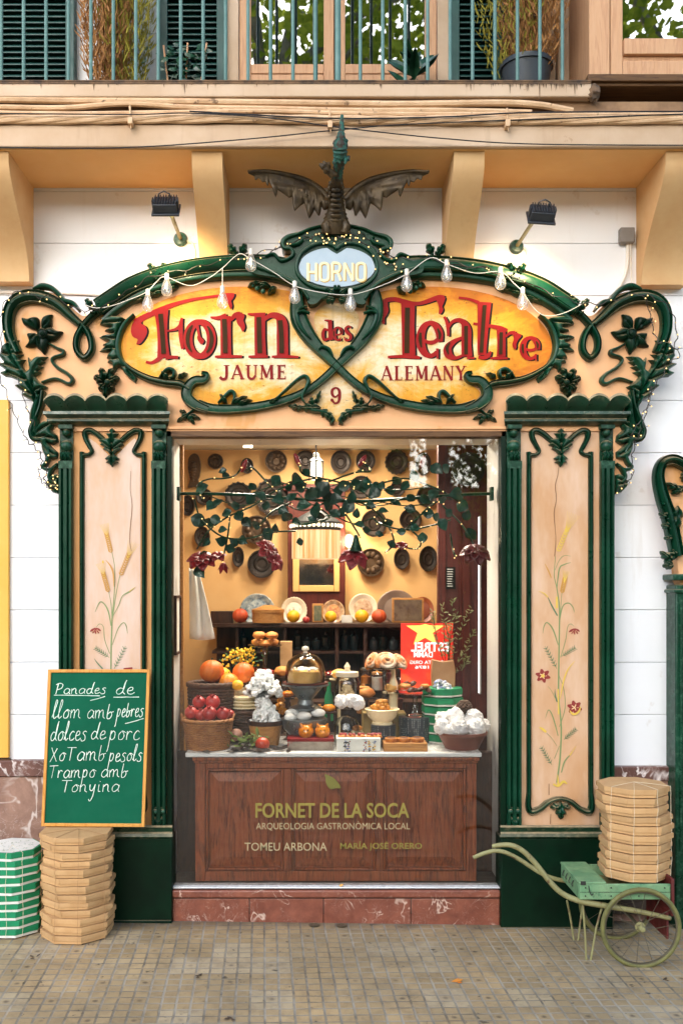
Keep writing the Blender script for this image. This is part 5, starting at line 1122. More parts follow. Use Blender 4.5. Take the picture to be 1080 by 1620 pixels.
for s in (0, 1):
    f = (lambda p: p) if s == 0 else (lambda p: mir(p, 1.02))
    tp = cr(wtop, 10); N, Mv = 110, 9; q = MB(); vs = []
    bl = sorted(set(wbot), key=lambda p: p[0])
    for i in range(N + 1):
        x = 396.8 + (519 - 396.8) * i / N; zt = by_x(tp, x); zb_ = max(by_x(bl, x), zt + .6); r = (519 - x) / 122
        for j in range(Mv + 1):
            v = j / Mv; py = zt + (zb_ - zt) * v
            ang = atan2(py - 322, 519 - x + 3); ribs = .011 * abs(sin(ang * 13 + .4)) * min(1, v * 2.2) * min(1, r * 4)
            y = -.10 - .13 * r ** 1.2 - .05 * sin(pi * min(1, v * .8)) * (1 - r) + ribs - .012 * (1 - v) ** 3
            a, b = f([(x, py)])[0]; p = W(a, b, 0); vs.append((p.x, y, p.z))
    m_ = Mv + 1; q.add(vs, [(i * m_ + j, i * m_ + j + 1, (i + 1) * m_ + j + 1, (i + 1) * m_ + j) for i in range(N) for j in range(Mv)])
    o = q.build('wing', M['bronze'], dr, smooth=60); md = o.modifiers.new('thickness', 'SOLIDIFY'); md.thickness = .008; md.offset = 0
    q = MB(); P = []
    for i, (x, py) in enumerate(tp): r = max(0, (519 - x) / 122); a, b = f([(x, py)])[0]; p = W(a, b, 0); P.append((p.x, -.115 - .13 * r ** 1.2, p.z - U(1.5)))
    q.tube(P, [U(1.6) + U(4.6) * (i / (len(P) - 1)) ** .8 for i in range(len(P))], 10); q.build('wing_bone', M['bronze'], dr, smooth=180)

# ------------------------------------------------------------------ floodlights over the sign
M['flood_glow'] = emit('flood_glow', (1, .82, .52, 1), 2)
def flood(hx, hy, ax, ay, bx, by_, wire, label, tilt):
    y = -.30; b = W(bx, by_, WY - .005); t = thing('floodlight', label, 'floodlight', tuple(b))
    q = MB(); q.lathe([(U(11.5), 0), (U(11.5), .012), (U(9.5), .03), (0, .034)], (b.x, WY - .002, b.z), 24, axis='y'); q.build('wall_plate', M['green'], t)
    h = W(hx, hy, y)
    q = MB(); q.tube([(b.x, WY - .02, b.z), W(ax, ay, y + .02), h + V((0, .03, -.02))], U(3), 10); q.build('arm', M['olive_metal'], t)
    w2, d2 = U(17.5), .045
    s = MB(); Mt = Matrix.Translation(h) @ Matrix.Rotation(tilt, 4, 'Y') @ Matrix.Rotation(radians(50), 4, 'X')
    def bx8(x0, x1, ya, yb_, za, zb):
        o = len(s.v); s.box(x0, x1, ya, yb_, za, zb); s.v[o:] = [tuple(Mt @ V(p)) for p in s.v[o:]]
    bx8(-w2, w2, -d2, d2, -.028, .02); bx8(-w2 - .012, w2 + .012, -d2 - .012, d2 + .012, -.040, -.028)
    for i in range(9): x = -w2 * .9 + i * w2 * .225; bx8(x, x + .006, -d2 * .9, d2 * .9, .02, .034)
    for sx in (-1, 1): bx8(sx * (w2 + .004) - .004, sx * (w2 + .004) + .004, -.02, .02, -.02, .03)
    s.build('housing', M['blackmetal'], t, bevel=.003)
    s = MB(); P = [Mt @ V(p) for p in ((-w2 * .5, 0, .03), (-w2 * .45, 0, .058), (0, 0, .072), (w2 * .45, 0, .058), (w2 * .5, 0, .03))]; s.tube(P, .004, 6); s.build('bracket', M['blackmetal'], t)
    s = MB(); bx8(-w2, w2, -d2, d2, -.0425, -.0405); s.build('lens', M['flood_glow'], t)
    q = MB(); q.tube(cr([W(a, c, WY - .012) for a, c in wire], 6), U(1.8), 6); q.build('flex', M['white_cable'], t)
    L = bpy.data.lights.new('flood', 'SPOT'); L.energy = 9.5; L.color = (1, .80, .46); L.spot_size = radians(125); L.spot_blend = .9; L.shadow_soft_size = .06
    lo = bpy.data.objects.new('flood_lamp', L); COL.objects.link(lo); p = h + V((0, .06, -.06)); lo.location = p; lo.parent = t; lo.matrix_parent_inverse = Matrix.Translation(t.location).inverted()
    lo.rotation_euler = (V((h.x * .9, .03, h.z - .42)) - p).to_track_quat('-Z', 'Y').to_euler()
flood(262, 323, 272, 342, 286, 379, [(292, 380), (303, 384), (308, 396), (307, 410), (304, 422)], 'small floodlight on a bent arm left of the dragon', 0)
flood(857, 336, 843, 350, 816, 391, [(822, 391), (831, 394), (835, 408), (838, 425), (843, 444)], 'small floodlight on a straight arm right of the dragon', radians(4))
jb = thing('junction_box', 'grey junction box with two cables on the white wall by the right bracket', 'junction box', tuple(W(993, 382, WY)))
q = MB(); q.pbox(981, 1004, 359, 383, WY - .05, WY - .001); q.build('box', M['greybox'], jb, bevel=.006)
q = MB(); q.tube(cr([W(a, b, WY - .012) for a, b in ((992, 383), (992, 410), (988, 435), (978, 455), (968, 472))], 5), U(3), 8); q.tube(cr([W(a, b, WY - .02) for a, b in ((997, 375), (997, 415), (998, 450), (998, 480))], 5), U(1.1), 6); q.build('cables', M['white_cable'], jb)
cable('wall_cable', [(-40, 463), (60, 462), (110, 464), (150, 466), (185, 470)], 2.2, M['white_cable'], 'pale cable running along the white wall behind the left wing of the sign', WY - .01)

# ------------------------------------------------------------------ string of big bulbs
sl = thing('bulb_string', 'white cord of ten pear shaped glass bulbs draped across the sign', 'light string', tuple(W(532, 480, -.14)))
yb2 = -.125
cordp = [(126, 478, -.06), (150, 487, -.08), (176, 484, -.1), (205, 474, -.11), (232, 462, yb2), (248, 446, -.1), (262, 438, yb2), (300, 452, -.11), (330, 440, -.1), (352, 424, -.11), (378, 402, -.09), (397, 410, yb2), (432, 430, -.13), (466, 452, yb2), (510, 463, -.13), (555, 466, yb2), (600, 453, -.13), (642, 434, yb2), (680, 408, -.1), (707, 418, yb2), (750, 432, -.11), (791, 430, yb2), (812, 448, -.1), (826, 462, yb2), (846, 490, -.1), (866, 500, -.1), (895, 494, -.09), (925, 478, -.07)]
q = MB(); q.tube([V(W(a, b, y)) for a, b, y in cr(cordp, 6)], U(.6), 5)
for a, b, c2, d in ((352, 424, 352, 464), (234, 464, 234, 470), (264, 438, 264, 446), (826, 462, 826, 466)): q.tube([W(a, b, yb2), W(c2, d, yb2)], U(.6), 5)
q.build('cord', M['white_cable'], sl)
pr = [(0, -30), (2.6, -30), (3.2, -22), (4, -20), (6.2, -14), (8.2, -8), (9, -2.5), (8.2, 2), (5, 5.6), (0, 7)]
proto = None
for a, b in ((234, 487), (264, 462), (352, 482), (397, 423), (466, 474), (554, 486), (643, 455), (706, 440), (791, 452), (826, 484)):
    c = W(a, b, yb2)
    if proto is None:
        q = MB(); q.lathe([(U(r * .95), U(-z * .93)) for r, z in reversed(pr)], tuple(c), 18); proto = q.build('bulb', M['bulb'], sl, smooth=180)
        q = MB(); q.lathe([(0, 0), (U(3.4), 0), (U(3.4), U(9)), (U(2), U(10)), (0, U(10))], (c.x, c.y, c.z + U(19)), 12); q.build('cap', M['white_cable'], proto)
        q = MB(); q.lathe([(0, 0), (U(1.2), U(2)), (U(1.2), U(14)), (0, U(17))], (c.x, c.y, c.z + U(0)), 8); q.build('filament_stem', emit('filament', (1, .8, .55, 1), .6), proto); c0 = c
        proto.location = (0, 0, 0)
    else:
        n = copy_tree(proto, sl); n.location = c - c0

# ------------------------------------------------------------------ fairy lights along the sign
fl_ = thing('fairy_lights', 'dark fairy light wire with tiny warm lamps wound along the top of the sign', 'fairy lights', tuple(W(532, 370, -.1)))
runs = [[(-6, 520), (8, 480), (30, 462), (60, 470), (84, 468), (110, 484), (140, 492), (165, 484), (200, 462), (240, 438), (290, 428), (330, 418), (370, 408), (410, 400), (450, 388), (480, 376), (510, 370), (536, 374), (562, 370), (585, 378), (606, 396), (630, 408), (680, 410), (730, 418), (780, 430), (830, 446), (880, 468), (925, 480), (960, 478), (1000, 466), (1030, 470), (1060, 490), (1070, 530), (1062, 560)],
        [(475, 382), (500, 372), (520, 378), (545, 376), (560, 384), (580, 386), (600, 400), (616, 420), (640, 424)], [(380, 408), (420, 404), (455, 384)], [(690, 412), (720, 420), (770, 424), (800, 438)],
        [(4, 520), (2, 560), (-2, 590), (10, 620), (22, 650), (34, 680), (46, 700), (60, 712), (68, 730), (62, 745), (64, 758), (74, 768), (84, 774)], [(30, 600), (38, 630), (46, 655), (56, 672)], [(72, 720), (76, 740), (70, 760), (90, 776)],
        [(1058, 560), (1048, 590), (1030, 620), (1022, 650), (1014, 680), (1004, 700), (998, 730), (1000, 752), (985, 768), (974, 776)], [(1030, 610), (1024, 640), (1008, 670), (996, 690)], [(1020, 470), (1028, 500), (1034, 530), (1046, 545)], [(1060, 545), (1074, 560), (1058, 575)]]
q = MB(); leds = []
for rn in runs:
    P = cr(rn, 8); off = R.uniform(-3, 3)
    pts = []
    for i, (a, b) in enumerate(P): pts.append(W(a + sin(i * 1.1 + off) * 1.6, b + cos(i * .9 + off) * 2.2, -.085 - .012 * sin(i * .7)))
    q.tube(pts, U(.75), 4)
    for i in range(1, len(pts), 5):
        d = V((R.uniform(-1, 1), R.uniform(-.8, 0), R.uniform(-1, 1))).normalized() * U(R.uniform(3, 9)); q.tube([pts[i], pts[i] + d], U(.6), 4); leds.append(pts[i] + d)
for i in range(16): a = R.uniform(0, 1); leds.append(W(495 + 75 * a + R.uniform(-4, 4), 372 + R.uniform(-4, 14), -.105))
for i in range(14): leds.append(W(R.uniform(70, 92), R.uniform(748, 776), -.09))
for i in range(14): leds.append(W(R.uniform(590, 640), R.uniform(388, 430), -.10))
q.build('wire', M['wire_dark'], fl_)
R.shuffle(leds)
q = MB(); q.ell(leds[0], U(1.05), None, None, 8, 5); l0 = q.build('led', M['led'], fl_)
for p in leds[1:98]: n = l0.copy(); COL.objects.link(n); n.location = p - leds[0]
q = MB()
for p in leds[98:]: q.ell(p, U(1.05), None, None, 6, 4)
if q.v: tag(q.build('led_glow', M['led'], fl_), kind='stuff')

# ------------------------------------------------------------------ octagonal pastry boxes
def octa(r, a0=pi / 8): return [(r * cos(a0 + i * pi / 4), r * sin(a0 + i * pi / 4)) for i in range(8)]
def make_box(name, r, hb, hl, mlid, mbase, printed=None):
    t = thing(name, None, None)
    b = MB(); O = octa(r * (.965 if mlid == mbase else .985)); b.add([(x, y, 0) for x, y in O] + [(x, y, hb) for x, y in O], [tuple(reversed(range(8))), tuple(range(8, 16))] + [(i, (i + 1) % 8, (i + 1) % 8 + 8, i + 8) for i in range(8)]); bo = b.build('tray', mbase, t, smooth=0, bevel=.0015)
    l = MB(); O = octa(r); O2 = octa(r * .955); z0, z1 = hb - hl * .15, hb + hl * .85
    l.add([(x, y, z0) for x, y in O] + [(x, y, z1) for x, y in O] + [(x, y, z0) for x, y in O2], [tuple(range(8, 16))] + [(i, (i + 1) % 8, (i + 1) % 8 + 8, i + 8) for i in range(8)] + [(i, i + 16, (i + 1) % 8 + 16, (i + 1) % 8) for i in range(8)])
    # corner tabs folded over the lid's side
    for i in range(0, 8, 2):
        (xa, ya), (xb, yb_) = O[i], O[(i + 1) % 8]; k = 1.014; t0 = .66
        p = [(xa + (xb - xa) * q, ya + (yb_ - ya) * q) for q in (t0, 1.0)]
        l.add([(p[0][0] * k, p[0][1] * k, z0 + .002), (p[1][0] * k, p[1][1] * k, z0 + .002), (p[1][0] * k, p[1][1] * k, z1 - .002), (p[0][0] * k, p[0][1] * k, z1 - .002)], [(0, 1, 2, 3)])
    l.build('lid', mlid, t, smooth=0, bevel=.0018)
    return t
def stack(proto, cx, cy, z, n, hgt, labels, group, wob, dz=.0, tilt=0.0, lean=(0, 0)):
    out = []; zz = z; rs = [R.uniform(.93, 1.07) for _ in range(n)]; k_ = n / sum(rs); rs = [q_ * k_ for q_ in rs]
    for i in range(n):
        o = proto if (i == 0 and not proto.get('label')) else copy_tree(proto)
        o.location = (cx + R.uniform(-wob, wob) + lean[0] * i, cy + R.uniform(-wob, wob) + lean[1] * i, zz); o.rotation_euler = (R.uniform(-.006, .006), R.uniform(-.006, .006), R.choice((0, pi / 4, pi / 2, pi)) + R.uniform(-.16, .16) + tilt); k2 = R.uniform(.975, 1.02); o.scale = (k2, k2, rs[i]); zz += hgt * rs[i]
        tag(o, labels(i, n), 'pastry box', group); out.append(o)
    return out
def lab(desc, where):
    def g(i, n):
        if i == n - 1: return '%s, topmost of those %s' % (desc, where)
        if i == 0: return '%s lying lowest %s' % (desc, where)
        return '%s, %s from the bottom %s' % (desc, ORD[i + 1], where)
    return g
bp = make_box('pastry_box', .198, .018, .025, M['cardboard'], M['cardboard'])
cb = W(125, 1490, -.215); gz = zg(cb.x)
st1 = stack(bp, cb.x, -.215, gz + .001, 13, .0432, lab('brown octagonal cardboard pastry box', 'under the chalkboard'), 'brown pastry boxes under the chalkboard', .008, lean=(-.0004, 0))
gp = make_box('pastry_box', .168, .0185, .0300, M['card_green'], M['card_white'])
cg = W(22, 1480, -.15)
st2 = stack(gp, cg.x - .005, -.16, zg(cg.x) + .001, 10, .0452, lab('green pastry box with white edge', 'at the left frame edge'), 'green and white pastry boxes on the pavement', .004)
# printed white lid of the topmost green box, and the stamp on the topmost brown box
q = MB(); zt = st2[-1].location.z + (.0185 + .03 * .85) * st2[-1].scale.z
O = octa(.158); c = st2[-1].location; q.add([(c.x + x, c.y + y, zt + .0008) for x, y in O], [tuple(range(8))]); q.build('lid_print', M['card_white'], st2[-1], smooth=0)
q = MB()
for i in range(70): a = R.uniform(0, 6.28); r = sqrt(R.random()) * .13; x, y = c.x + r * cos(a), c.y + r * sin(a); l = R.uniform(.006, .02); b = R.uniform(0, 3); q.add([(x, y, zt + .0014), (x + l * cos(b), y + l * sin(b), zt + .0014), (x + l * cos(b + .4), y + l * sin(b + .4), zt + .0014)], [(0, 1, 2)])
q.build('lid_drawing', mk('print_ink', C(150, 140, 110), C(120, 150, 120), rough=.7, bump=0), st2[-1], smooth=0)
q = MB(); c = st1[-1].location; zt = c.z + (.018 + .025 * .85) * st1[-1].scale.z
for i in range(9):
    x = c.x - .05 + i * .013; q.add([(x, c.y - .10 + .01 * sin(i), zt + .001), (x + .010, c.y - .10 + .012 * cos(i), zt + .001), (x + .012, c.y - .085, zt + .001), (x + .002, c.y - .085, zt + .001)], [(0, 1, 2, 3)])
    if i < 6: q.add([(x + .015, c.y - .115, zt + .001), (x + .024, c.y - .115, zt + .001), (x + .026, c.y - .106, zt + .001), (x + .016, c.y - .107, zt + .001)], [(0, 1, 2, 3)])
q.build('stamp', M['black_paint'], st1[-1], smooth=0)
def strings(name, cx, cy, r, z0, z1, angs, mat, label):
    q = MB()
    for a in angs:
        P = [(cx + cos(a) * (r + .003 + .004 * R.random()) + R.uniform(-.004, .004), cy + sin(a) * (r + .004 + .004 * R.random()), z0 + (z1 - z0) * i / 9) for i in range(10)]
        q.tube([V(p) for p in cr(P, 2)], .0012, 4)
        q.tube([V(P[-1]), V((cx + cos(a) * r * .5, cy + sin(a) * r * .5, z1 + .003)), V((cx, cy, z1 + .004))], .0012, 4)
    tag(q.build(name, mat), label, 'string')
strings('packing_string', cb.x, -.215, .196, gz + .004, gz + 13 * .0432 - .002, (-1.98, -1.35, -.62, -2.6), M['twine'], 'brown packing string round the brown boxes under the chalkboard')
strings('packing_string', cg.x - .005, -.16, .166, zg(cg.x) + .004, zg(cg.x) + .45, (-1.45, -.95), M['twine_white'], 'white packing string round the green and white boxes')

# ------------------------------------------------------------------ chalkboard
zc0 = gz + 13 * .0432 + .002
yB, yT = -.165, -.07
def bpt(s, t, dy=0.0):
    """point on the board: s across 0..1, t up 0..1"""
    a = W(66, 1307, yB); b = W(229, 1308, yB); c = W(238, 1059, yT); d = W(77, 1059, yT)
    p = a * (1 - s) * (1 - t) + b * s * (1 - t) + c * s * t + d * (1 - s) * t
    nn = (b - a).cross(d - a).normalized()
    return p + nn * dy
dz = zc0 - min(bpt(0, 0).z, bpt(1, 0).z)
ck = thing('chalkboard', 'green chalkboard with white chalk handwriting leaning on the left pillar', 'chalkboard', tuple(bpt(.5, 0)))
q = MB(); vs = [bpt(s, t, d) for d in (.002, -.010) for s, t in ((.02, .02), (.98, .02), (.98, .98), (.02, .98))]
q.add(vs, [(0, 1, 2, 3), (7, 6, 5, 4)] + [(i + 4, (i + 1) % 4 + 4, (i + 1) % 4, i) for i in range(4)]); q.build('board', M['chalkboard'], ck, smooth=0)
fw_, fh_ = .030, .0205
for s0, s1, t0, t1, nm in ((0, fw_, 0, 1, 0), (1 - fw_, 1, 0, 1, 0), (fw_, 1 - fw_, 0, fh_, 0), (fw_, 1 - fw_, 1 - fh_, 1, 0)):
    q = MB(); vs = [bpt(s, t, d) for d in (.010, -.012) for s, t in ((s0, t0), (s1, t0), (s1, t1), (s0, t1))]
    q.add(vs, [(0, 1, 2, 3), (7, 6, 5, 4)] + [(i + 4, (i + 1) % 4 + 4, (i + 1) % 4, i) for i in range(4)]); q.build('frame_strip', M['frame_wood'], ck, smooth=0, bevel=.002)
HW = {'a': (1, [[(.85, .8), (.5, 1), (.12, .6), (.15, .15), (.5, .02), (.85, .45), (.88, .9), (.85, .2), (1.0, .0)]]), 'n': (1, [[(.05, .95), (.1, 0)], [(.1, .6), (.4, .98), (.65, .8), (.7, .2), (.95, 0)]]), 'm': (1.5, [[(.05, .95), (.1, 0)], [(.1, .6), (.35, .98), (.55, .8), (.58, 0)], [(.58, .6), (.9, .98), (1.1, .8), (1.15, .2), (1.45, .0)]]),
      'd': (1.05, [[(.75, .8), (.4, .95), (.1, .5), (.2, .05), (.55, .05), (.8, .6), (.95, 1.9), (1.0, 2.1), (.85, 1.6), (.78, .4), (1.05, .0)]]), 'e': (.85, [[(.1, .45), (.6, .6), (.6, .95), (.3, .95), (.1, .5), (.25, .02), (.6, .02), (.9, .25)]]), 's': (.8, [[(.75, .9), (.45, 1), (.2, .75), (.55, .45), (.6, .05), (.2, -.1), (.0, .1)]]),
      'l': (.6, [[(.0, .1), (.35, 1.4), (.4, 2.0), (.22, 2.0), (.12, .8), (.25, .0), (.6, .25)]]), 'o': (.9, [[(.5, 1), (.12, .6), (.2, .08), (.6, .08), (.78, .55), (.5, 1), (.95, .8)]]), 'b': (.9, [[(.15, 1.7), (.12, .1), (.5, .0), (.7, .4), (.5, .75), (.15, .5)], [(.6, .7), (.9, .8)]]), 'p': (.95, [[(.2, 1.05), (.1, -.9), (.0, -1.25)], [(.15, .6), (.4, 1), (.7, .8), (.65, .25), (.35, .05), (.15, .3)]]),
      'r': (.75, [[(.1, .95), (.12, 0)], [(.12, .5), (.35, .95), (.7, .85)]]), 'c': (.8, [[(.75, .85), (.45, 1), (.12, .55), (.25, .03), (.65, .05), (.85, .25)]]), 'y': (.95, [[(.1, 1), (.2, .3), (.5, .2), (.75, .9)], [(.75, 1), (.65, -.5), (.4, -1.2), (.2, -1.0)]]), 'i': (.5, [[(.15, .95), (.18, .1), (.45, .05)], [(.2, 1.35), (.26, 1.4)]]),
      'P': (1.2, [[(.35, 1.9), (.2, 0)], [(.05, 1.7), (.6, 2.0), (1.05, 1.7), (.9, 1.05), (.3, .8)]]), 'X': (1.2, [[(.05, 1.6), (.5, .8), (1.0, -.05)], [(.85, 1.5), (.1, -.1)]]), 'T': (1.2, [[(.0, 1.55), (1.25, 1.6)], [(.62, 1.55), (.55, 0)]]), ' ': (.55, [])}
ch = MB()
def brd(cx_, cy_):                                           # crop pixels of the photo's board -> s,t
    t = (1000.5 - cy_) / (1000.5 - 105); xl = 235 + 40 * t; xr = 830 + 28 * t; return (cx_ - xl) / (xr - xl), t
def write(txt, xa, xb, yb_, xh):
    tot = sum(HW[c][0] + .12 for c in txt); sx = (xb - xa) / tot; x = xa
    for c in txt:
        for st in HW[c][1]:
            P = cr([(x + a * sx + (b - .5) * xh * .16 + R.uniform(-1, 1), yb_ - b * xh + R.uniform(-1.2, 1.2) - (x - xa) * .018) for a, b in st], 5)
            P3 = []
            for a, b in P: s_, t_ = brd(a, b); P3.append((s_, t_))
            rib(P3, R.uniform(.0015, .0023))
        x += (HW[c][0] + .12) * sx
def rib(P, w):
    o = len(ch.v); N = len(P); L = []; ch.lift += .00006
    for i, (s_, t_) in enumerate(P):
        a = bpt(*P[max(i - 1, 0)]); b = bpt(*P[min(i + 1, N - 1)]); d = (b - a); d = d.normalized() if d.length > 0 else V((1, 0, 0)); nn = V((0, -1, .1)).cross(d).normalized(); p = bpt(s_, t_, .0024 + ch.lift); ww = w * R.uniform(.75, 1.15); L += [p + nn * ww, p - nn * ww]
    ch.add(L, [(2 * i, 2 * i + 1, 2 * i + 3, 2 * i + 2) for i in range(N - 1)])
def line(x0, y0_, x1, y1): rib([brd(x0 + (x1 - x0) * i / 6, y0_ + (y1 - y0_) * i / 6 + R.uniform(-1, 1)) for i in range(7)], .002)
write('Panades', 312, 612, 248, 31); write('de', 662, 775, 248, 38); line(308, 254, 570, 258); line(648, 266, 795, 264); line(515, 286, 600, 262)
write('llom', 300, 470, 388, 50); write('amb', 498, 652, 388, 48); write('pebres', 668, 824, 378, 46); line(716, 418, 822, 388)
write('dolces', 288, 500, 515, 52); write('de', 520, 612, 506, 46); write('porc', 625, 805, 512, 52)
write('XoT', 286, 432, 632, 48); write('amb', 442, 610, 628, 50); write('pesols', 624, 820, 632, 46)
write('Trampo', 278, 552, 728, 44); write('amb', 580, 738, 722, 44); write('Tonyina', 348, 692, 808, 42)
ch.build('chalk_writing', M['chalk'], ck, smooth=0)

# ------------------------------------------------------------------ hand cart
yn, yf = -.58, -.19
wc = W(1013, 1468, yn); rw = .203
gzc = wc.z - rw
ct = thing('hand_cart', 'old green two wheeled hand cart with curved shafts carrying a stack of boxes', 'cart', (wc.x, (yn + yf) / 2, gzc))
def wheel(y):
    t = MB(); N = 48
    P = [(wc.x + (rw - .010) * cos(2 * pi * i / N), y, wc.z + (rw - .010) * sin(2 * pi * i / N)) for i in range(N)]; t.tube(P, .0115, 10, closed=True); tyre = t.build('wheel', M['rubber'], ct, smooth=180)
    t = MB(); P = [(wc.x + (rw - .022) * cos(2 * pi * i / N), y, wc.z + (rw - .022) * sin(2 * pi * i / N)) for i in range(N)]; t.tube(P, .006, 6, closed=True); t.build('rim', M['spoke'], tyre)
    t = MB()
    for i in range(14):
        a = 2 * pi * i / 14 + .1; s = 1 if i % 2 else -1; t.tube([(wc.x + .014 * cos(a + .8 * s), y + s * .012, wc.z + .014 * sin(a + .8 * s)), (wc.x + (rw - .024) * cos(a), y, wc.z + (rw - .024) * sin(a))], .0016, 4)
    t.build('spokes', M['spoke'], tyre)
    t = MB(); t.lathe([(0, -.045), (.010, -.045), (.016, -.03), (.016, -.02), (.026, -.016), (.026, -.01), (.016, -.008), (.016, .012), (.018, .014), (.012, .03), (.0, .032)], (wc.x, y, wc.z), 18, axis='y'); t.build('hub', M['cart_olive'], tyre)
wheel(yn); wheel(yf)
q = MB(); q.tube([(wc.x, yn, wc.z), (wc.x, yf, wc.z)], .009, 8); q.build('axle', M['spoke'], ct)
ztray = Zp(1399, yn + .03)
xl, xr = Xp(916, yn + .03), Xp(1060, yn + .03)
ya, yb3 = yn + .03, yf - .0
q = MB(); q.box(xl, xr, ya, ya + .016, ztray - .078, ztray); q.box(xl, xr, yb3 - .016, yb3, ztray - .078, ztray); q.box(xl - .001, xl + .015, ya + .017, yb3 - .017, ztray - .077, ztray - .001); q.build('side_board', M['cart_green'], ct, bevel=.003)
q = MB()
for bx_ in (xl + .03, xl + .16, xl + .30, xr - .03):
    for bz_ in (.018, .060): q.lathe([(0, 0), (.0045, 0), (.003, .004), (0, .0045)], (bx_, ya, ztray - bz_), 8, axis='y')
q.box(xl + .002, xr - .002, ya - .0012, ya - .0004, ztray - .041, ztray - .0385); q.build('bolts', M['darkiron'], ct)
q = MB(); q.box(xl + .016, xr, ya + .017, yb3 - .017, ztray - .07, ztray - .055); q.build('tray_floor', M['cart_olive'], ct)
q = MB(); q.box(xl - .004, xl + .135, ya - .002, yb3 + .002, ztray + .001, ztray + .012); q.build('lid_board', M['cart_green'], ct, bevel=.003)
q = MB(); q.box(xr + .001, xr + .016, ya - .01, yb3 + .01, ztray - .16, ztray + .03); q.box(xr + .001, xr + .014, ya + .06, yb3 + .0, ztray - .3, ztray - .161); q.build('end_board', M['cart_red'], ct, bevel=.003)
q = MB()                                                       # latch hook and hinge straps
q.tube(cr([(Xp(930, ya), ya - .005, ztray - .005), (Xp(931, ya), ya - .009, ztray - .03), (Xp(934, ya), ya - .009, ztray - .052), (Xp(937, ya), ya - .006, ztray - .045)], 4), .0025, 5); q.box(xl + .005, xl + .03, ya - .006, ya - .001, ztray - .002, ztray + .016)
for k in range(4): q.tube([(xl - .004, ya + .1 + k * .06, ztray - .01), (xl - .012, ya + .1 + k * .06, ztray - .03), (xl - .006, ya + .115 + k * .06, ztray - .045)], .003, 5)
q.build('ironwork', M['darkiron'], ct)
hn = [(778, 1339, 5), (795, 1336.5, 5.4), (811, 1338, 5.8), (826, 1346, 6), (840, 1359, 6.2), (855, 1377, 6.2), (870, 1396, 6.2), (888, 1413, 6.4), (915, 1425, 6.6), (957, 1433, 6.6), (1010, 1442, 6), (1060, 1453, 5)]
hf_ = [(748, 1357, 4.8), (765, 1350, 5), (783, 1346, 5), (800, 1349, 5), (820, 1359, 5.2), (840, 1372, 5.2), (860, 1384, 5.2), (880, 1391, 5.2), (905, 1395, 5.2), (950, 1402, 5), (1040, 1416, 4.8)]
for pts, y, k in ((hn, yn + .055, 1), (hf_, yf - .03, .95)):
    q = MB(); P = cr([(a, b, r) for a, b, r in pts], 6); Z = []
    q.tube([W(a, b, y) for a, b, r in P], [U(r * .5, y) * 1.75 * k * .8 for a, b, r in P], 9); q.build('shaft', M['cart_olive'], ct, smooth=180)
for y, pts in ((yn + .08, [(921, 1430), (925, 1480), (927, 1520), (931, 1522), (934, 1517), (942, 1470), (951, 1437)]), (yf - .03, [(896, 1424), (903, 1460), (907, 1487), (911, 1489), (914, 1486), (917, 1460), (921, 1432)])):
    q = MB(); q.tube([W(a, b, y) for a, b in cr(pts, 3)], .0055, 7); q.build('leg', M['cart_olive'], ct)
# boxes on the cart
bp2 = make_box('pastry_box', .182, .018, .026, M['cardboard'], M['cardboard'])
zb0 = ztray + .002; xb = Xp(1001, -.36)
st3 = []
offs = [0, .002, .004, .004, .012, .014, .012, -.012, -.016, -.006]
for i in range(10):
    o = bp2 if i == 0 else copy_tree(bp2)
    o.location = (xb + offs[i] + R.uniform(-.002, .002), -.365 + R.uniform(-.004, .004), zb0 + i * .0478); o.rotation_euler = (0, 0, R.uniform(-.1, .1)); o.scale = (1, 1, 1.075)
    tag(o, lab('brown octagonal cardboard pastry box', 'on the cart')(i, 10), 'pastry box', 'brown pastry boxes on the cart')
strings('packing_string', xb + .002, -.365, .18, zb0 + .004, zb0 + .476, (-1.9, -1.25, -2.55, -.5), M['twine_white'], 'pale packing string round the boxes on the cart')

# ------------------------------------------------------------------ neighbouring shopfronts at both edges
nb = thing('neighbour_shopfront', 'green and peach carved shopfront of the next shop at the right edge', 'shopfront', (2.1, .05, 0))
q = MB(); P = cr([(1072, 905), (1068, 870), (1062, 840), (1052, 810), (1044, 780), (1041, 752), (1046, 736), (1060, 730), (1076, 736), (1094, 748), (1120, 762)], 4) + [(1220, 760), (1220, 925), (1076, 925), (1072, 915)]
q.prism(pw(P), .0, .1); q.build('board', M['peach'], nb, bevel=.004)
q = MB(); q.sweep(pw([(1068, 880), (1062, 850), (1054, 815), (1044, 785), (1038, 755), (1044, 734), (1060, 728), (1078, 736), (1100, 752), (1140, 775)]), [20 * u, 22 * u, 22 * u, 20 * u, 17 * u, 16 * u, 17 * u, 17 * u, 16 * u, 14 * u], 0, .07, PROF_OGEE)
for b, t, w in (((1052, 810), (1040, 788), 7), ((1056, 822), (1040, 812), 8), ((1058, 836), (1044, 830), 8), ((1062, 850), (1048, 852), 8), ((1070, 800), (1060, 850), 12), ((1060, 890), (1042, 872), 9), ((1062, 892), (1046, 896), 9), ((1064, 886), (1058, 868), 8), ((1072, 780), (1052, 764), 8), ((1078, 770), (1060, 782), 8), ((1084, 764), (1076, 748), 8)):
    bb, tt = pw([b, t]); q.leaf(bb, tt, w * u, -.01, .055, 3)
q.build('scroll_moulding', G, nb)
q = MB(); q.box(Xp(1068, -.03), 3.2, -.03, WY, -.15, Zp(925, -.03)); q.box(Xp(1064, -.05), 3.2, -.055, WY, Zp(918, -.05), Zp(908, -.05)); q.box(Xp(1066, -.045), 3.2, -.05, WY, Zp(938, -.045), Zp(932, -.045)); q.build('pillar', G, nb, bevel=.008)
q = MB()
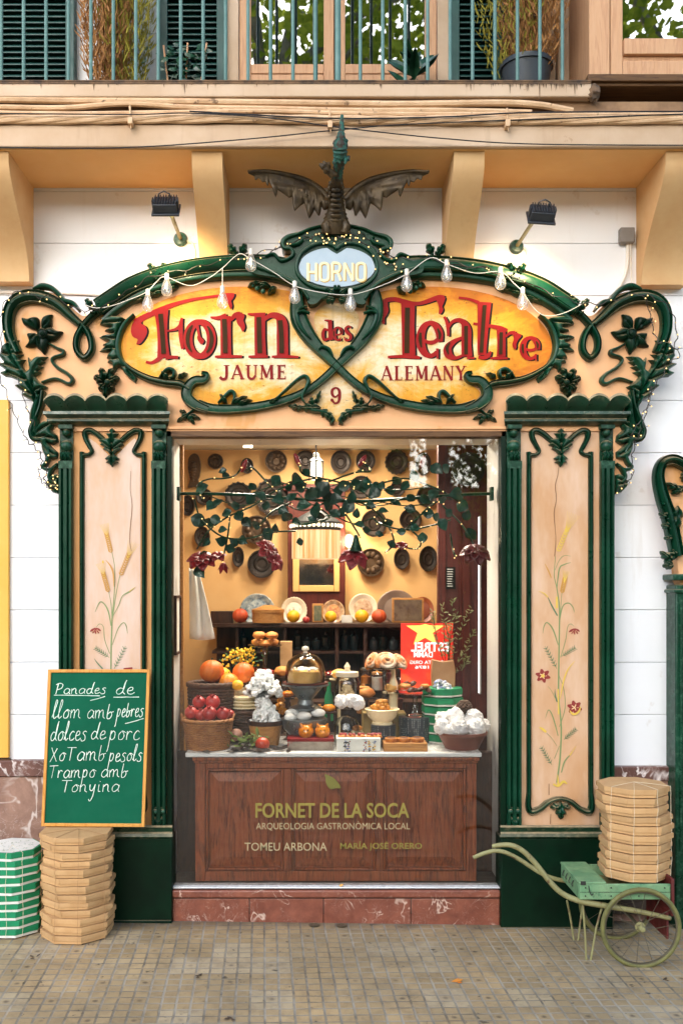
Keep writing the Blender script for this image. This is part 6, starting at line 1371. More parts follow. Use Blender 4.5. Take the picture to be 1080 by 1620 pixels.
for px in (1076, 1084, 1092): q.tube([(Xp(px, -.03), -.032, .4), (Xp(px, -.03), -.032, Zp(950, -.03))], .008, 8)
q.build('fluting', G, nb)
ns = thing('neighbour_storefront', 'plain yellow shop panel at the left frame edge', 'panel', (-2.2, .05, .9))
q = MB(); q.box(-3.2, Xp(14, WY - .03), WY - .03, WY - .001, Zp(1199, WY - .03), Zp(632, WY - .03)); q.build('panel', M['yellowwall'], ns, bevel=.003)
q = MB(); q.box(-3.2, Xp(15, WY - .035), WY - .035, WY - .0005, Zp(1203, WY), Zp(1199.5, WY)); q.build('bottom_edge', M['lintel'], ns)

# ------------------------------------------------------------------ small things on the ground
for px, py in ((497, 1458), (540, 1457)):
    c = W(px, py, -.03); q = MB(); q.lathe([(0, 0), (.030, 0), (.033, .004), (.022, .006), (.016, .003), (0, .005)], (c.x, -.05, zg(c.x) + .001), 20); tag(q.build('drain_cap', M['spoke']), 'round metal cap in the pavement by the step, %s of the pair' % ('left' if px < 500 else 'right'), 'drain cap', 'metal caps by the step')
def ground_at(px, py):
    k = HC * F / (py - PY0); x = CX + (px - PX0) * k / F
    k = (HC - zg(x)) * F / (py - PY0); return V((CX + (px - PX0) * k / F, k - D, zg(CX + (px - PX0) * k / F)))
p = ground_at(723, 1554); q = MB(); leafcard(q, p + V((-.03, 0, .004)), V((1, .2, .08)), V((0, .2, 1)), .06, .022); leafcard(q, p + V((-.005, 0, .004)), V((.4, .9, .1)), V((0, 0, 1)), .035, .014); leafcard(q, p + V((0, -.0, .004)), V((.6, -.8, .1)), V((0, 0, 1)), .03, .012)
tag(q.build('fallen_leaf', leafmat('autumn_leaf', C(214, 140, 52), C(196, 112, 40))), 'orange fallen leaf on the paving tiles', 'leaf')
p = W(540, 1401, .01); q = MB(); leafcard(q, V((p.x - .015, .02, zst + .004)), V((1, -.1, .35)), V((0, -.4, 1)), .03, .012); tag(q.build('fallen_leaf', leafmat('straw_leaf', C(226, 176, 100), C(210, 150, 76))), 'small straw coloured leaf on the white window sill', 'leaf')
for i, (px, py) in enumerate(((55, 1516), (312, 1545), (366, 1612), (1048, 1552))):
    p = ground_at(px, py); q = MB()
    for k in range(3): leafcard(q, p + V((R.uniform(-.01, .01), R.uniform(-.01, .01), .003)), V((R.uniform(-1, 1), R.uniform(-1, 1), .12)), V((0, 0, 1)), .03, .008)
    tag(q.build('leaf_scrap', leafmat('dead_leaf', C(60, 46, 34), C(84, 66, 48))), ('dark leaf scrap on the pavement beside the brown boxes', 'dark leaf scrap on the open pavement left of the middle', 'dark leaf scrap at the bottom edge of the pavement', 'dark leaf scrap in front of the cart wheel')[i], 'leaf')

# ------------------------------------------------------------------ across the street, seen only as reflections
op = thing('opposite_house', 'ochre house with shuttered windows across the street, seen as a reflection', 'house', (0, -24, 0))
q = MB(); q.box(-30, 2.9, -27, -24, -.5, 8.5); q.box(7.4, 30, -27, -24, -.5, 8.5); q.box(2.91, 7.39, -27, -25, -.5, 5.1); q.build('wall', mk('ochre_wall', C(96, 78, 62), C(80, 66, 54), rough=.8), op)
for i in range(12):
    for z in (.3, 4.2):
        x = -24 + i * 4.2
        if 1.4 < x + 1.4 and x < 7.5: continue
        q = MB(); q.box(x, x + 1.4, -23.98, -23.9, z, z + 2.6); q.build('window', M['shutter'], op)
q = MB(); q.box(-30.5, 3.0, -27.2, -23.6, 8.5, 8.8); q.box(7.3, 30.5, -27.2, -23.6, 8.5, 8.8); q.build('roof_edge', M['terracotta'], op)
rr = random.Random(5)
def tree(x, y, h, label):
    t = thing('plane_tree', label, 'tree', (x, y, 0)); q = MB()
    tr = cr([(x, y, -.2), (x + .1, y, 2.5), (x - .1, y + .1, 5.2), (x + .15, y, h * .8)], 5); q.tube(tr, [.26 - .16 * i / (len(tr) - 1) for i in range(len(tr))], 10)
    tips = []
    for k in range(14):
        a = k * 2.4; z = h * (.57 if h > 8 else .36) + h * .055 * (k % 7); e = V((x + cos(a) * rr.uniform(1.4, 2.8), y + sin(a) * rr.uniform(1.2, 2.4), z + rr.uniform(1.2, 3.2)))
        q.tube([(x, y, z - .3), V((x, y, z)) * .5 + e * .5 + V((0, 0, .2)), e], [.11, .07, .02], 6); tips.append(e); tips.append(V((x, y, z)) * .4 + e * .6)
    q.build('trunk', mk('plane_bark', C(150, 140, 120), C(96, 88, 72), rough=.8), t)
    q = MB()
    for i in range(4200 if h > 8 else 7000):
        e = rr.choice(tips); p = e + V((rr.gauss(0, .75), rr.gauss(0, .7), rr.gauss(0, .6 if h > 8 else 1.0))); d = V((rr.uniform(-1, 1), rr.uniform(-1, 1), rr.uniform(-1, .4))).normalized(); s = d.orthogonal().normalized() * rr.uniform(.05, .09) * (1 if h > 8 else .8); l = rr.uniform(.12, .22) * (1 if h > 8 else .8)
        q.add([p, p + d * l * .5 + s, p + d * l, p + d * l * .5 - s], [(0, 1, 2, 3)])
    q.build('crown', M['leaf_tree'], t, smooth=0)
tree(-.9, -9.5, 11, 'leafy plane tree across the street, reflected in the left upper pane')
tree(1.9, -10, 11, 'leafy plane tree across the street, reflected in the right upper pane')
tree(5.6, -9.5, 11, 'leafy plane tree across the street, reflected in the bay window')
tree(4.9, -19, 7.6, 'smaller leafy tree in the gap between the houses across the street')
# ------------------------------------------------------------------ counter
cn = thing('counter', 'panelled red brown wooden shop counter with a white marble top', 'counter', (Xp(530, .1), .35, zst))
ZC = Zp(1191, .075)
q = MB(); q.box(Xp(293, .07), Xp(762, .07), .075, .86, ZC - .026, ZC); q.build('marble_top', M['marble_white'], cn, bevel=.006)
ca, cb_ = Xp(309, .11), Xp(753, .11)
z1 = ZC - .027; z0 = zst + .002
q = MB(); q.box(ca - .014, cb_ + .014, .086, .7, z1 - .022, z1); q.box(ca - .006, cb_ + .006, .096, .7, z1 - .036, z1 - .0225); q.build('cornice', M['counter'], cn, bevel=.004)
q = MB(); q.box(ca, cb_, .142, .7, z0, z1 - .037)
sx = [ca, Xp(455, .11), Xp(600, .11), cb_]
for x in (ca, cb_ - .058): q.box(x, x + .058, .104, .141, z0, z1 - .038)
for x in sx[1:3]: q.box(x - .022, x + .022, .104, .141, z0 + .06, z1 - .070)
q.box(ca + .059, cb_ - .059, .1045, .141, z0 + .001, z0 + .059); q.box(ca + .059, cb_ - .059, .1045, .141, z1 - .068, z1 - .038)
q.build('frame', M['counter'], cn, bevel=.004)
for a, b in zip(sx[:-1], sx[1:]):
    xa = a + (.059 if a == ca else .023); xb2 = b - (.059 if b == cb_ else .023); za, zb = z0 + .061, z1 - .071
    q = MB(); e = .016
    for bb in ((xa, xa + e, za, zb), (xb2 - e, xb2, za, zb), (xa + e, xb2 - e, za, za + e), (xa + e, xb2 - e, zb - e, zb)): q.box(bb[0], bb[1], .112, .1415, bb[2], bb[3])
    q.build('panel_moulding', M['counter'], cn, bevel=.009, bseg=3)
    q = MB(); i_, o_ = .075, .022                              # raised field with sloping margins
    vs = [(xa + o_, .1405, za + o_), (xb2 - o_, .1405, za + o_), (xb2 - o_, .1405, zb - o_), (xa + o_, .1405, zb - o_), (xa + i_, .124, za + i_), (xb2 - i_, .124, za + i_), (xb2 - i_, .124, zb - i_), (xa + i_, .124, zb - i_)]
    q.add(vs, [(4, 5, 6, 7), (0, 1, 5, 4), (1, 2, 6, 5), (2, 3, 7, 6), (3, 0, 4, 7)]); q.build('panel', M['counter'], cn, smooth=0)
q = MB()
for a, b in ((jx0 + .001, ca - .02), (cb_ + .02, jx1 - .001)): q.box(a, b, .30, .33, z0, ZC - .03)
q.build('side_filler', M['darkwood'], cn)  # dark boards added so the gaps beside the counter stay dark

# ------------------------------------------------------------------ back wall furniture
SY = 1.66
sh = thing('back_shelf', 'long dark wooden shelf with open cupboards under it on the back wall', 'shelf', (Xp(500, SY), 1.9, .2))
zsh = Zp(986, SY)
q = MB(); q.box(Xp(330, SY), Xp(690, SY), SY - .06, BW - .002, zsh - .03, zsh); q.build('board', M['darkwood'], sh, bevel=.004)
q = MB(); q.box(Xp(335, SY), Xp(690, SY), BW - .06, BW - .003, .2, zsh - .031)
for px in (372, 448, 530, 575, 640): q.box(Xp(px, SY), Xp(px, SY) + .025, SY, BW - .061, .2, zsh - .031)
for py in (1030, 1080): q.box(Xp(335, SY), Xp(690, SY), SY + .02, BW - .061, Zp(py, SY) - .02, Zp(py, SY))
q.build('cupboards', M['darkwood'], sh)
for i, px in enumerate((385, 400, 470, 485, 500, 515, 545, 560, 590, 605, 622)):
    c = W(px, 1028, SY + .12); q = MB(); h = R.uniform(.09, .15); q.lathe([(.03, 0), (.034, .01), (.034, h * .7), (.012, h * .85), (.012, h), (0, h)], tuple(c), 12)
    tag(q.build('bottle', mk('bottle_glass_%d' % i, R.choice([C(30, 44, 46), C(22, 32, 30), C(50, 36, 24), C(64, 72, 74)]), rough=.15, bump=0)), 'small bottle in the dark cupboard under the shelf, %s from the left' % ORD[i + 1], 'bottle', 'bottles in the dark cupboard')
mc = thing('mirror_cabinet', 'dark red wooden wall cabinet with a cream framed mirror', 'cabinet', (Xp(500, 2.0), 2.0, zsh))
y = 1.97
q = MB(); q.box(Xp(455, y), Xp(546, y), y, BW - .002, zsh + .002, Zp(770, y)); q.box(Xp(448, y), Xp(553, y), y - .02, BW - .003, Zp(776, y), Zp(766, y)); q.build('back', M['redwood'], mc, bevel=.004)
q = MB()
for b in ((463, 473, 858, 936), (528, 537, 858, 936), (473.2, 527.8, 926, 936), (473.2, 527.8, 858, 866)): q.pbox(b[0], b[1], b[2], b[3], y - .02, y - .002)
q.build('mirror_frame', mk('cream_frame', C(206, 162, 98), rough=.5), mc, bevel=.004)
q = MB(); q.pbox(473, 528, 866, 926, y - .006, y - .002); mm = mk('mirror_glass', C(200, 196, 186), rough=.05, metal=1, bump=0); mm.node_tree.nodes['Principled BSDF'].inputs['Roughness'].default_value = .03; q.build('mirror', mm, mc)
# right: red wooden door leaf, reflected sign and LED tube
y = .70
rd_ = thing('wood_partition', 'tall dark red wooden partition at the right side of the room', 'partition', (Xp(728, y), y, .2))
q = MB(); q.box(Xp(692, y), Xp(790, y), y, y + .05, .2, 2.9); 
for a in (692, 730): q.box(Xp(a, y), Xp(a + 12, y), y - .02, y - .001, .2, 2.9)
q.build('panel', M['redwood'], rd_, bevel=.003)
lt = thing('led_tube', 'thin white vertical light tube on the red wooden partition', 'lamp', tuple(W(757, 1096, y - .04)))
q = MB(); q.tube([W(757, 1096, y - .05), W(757, 818, y - .05)], U(1.1, y), 8); q.build('tube', emit('tube_light', (1, .96, .9, 1), .8), lt)
q = MB(); q.box(Xp(755.6, y), Xp(758.8, y), y - .042, y - .021, Zp(1097, y), Zp(817, y)); q.build('channel', M['greybox'], lt)
ps = thing('price_list', 'small black price list with white lines on the red partition', 'notice', tuple(W(712, 932, y - .03)))
q = MB(); q.pbox(705, 720, 897, 932, y - .03, y - .0205); q.build('board', M['black_paint'], ps)
q = MB()
for i in range(8): q.flat(pw([(707, 900 + i * 3.8), (707 + R.uniform(5, 11), 900 + i * 3.8), (707 + 9, 901.2 + i * 3.8), (707, 901.2 + i * 3.8)], y - .031), y - .0305)
q.build('writing', M['card_white'], ps, smooth=0)
# glowing panel standing for a beer sign reflected in the pane, lettering seen reversed
bs = thing('beer_sign_reflection', 'glowing red panel standing for a reflected beer sign, yellow star and reversed lettering', 'sign', tuple(W(675, 1088, .65)))
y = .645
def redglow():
    t = NT('reflected_red_glow'); n = t.noise(5, 4, .6, None, 1.0); c = t.ramp(n, [(.3, C(150, 14, 10)), (.52, C(214, 36, 18)), (.72, C(255, 110, 50))]); t.base((.3, .02, .01, 1)); t.l.new(c, t.p.inputs['Emission Color']); t.p.inputs['Emission Strength'].default_value = .38; return t.mat
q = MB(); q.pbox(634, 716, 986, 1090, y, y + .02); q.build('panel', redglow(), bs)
star = []
for i in range(10): a = pi / 2 + i * pi / 5; r = (30 if i % 2 == 0 else 12); star.append((672 + r * cos(a) * 1.05, 1000 - r * sin(a) * .9 - 2))
q = MB(); q.flat(pw([(p[0], max(p[1], 987)) for p in star], y), y - .001); q.build('star', emit('reflected_star_glow', (1, .72, .12, 1), .42), bs, smooth=0)
wl_ = emit('reflected_white_letters', (.95, .93, .88, 1), .38)
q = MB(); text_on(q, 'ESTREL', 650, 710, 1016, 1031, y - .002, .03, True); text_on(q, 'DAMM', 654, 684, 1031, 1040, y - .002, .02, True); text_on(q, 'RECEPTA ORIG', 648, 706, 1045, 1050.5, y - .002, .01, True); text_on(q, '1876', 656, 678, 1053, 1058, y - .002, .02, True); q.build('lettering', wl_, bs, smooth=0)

# ------------------------------------------------------------------ moulds and pans on the back wall
panm = mk('dark_tin', C(54, 40, 30), C(34, 27, 23), rough=.4, scale=12, bump=.25, metal=.5, spots=(C(130, 104, 78), 9, .62, .6)); panl = mk('old_copper', C(84, 62, 42), C(58, 44, 32), rough=.38, scale=12, bump=.3, metal=.55)
def pan(px, py, rx, ry, kind, label, mat=None, y=BW - .055):
    c = W(px, py, y); a, b = U(rx, y), U(ry, y); q = MB(); n = 48
    wob = (lambda an, i: 1 + .05 * cos(an * 16) * (1 if i < 5 else .3)) if kind == 'scallop' else None
    q.lathe([(1.0, -.03), (1.0, .0), (1.02, .012), (.94, .012), (.86, -.006), (.6, -.010), (.5, .0), (.42, .0), (.3, -.012), (0, -.012)], (0, 0, 0), n, wob=wob, axis='y')
    q.v = [(c.x + v[0] * a, c.y + v[1] * 1.0, c.z + v[2] * b) for v in q.v]
    if kind == 'rosette':
        for i in range(10): an = i * pi / 5; q.ell((c.x + cos(an) * a * .62, c.y - .004, c.z + sin(an) * b * .62), a * .2, .01, b * .2, 8, 5)
    tag(q.build('baking_tin', mat or panm), label, 'baking tin', 'tins and moulds on the back wall')
rows = {'top': [(341, 730, 12, 12, 'rosette'), (391, 737, 10, 12, ''), (437, 730, 17, 17, 'rosette'), (483, 728, 15, 15, ''), (539, 731, 16, 18, ''), (578, 729, 15, 16, ''), (627, 731, 18, 19, 'scallop'), (669, 734, 12, 18, 'rosette')],
        'second': [(297, 800, 11, 16, ''), (323, 786, 13, 13, ''), (377, 784, 21, 21, 'scallop'), (431, 786, 27, 29, 'scallop'), (571, 771, 18, 18, ''), (628, 774, 12, 12, 'scallop'), (676, 785, 17, 17, '')],
        'third': [(320, 849, 12, 16, ''), (406, 838, 23, 22, 'rosette'), (591, 828, 20, 21, ''), (649, 822, 17, 17, '')],
        'bottom': [(377, 881, 9, 16, ''), (414, 892, 22, 22, ''), (586, 890, 21, 22, 'rosette'), (635, 884, 12, 17, ''), (677, 884, 14, 20, '')]}
for nm, L in rows.items():
    for i, (px, py, rx, ry, k) in enumerate(L):
        pan(px, py, rx, ry, k, '%s on the cream wall, %s from the left in the %s row' % ({'scallop': 'fluted dark baking tin', 'rosette': 'embossed brown mould', '': 'plain dark oval tin' if abs(rx - ry) > 3 else 'plain dark round tin'}[k], ORD[i + 1], nm), panl if k == 'rosette' else None)
pan(741, 742, 25, 26, '', 'big black round pan high on the red partition', mk('black_pan', C(30, 28, 28), rough=.4), .63)
q = MB(); P = cr([(305, 716), (313, 720), (316, 735), (314, 752), (312, 758), (316, 770), (305, 768), (296, 770), (299, 757), (296, 740), (297, 724)], 4, True); q.prism(pw(P, 2.0), BW - .05, BW - .001)
for i in range(7): q.ell(W(305, 733 + i * 4.5, 2.05), U(7 - abs(i - 2), 2), .012, U(3, 2), 10, 5)
tag(q.build('fish_mould', panl, bevel=.004), 'fish shaped copper mould high on the left of the cream wall', 'baking tin', 'tins and moulds on the back wall')

# ------------------------------------------------------------------ lamps
lamp = thing('fringe_lamp', 'glowing cream fringed lampshade with a dark pierced metal band', 'lamp', tuple(W(500, 885, 1.3)))
y = 1.3; c = W(500, 838, y); Rr = U(38, y)
def fringe_glow():
    t = NT('fringe_glow'); w = t.noise(60, 2, .5, t.coords((1, 1, .02))); cc = t.ramp(w, [(.38, C(214, 128, 56)), (.6, C(255, 226, 180))]); t.base(C(150, 120, 80)); t.l.new(cc, t.p.inputs['Emission Color']); t.p.inputs['Emission Strength'].default_value = .24; return t.mat
q = MB(); q.lathe([(Rr, -U(46, y)), (Rr, 0), (Rr * .97, 0), (Rr * .97, -U(46, y))], tuple(c), 72, wob=lambda a, i: 1 + .012 * cos(a * 72)); q.build('fringe', fringe_glow(), lamp)
q = MB(); q.lathe([(Rr * 1.02, -.008), (Rr * 1.04, .0), (Rr * 1.04, .05), (Rr * .9, .07), (Rr * .3, .13), (.01, .16), (0, .16)], tuple(c), 40); q.tube([(c.x, y, c.z + .15), (c.x, y, zceil)], .006, 6); q.build('metal_band', M['darkiron'], lamp)
q = MB()
for i in range(18): a = pi + i * pi / 17; q.lathe([(0, -.002), (U(3, y), -.002), (U(3, y), .002), (0, .002)], (c.x + Rr * 1.045 * cos(a), c.y + Rr * 1.045 * sin(a), c.z + .024), 8, axis='y')
q.build('pierced_holes', emit('pierced_glow', (1, .8, .5, 1), .8), lamp)
def plight(nm, p, e, col, r, par):
    L = bpy.data.lights.new(nm, 'POINT'); L.energy = e; L.color = col; L.shadow_soft_size = r; o = bpy.data.objects.new(nm, L); COL.objects.link(o); o.location = p; o.parent = par; o.matrix_parent_inverse = Matrix.Translation(par.location).inverted()
plight('fringe_bulb', (c.x, y, c.z - .12), 6, (1, .78, .48), .05, lamp)
lan = thing('lantern', 'small glowing glass lantern hanging above the fringed lampshade', 'lamp', tuple(W(500, 762, 1.5)))
y = 1.5; c = W(500, 745, y)
q = MB(); q.lathe([(0, -U(14, y)), (U(8, y), -U(14, y)), (U(9, y), 0), (U(8, y), U(14, y)), (0, U(14, y))], tuple(c), 16); q.build('globe', emit('lantern_glow', (1, .9, .72, 1), .9), lan)
q = MB(); q.lathe([(U(12, y), 0), (U(12, y), .008), (U(6, y), .03), (U(5, y), .06), (0, .07)], (c.x, c.y, c.z + U(14, y)), 16); q.tube([(c.x, y, c.z + .1), (c.x, y, zceil)], .004, 6)
for sx in (-1, 1): q.tube([(c.x + sx * U(11, y), y, c.z - U(16, y)), (c.x + sx * U(11, y), y, c.z + U(15, y))], .004, 6)
q.build('cage', M['darkiron'], lan)
wlmp = thing('wall_lamp', 'small round glowing wall lamp right of the mirror cabinet', 'lamp', tuple(W(552, 866, 2.0)))
q = MB(); q.ell(W(552, 856, 2.0), U(8, 2), .04, U(11, 2), 14, 9); q.build('shade', emit('wall_lamp_glow', (1, .84, .56, 1), .7), wlmp)
q = MB(); q.lathe([(0, 0), (U(5, 2), 0), (U(5, 2), .06), (0, .06)], tuple(W(552, 856, 2.04)), 12, axis='y'); q.build('bracket', M['darkiron'], wlmp)
plight('wall_bulb', W(552, 856, 1.88), 2.5, (1, .78, .48), .04, wlmp); plight('lantern_bulb', W(500, 764, 1.5), 1.5, (1, .82, .55), .04, lan)
# unseen fill spots added near the window to brighten the display
spr = thing('display_fill_spots', 'added white ceiling spot with unseen fill lights for the window display', 'lamp', tuple(W(392, 705, .9)))
c = W(392, 700, .9); q = MB(); q.lathe([(0, 0), (.03, 0), (.035, .09), (.0, .1)], (c.x, .9, zceil - .16), 14); q.tube([(c.x, .9, zceil - .08), (c.x, .9, zceil)], .008, 8); q.build('head', M['card_white'], spr)
for x in (-.6, .0, .6):
    L = bpy.data.lights.new('display_fill', 'SPOT'); L.energy = 17; L.color = (1, .88, .72); L.spot_size = radians(75); L.spot_blend = .8; L.shadow_soft_size = .06
    lo = bpy.data.objects.new('display_fill', L); COL.objects.link(lo); lo.location = (x, .56, 2.62); lo.parent = spr; lo.matrix_parent_inverse = Matrix.Translation(spr.location).inverted(); lo.rotation_euler = (V((x * .9, .3, ZC)) - V((x, .56, 2.62))).to_track_quat('-Z', 'Y').to_euler()

# ------------------------------------------------------------------ food materials
F_ = {}
F_['orange'] = mk('orange_skin', C(224, 120, 24), C(232, 142, 36), rough=.45, scale=6, bump=.4, bscale=160, jitter=.06, spots=(C(196, 96, 20), 22, .6, .6)); F_['pumpkin'] = mk('pumpkin_skin', C(196, 84, 18), C(216, 118, 34), rough=.5, scale=9, bump=.25, spots=(C(170, 110, 50), 24, .62, .6))
F_['redpumpkin'] = mk('red_pumpkin_skin', C(182, 62, 28), C(196, 80, 36), rough=.55); F_['yellow'] = mk('yellow_fruit', C(232, 178, 24), C(236, 160, 22), rough=.45, bump=.1)
F_['pome'] = mk('pomegranate_skin', C(140, 18, 28), C(184, 62, 56), rough=.35, scale=9, bump=.15, jitter=.1, spots=(C(122, 74, 50), 30, .64, .6)); F_['apple'] = mk('apple_skin', C(170, 32, 18), C(196, 84, 40), rough=.3, bump=.03)
F_['crust'] = mk('golden_crust', C(206, 140, 62), C(180, 104, 40), rough=.6, scale=14, bump=.7, bscale=40, bdist=.006, spots=(C(120, 64, 24), 18, .6, .7)); F_['glaze'] = mk('glazed_bun', C(214, 136, 30), C(196, 104, 18), rough=.2, scale=6, bump=.1); F_['sugar'] = mk('sugared_dough', C(182, 112, 54), C(232, 216, 196), rough=.85, scale=7, bump=.2, lo=.44, hi=.62)
F_['white'] = mk('white_sugar', C(236, 234, 230), C(224, 222, 216), rough=.8, scale=20, bump=.2); F_['paper'] = mk('white_tissue', C(232, 230, 230), C(214, 212, 212), rough=.8, scale=12, bump=.3, bscale=60, bdist=.004); F_['choc'] = mk('chocolate', C(70, 36, 22), C(94, 50, 30), rough=.45, bump=.2); F_['nut'] = mk('pale_nut', C(216, 192, 150), C(196, 164, 116), rough=.7, bump=.1, jitter=.1)
F_['cake'] = mk('yellow_cake', C(228, 178, 98), C(214, 158, 80), rough=.7, scale=20, bump=.4, bscale=30); F_['nougat'] = mk('amber_sweets', C(204, 140, 40), C(176, 106, 26), rough=.5, bump=.2, jitter=.12)
wick = mk('wicker', C(168, 112, 60), C(132, 80, 40), rough=.65, scale=20, bump=.2); wickd = mk('dark_wicker', C(84, 52, 32), C(56, 36, 24), rough=.65, scale=20, bump=.2)
pewter = mk('pewter', C(130, 136, 138), C(96, 102, 104), rough=.32, scale=6, bump=.08, metal=.75); ceram = mk('cream_ceramic', C(236, 222, 184), rough=.25, bump=.02); dots = None
def dotmat():
    t = NT('dotted_tin'); v = t.coords((1, 1, 1)); vo = t.n.new('ShaderNodeTexVoronoi'); vo.inputs['Scale'].default_value = 85; vo.inputs['Randomness'].default_value = .25; t.l.new(v, vo.inputs['Vector'])
    t.base(t.mix(t.ramp(vo.outputs['Distance'], [(.2, 1.0), (.28, 0.0)]), C(36, 48, 58), C(170, 176, 172))); t.rough(.35); return t.mat
dots = dotmat()
def fruit(name, label, px, py, r, y, mat, cat='fruit', group=None, squash=.95, kind='', seed=0):
    c = W(px, py, y); a = U(r, y); t = thing(name, label, cat, (c.x, y, c.z - a * squash), group); q = MB()
    if kind == 'pumpkin': q.lathe([(a * sin(pi * i / 12), -a * squash * cos(pi * i / 12)) for i in range(13)], tuple(c), 40, wob=lambda an, i: 1 + .05 * cos(an * 9))
    else: q.ell(c, a, a, a * squash, 20, 13, jit=.06, seed=seed + px)
    q.build('flesh', mat, t, smooth=180)
    q = MB()
    if kind == 'pome':
        for i in range(6): an = i * pi / 3; q.tube([c + V((cos(an) * a * .12, sin(an) * a * .12 - a * .55, a * .78)), c + V((cos(an) * a * .3, sin(an) * a * .3 - a * .65, a * 1.15))], [a * .12, a * .04], 5)
        q.build('crown', mat, t)
    else:
        q.tube([c + V((0, 0, a * squash * .92)), c + V((a * .06, 0, a * squash * 1.18))], [a * .1, a * .07], 6); q.build('stalk', M['leaf_dark'], t)
    return t

def crumple(name, label, px, py, r, y, group, seed):
    q = MB(); q.ell((0, 0, 0), 1, 1, 1, 44, 30); o = V((seed * 3.1, seed * 1.7, 0)); c = W(px, py, y); a = U(r, y)
    q.v = [tuple(c + V(v) * a * (.96 + .22 * noise.noise(V(v) * 1.7 + o) + .20 * abs(noise.noise(V(v) * 3.6 + o)) + .12 * abs(noise.noise(V(v) * 8 + o)) + .05 * noise.noise(V(v) * 17 + o))) for v in q.v]
    ob = q.build(name, F_['paper'], smooth=24); return tag(ob, label, 'sweet', group)

# ------------------------------------------------------------------ on the back shelf
fruit('orange', 'orange before the scalloped white plate on the shelf', 464, 975, 10.5, SY, F_['yellow']); fruit('cherry_fruit', 'tiny red fruit just right of the first orange on the shelf', 484, 980.5, 5.5, SY, F_['pome'])
fruit('orange', 'orange before the golden plate, left of the little card', 523, 975.5, 9.5, SY, F_['yellow']); fruit('orange', 'orange right of the little card on the shelf', 572, 975, 11, SY, F_['yellow']); fruit('pumpkin', 'small red pumpkin left of the framed picture on the shelf', 599, 975, 11.5, SY, F_['redpumpkin'], kind='pumpkin'); fruit('pumpkin', 'red pumpkin left of the round wooden box on the shelf', 380, 974, 12, SY, F_['redpumpkin'], kind='pumpkin')
def plate(px, py, rx, ry, rim, center, label, scal=0, y=1.93):
    c = W(px, py, y); t = thing('plate', label, 'plate', (c.x, y, c.z - U(ry, y)), 'plates leaning on the back wall'); q = MB(); a, b = U(rx, y), U(ry, y)
    q.lathe([(1, -.006), (1, .004), (.96, .008), (.72, -.002), (.66, -.006), (0, -.006)], (0, 0, 0), 56, wob=(lambda an, i: 1 + scal * abs(cos(an * 14)) * (1 if i < 3 else 0)), axis='y'); q.v = [(c.x + v[0] * a, y + v[1] + v[2] * .02, c.z + v[2] * b) for v in q.v]; q.build('dish', rim, t)
    q = MB(); q.lathe([(0, .0), (.62, .0), (.62, .002), (0, .002)], (0, 0, 0), 40, axis='y'); q.v = [(c.x + v[0] * a, y - .002 + v[1] + v[2] * .02, c.z + v[2] * b) for v in q.v]; q.build('painted_centre', center, t)
pl1 = mk('faience', C(222, 208, 186), C(206, 188, 162), rough=.25, bump=0); pl2 = mk('blue_pattern', C(66, 92, 116), C(176, 180, 172), rough=.3, scale=40, bump=0); pl3 = mk('brown_pattern', C(204, 180, 148), C(150, 100, 60), rough=.3, scale=30, bump=0); pl4 = mk('grey_tray', C(132, 110, 96), C(108, 88, 78), rough=.4, bump=.05)
plate(465, 966, 20, 21, pl1, mk('sketch_pattern', C(216, 200, 180), C(150, 116, 96), rough=.3, scale=45, bump=0, lo=.55, hi=.7), 'white plate with a beaded scalloped rim on the shelf', .05)
plate(527, 968, 18, 19, pl3, mk('floral_pattern', C(200, 150, 90), C(140, 70, 40), rough=.3, scale=50, bump=0), 'golden patterned plate in the middle of the shelf'); plate(574, 962, 23, 23, pl1, pl3, 'round pale plate with a brown sketch right of the middle'); plate(627, 965, 32, 32, pl4, pl4, 'large grey round tray leaning behind the framed picture'); plate(668, 965, 18, 21, mk('rust_tray', C(140, 72, 44), rough=.4), mk('rust_tray_in', C(120, 60, 38), rough=.4), 'rust red tray at the right end of the shelf')
plate(407, 964, 27, 25, pl2, pl2, 'blue and white patterned platter behind the round wooden box')
def lathed(name, label, cat, px, pyb, y, prof, mat, part='body', group=None, n=28):
    c = W(px, pyb, y); t = thing(name, label, cat, tuple(c), group); q = MB(); q.lathe([(U(r, y), U(z, y)) for r, z in prof], tuple(c), n); q.build(part, mat, t); return t, c
t, c = lathed('cheese_box', 'round wooden box with a mounded lid on the shelf', 'box', 424, 985, SY, [(0, 0), (25, 0), (25, 16), (0, 16)], M['boxwood']); q = MB(); q.lathe([(U(26, SY), U(16.2, SY)), (U(26, SY), U(21, SY)), (U(16, SY), U(24, SY)), (U(6, SY), U(28, SY)), (0, U(28, SY))], tuple(c), 28); q.build('lid', M['boxwood'], t)
def boxthing(name, label, cat, b, y0, y1, mat, bev=.003, part='body', loc=None):
    t = thing(name, label, cat, (Xp((b[0] + b[1]) / 2, y0), (y0 + y1) / 2, Zp(b[3], y0))); q = MB(); q.pbox(b[0], b[1], b[2], b[3], y0, y1); q.build(part, mat, t, bevel=bev); return t
t = boxthing('small_picture', 'little upright green picture between two plates on the shelf', 'picture', (494, 511, 955, 984.5), SY + .08, SY + .1, M['boxwood']); q = MB(); q.pbox(496.5, 508.5, 958, 982, SY + .077, SY + .0795); q.build('image', mk('green_picture', C(60, 74, 56), C(130, 124, 96), rough=.4, scale=30, bump=0), t)
boxthing('card', 'small cream card between two oranges on the shelf', 'card', (540, 557, 973, 985), SY, SY + .005, M['card_white'], .0008)
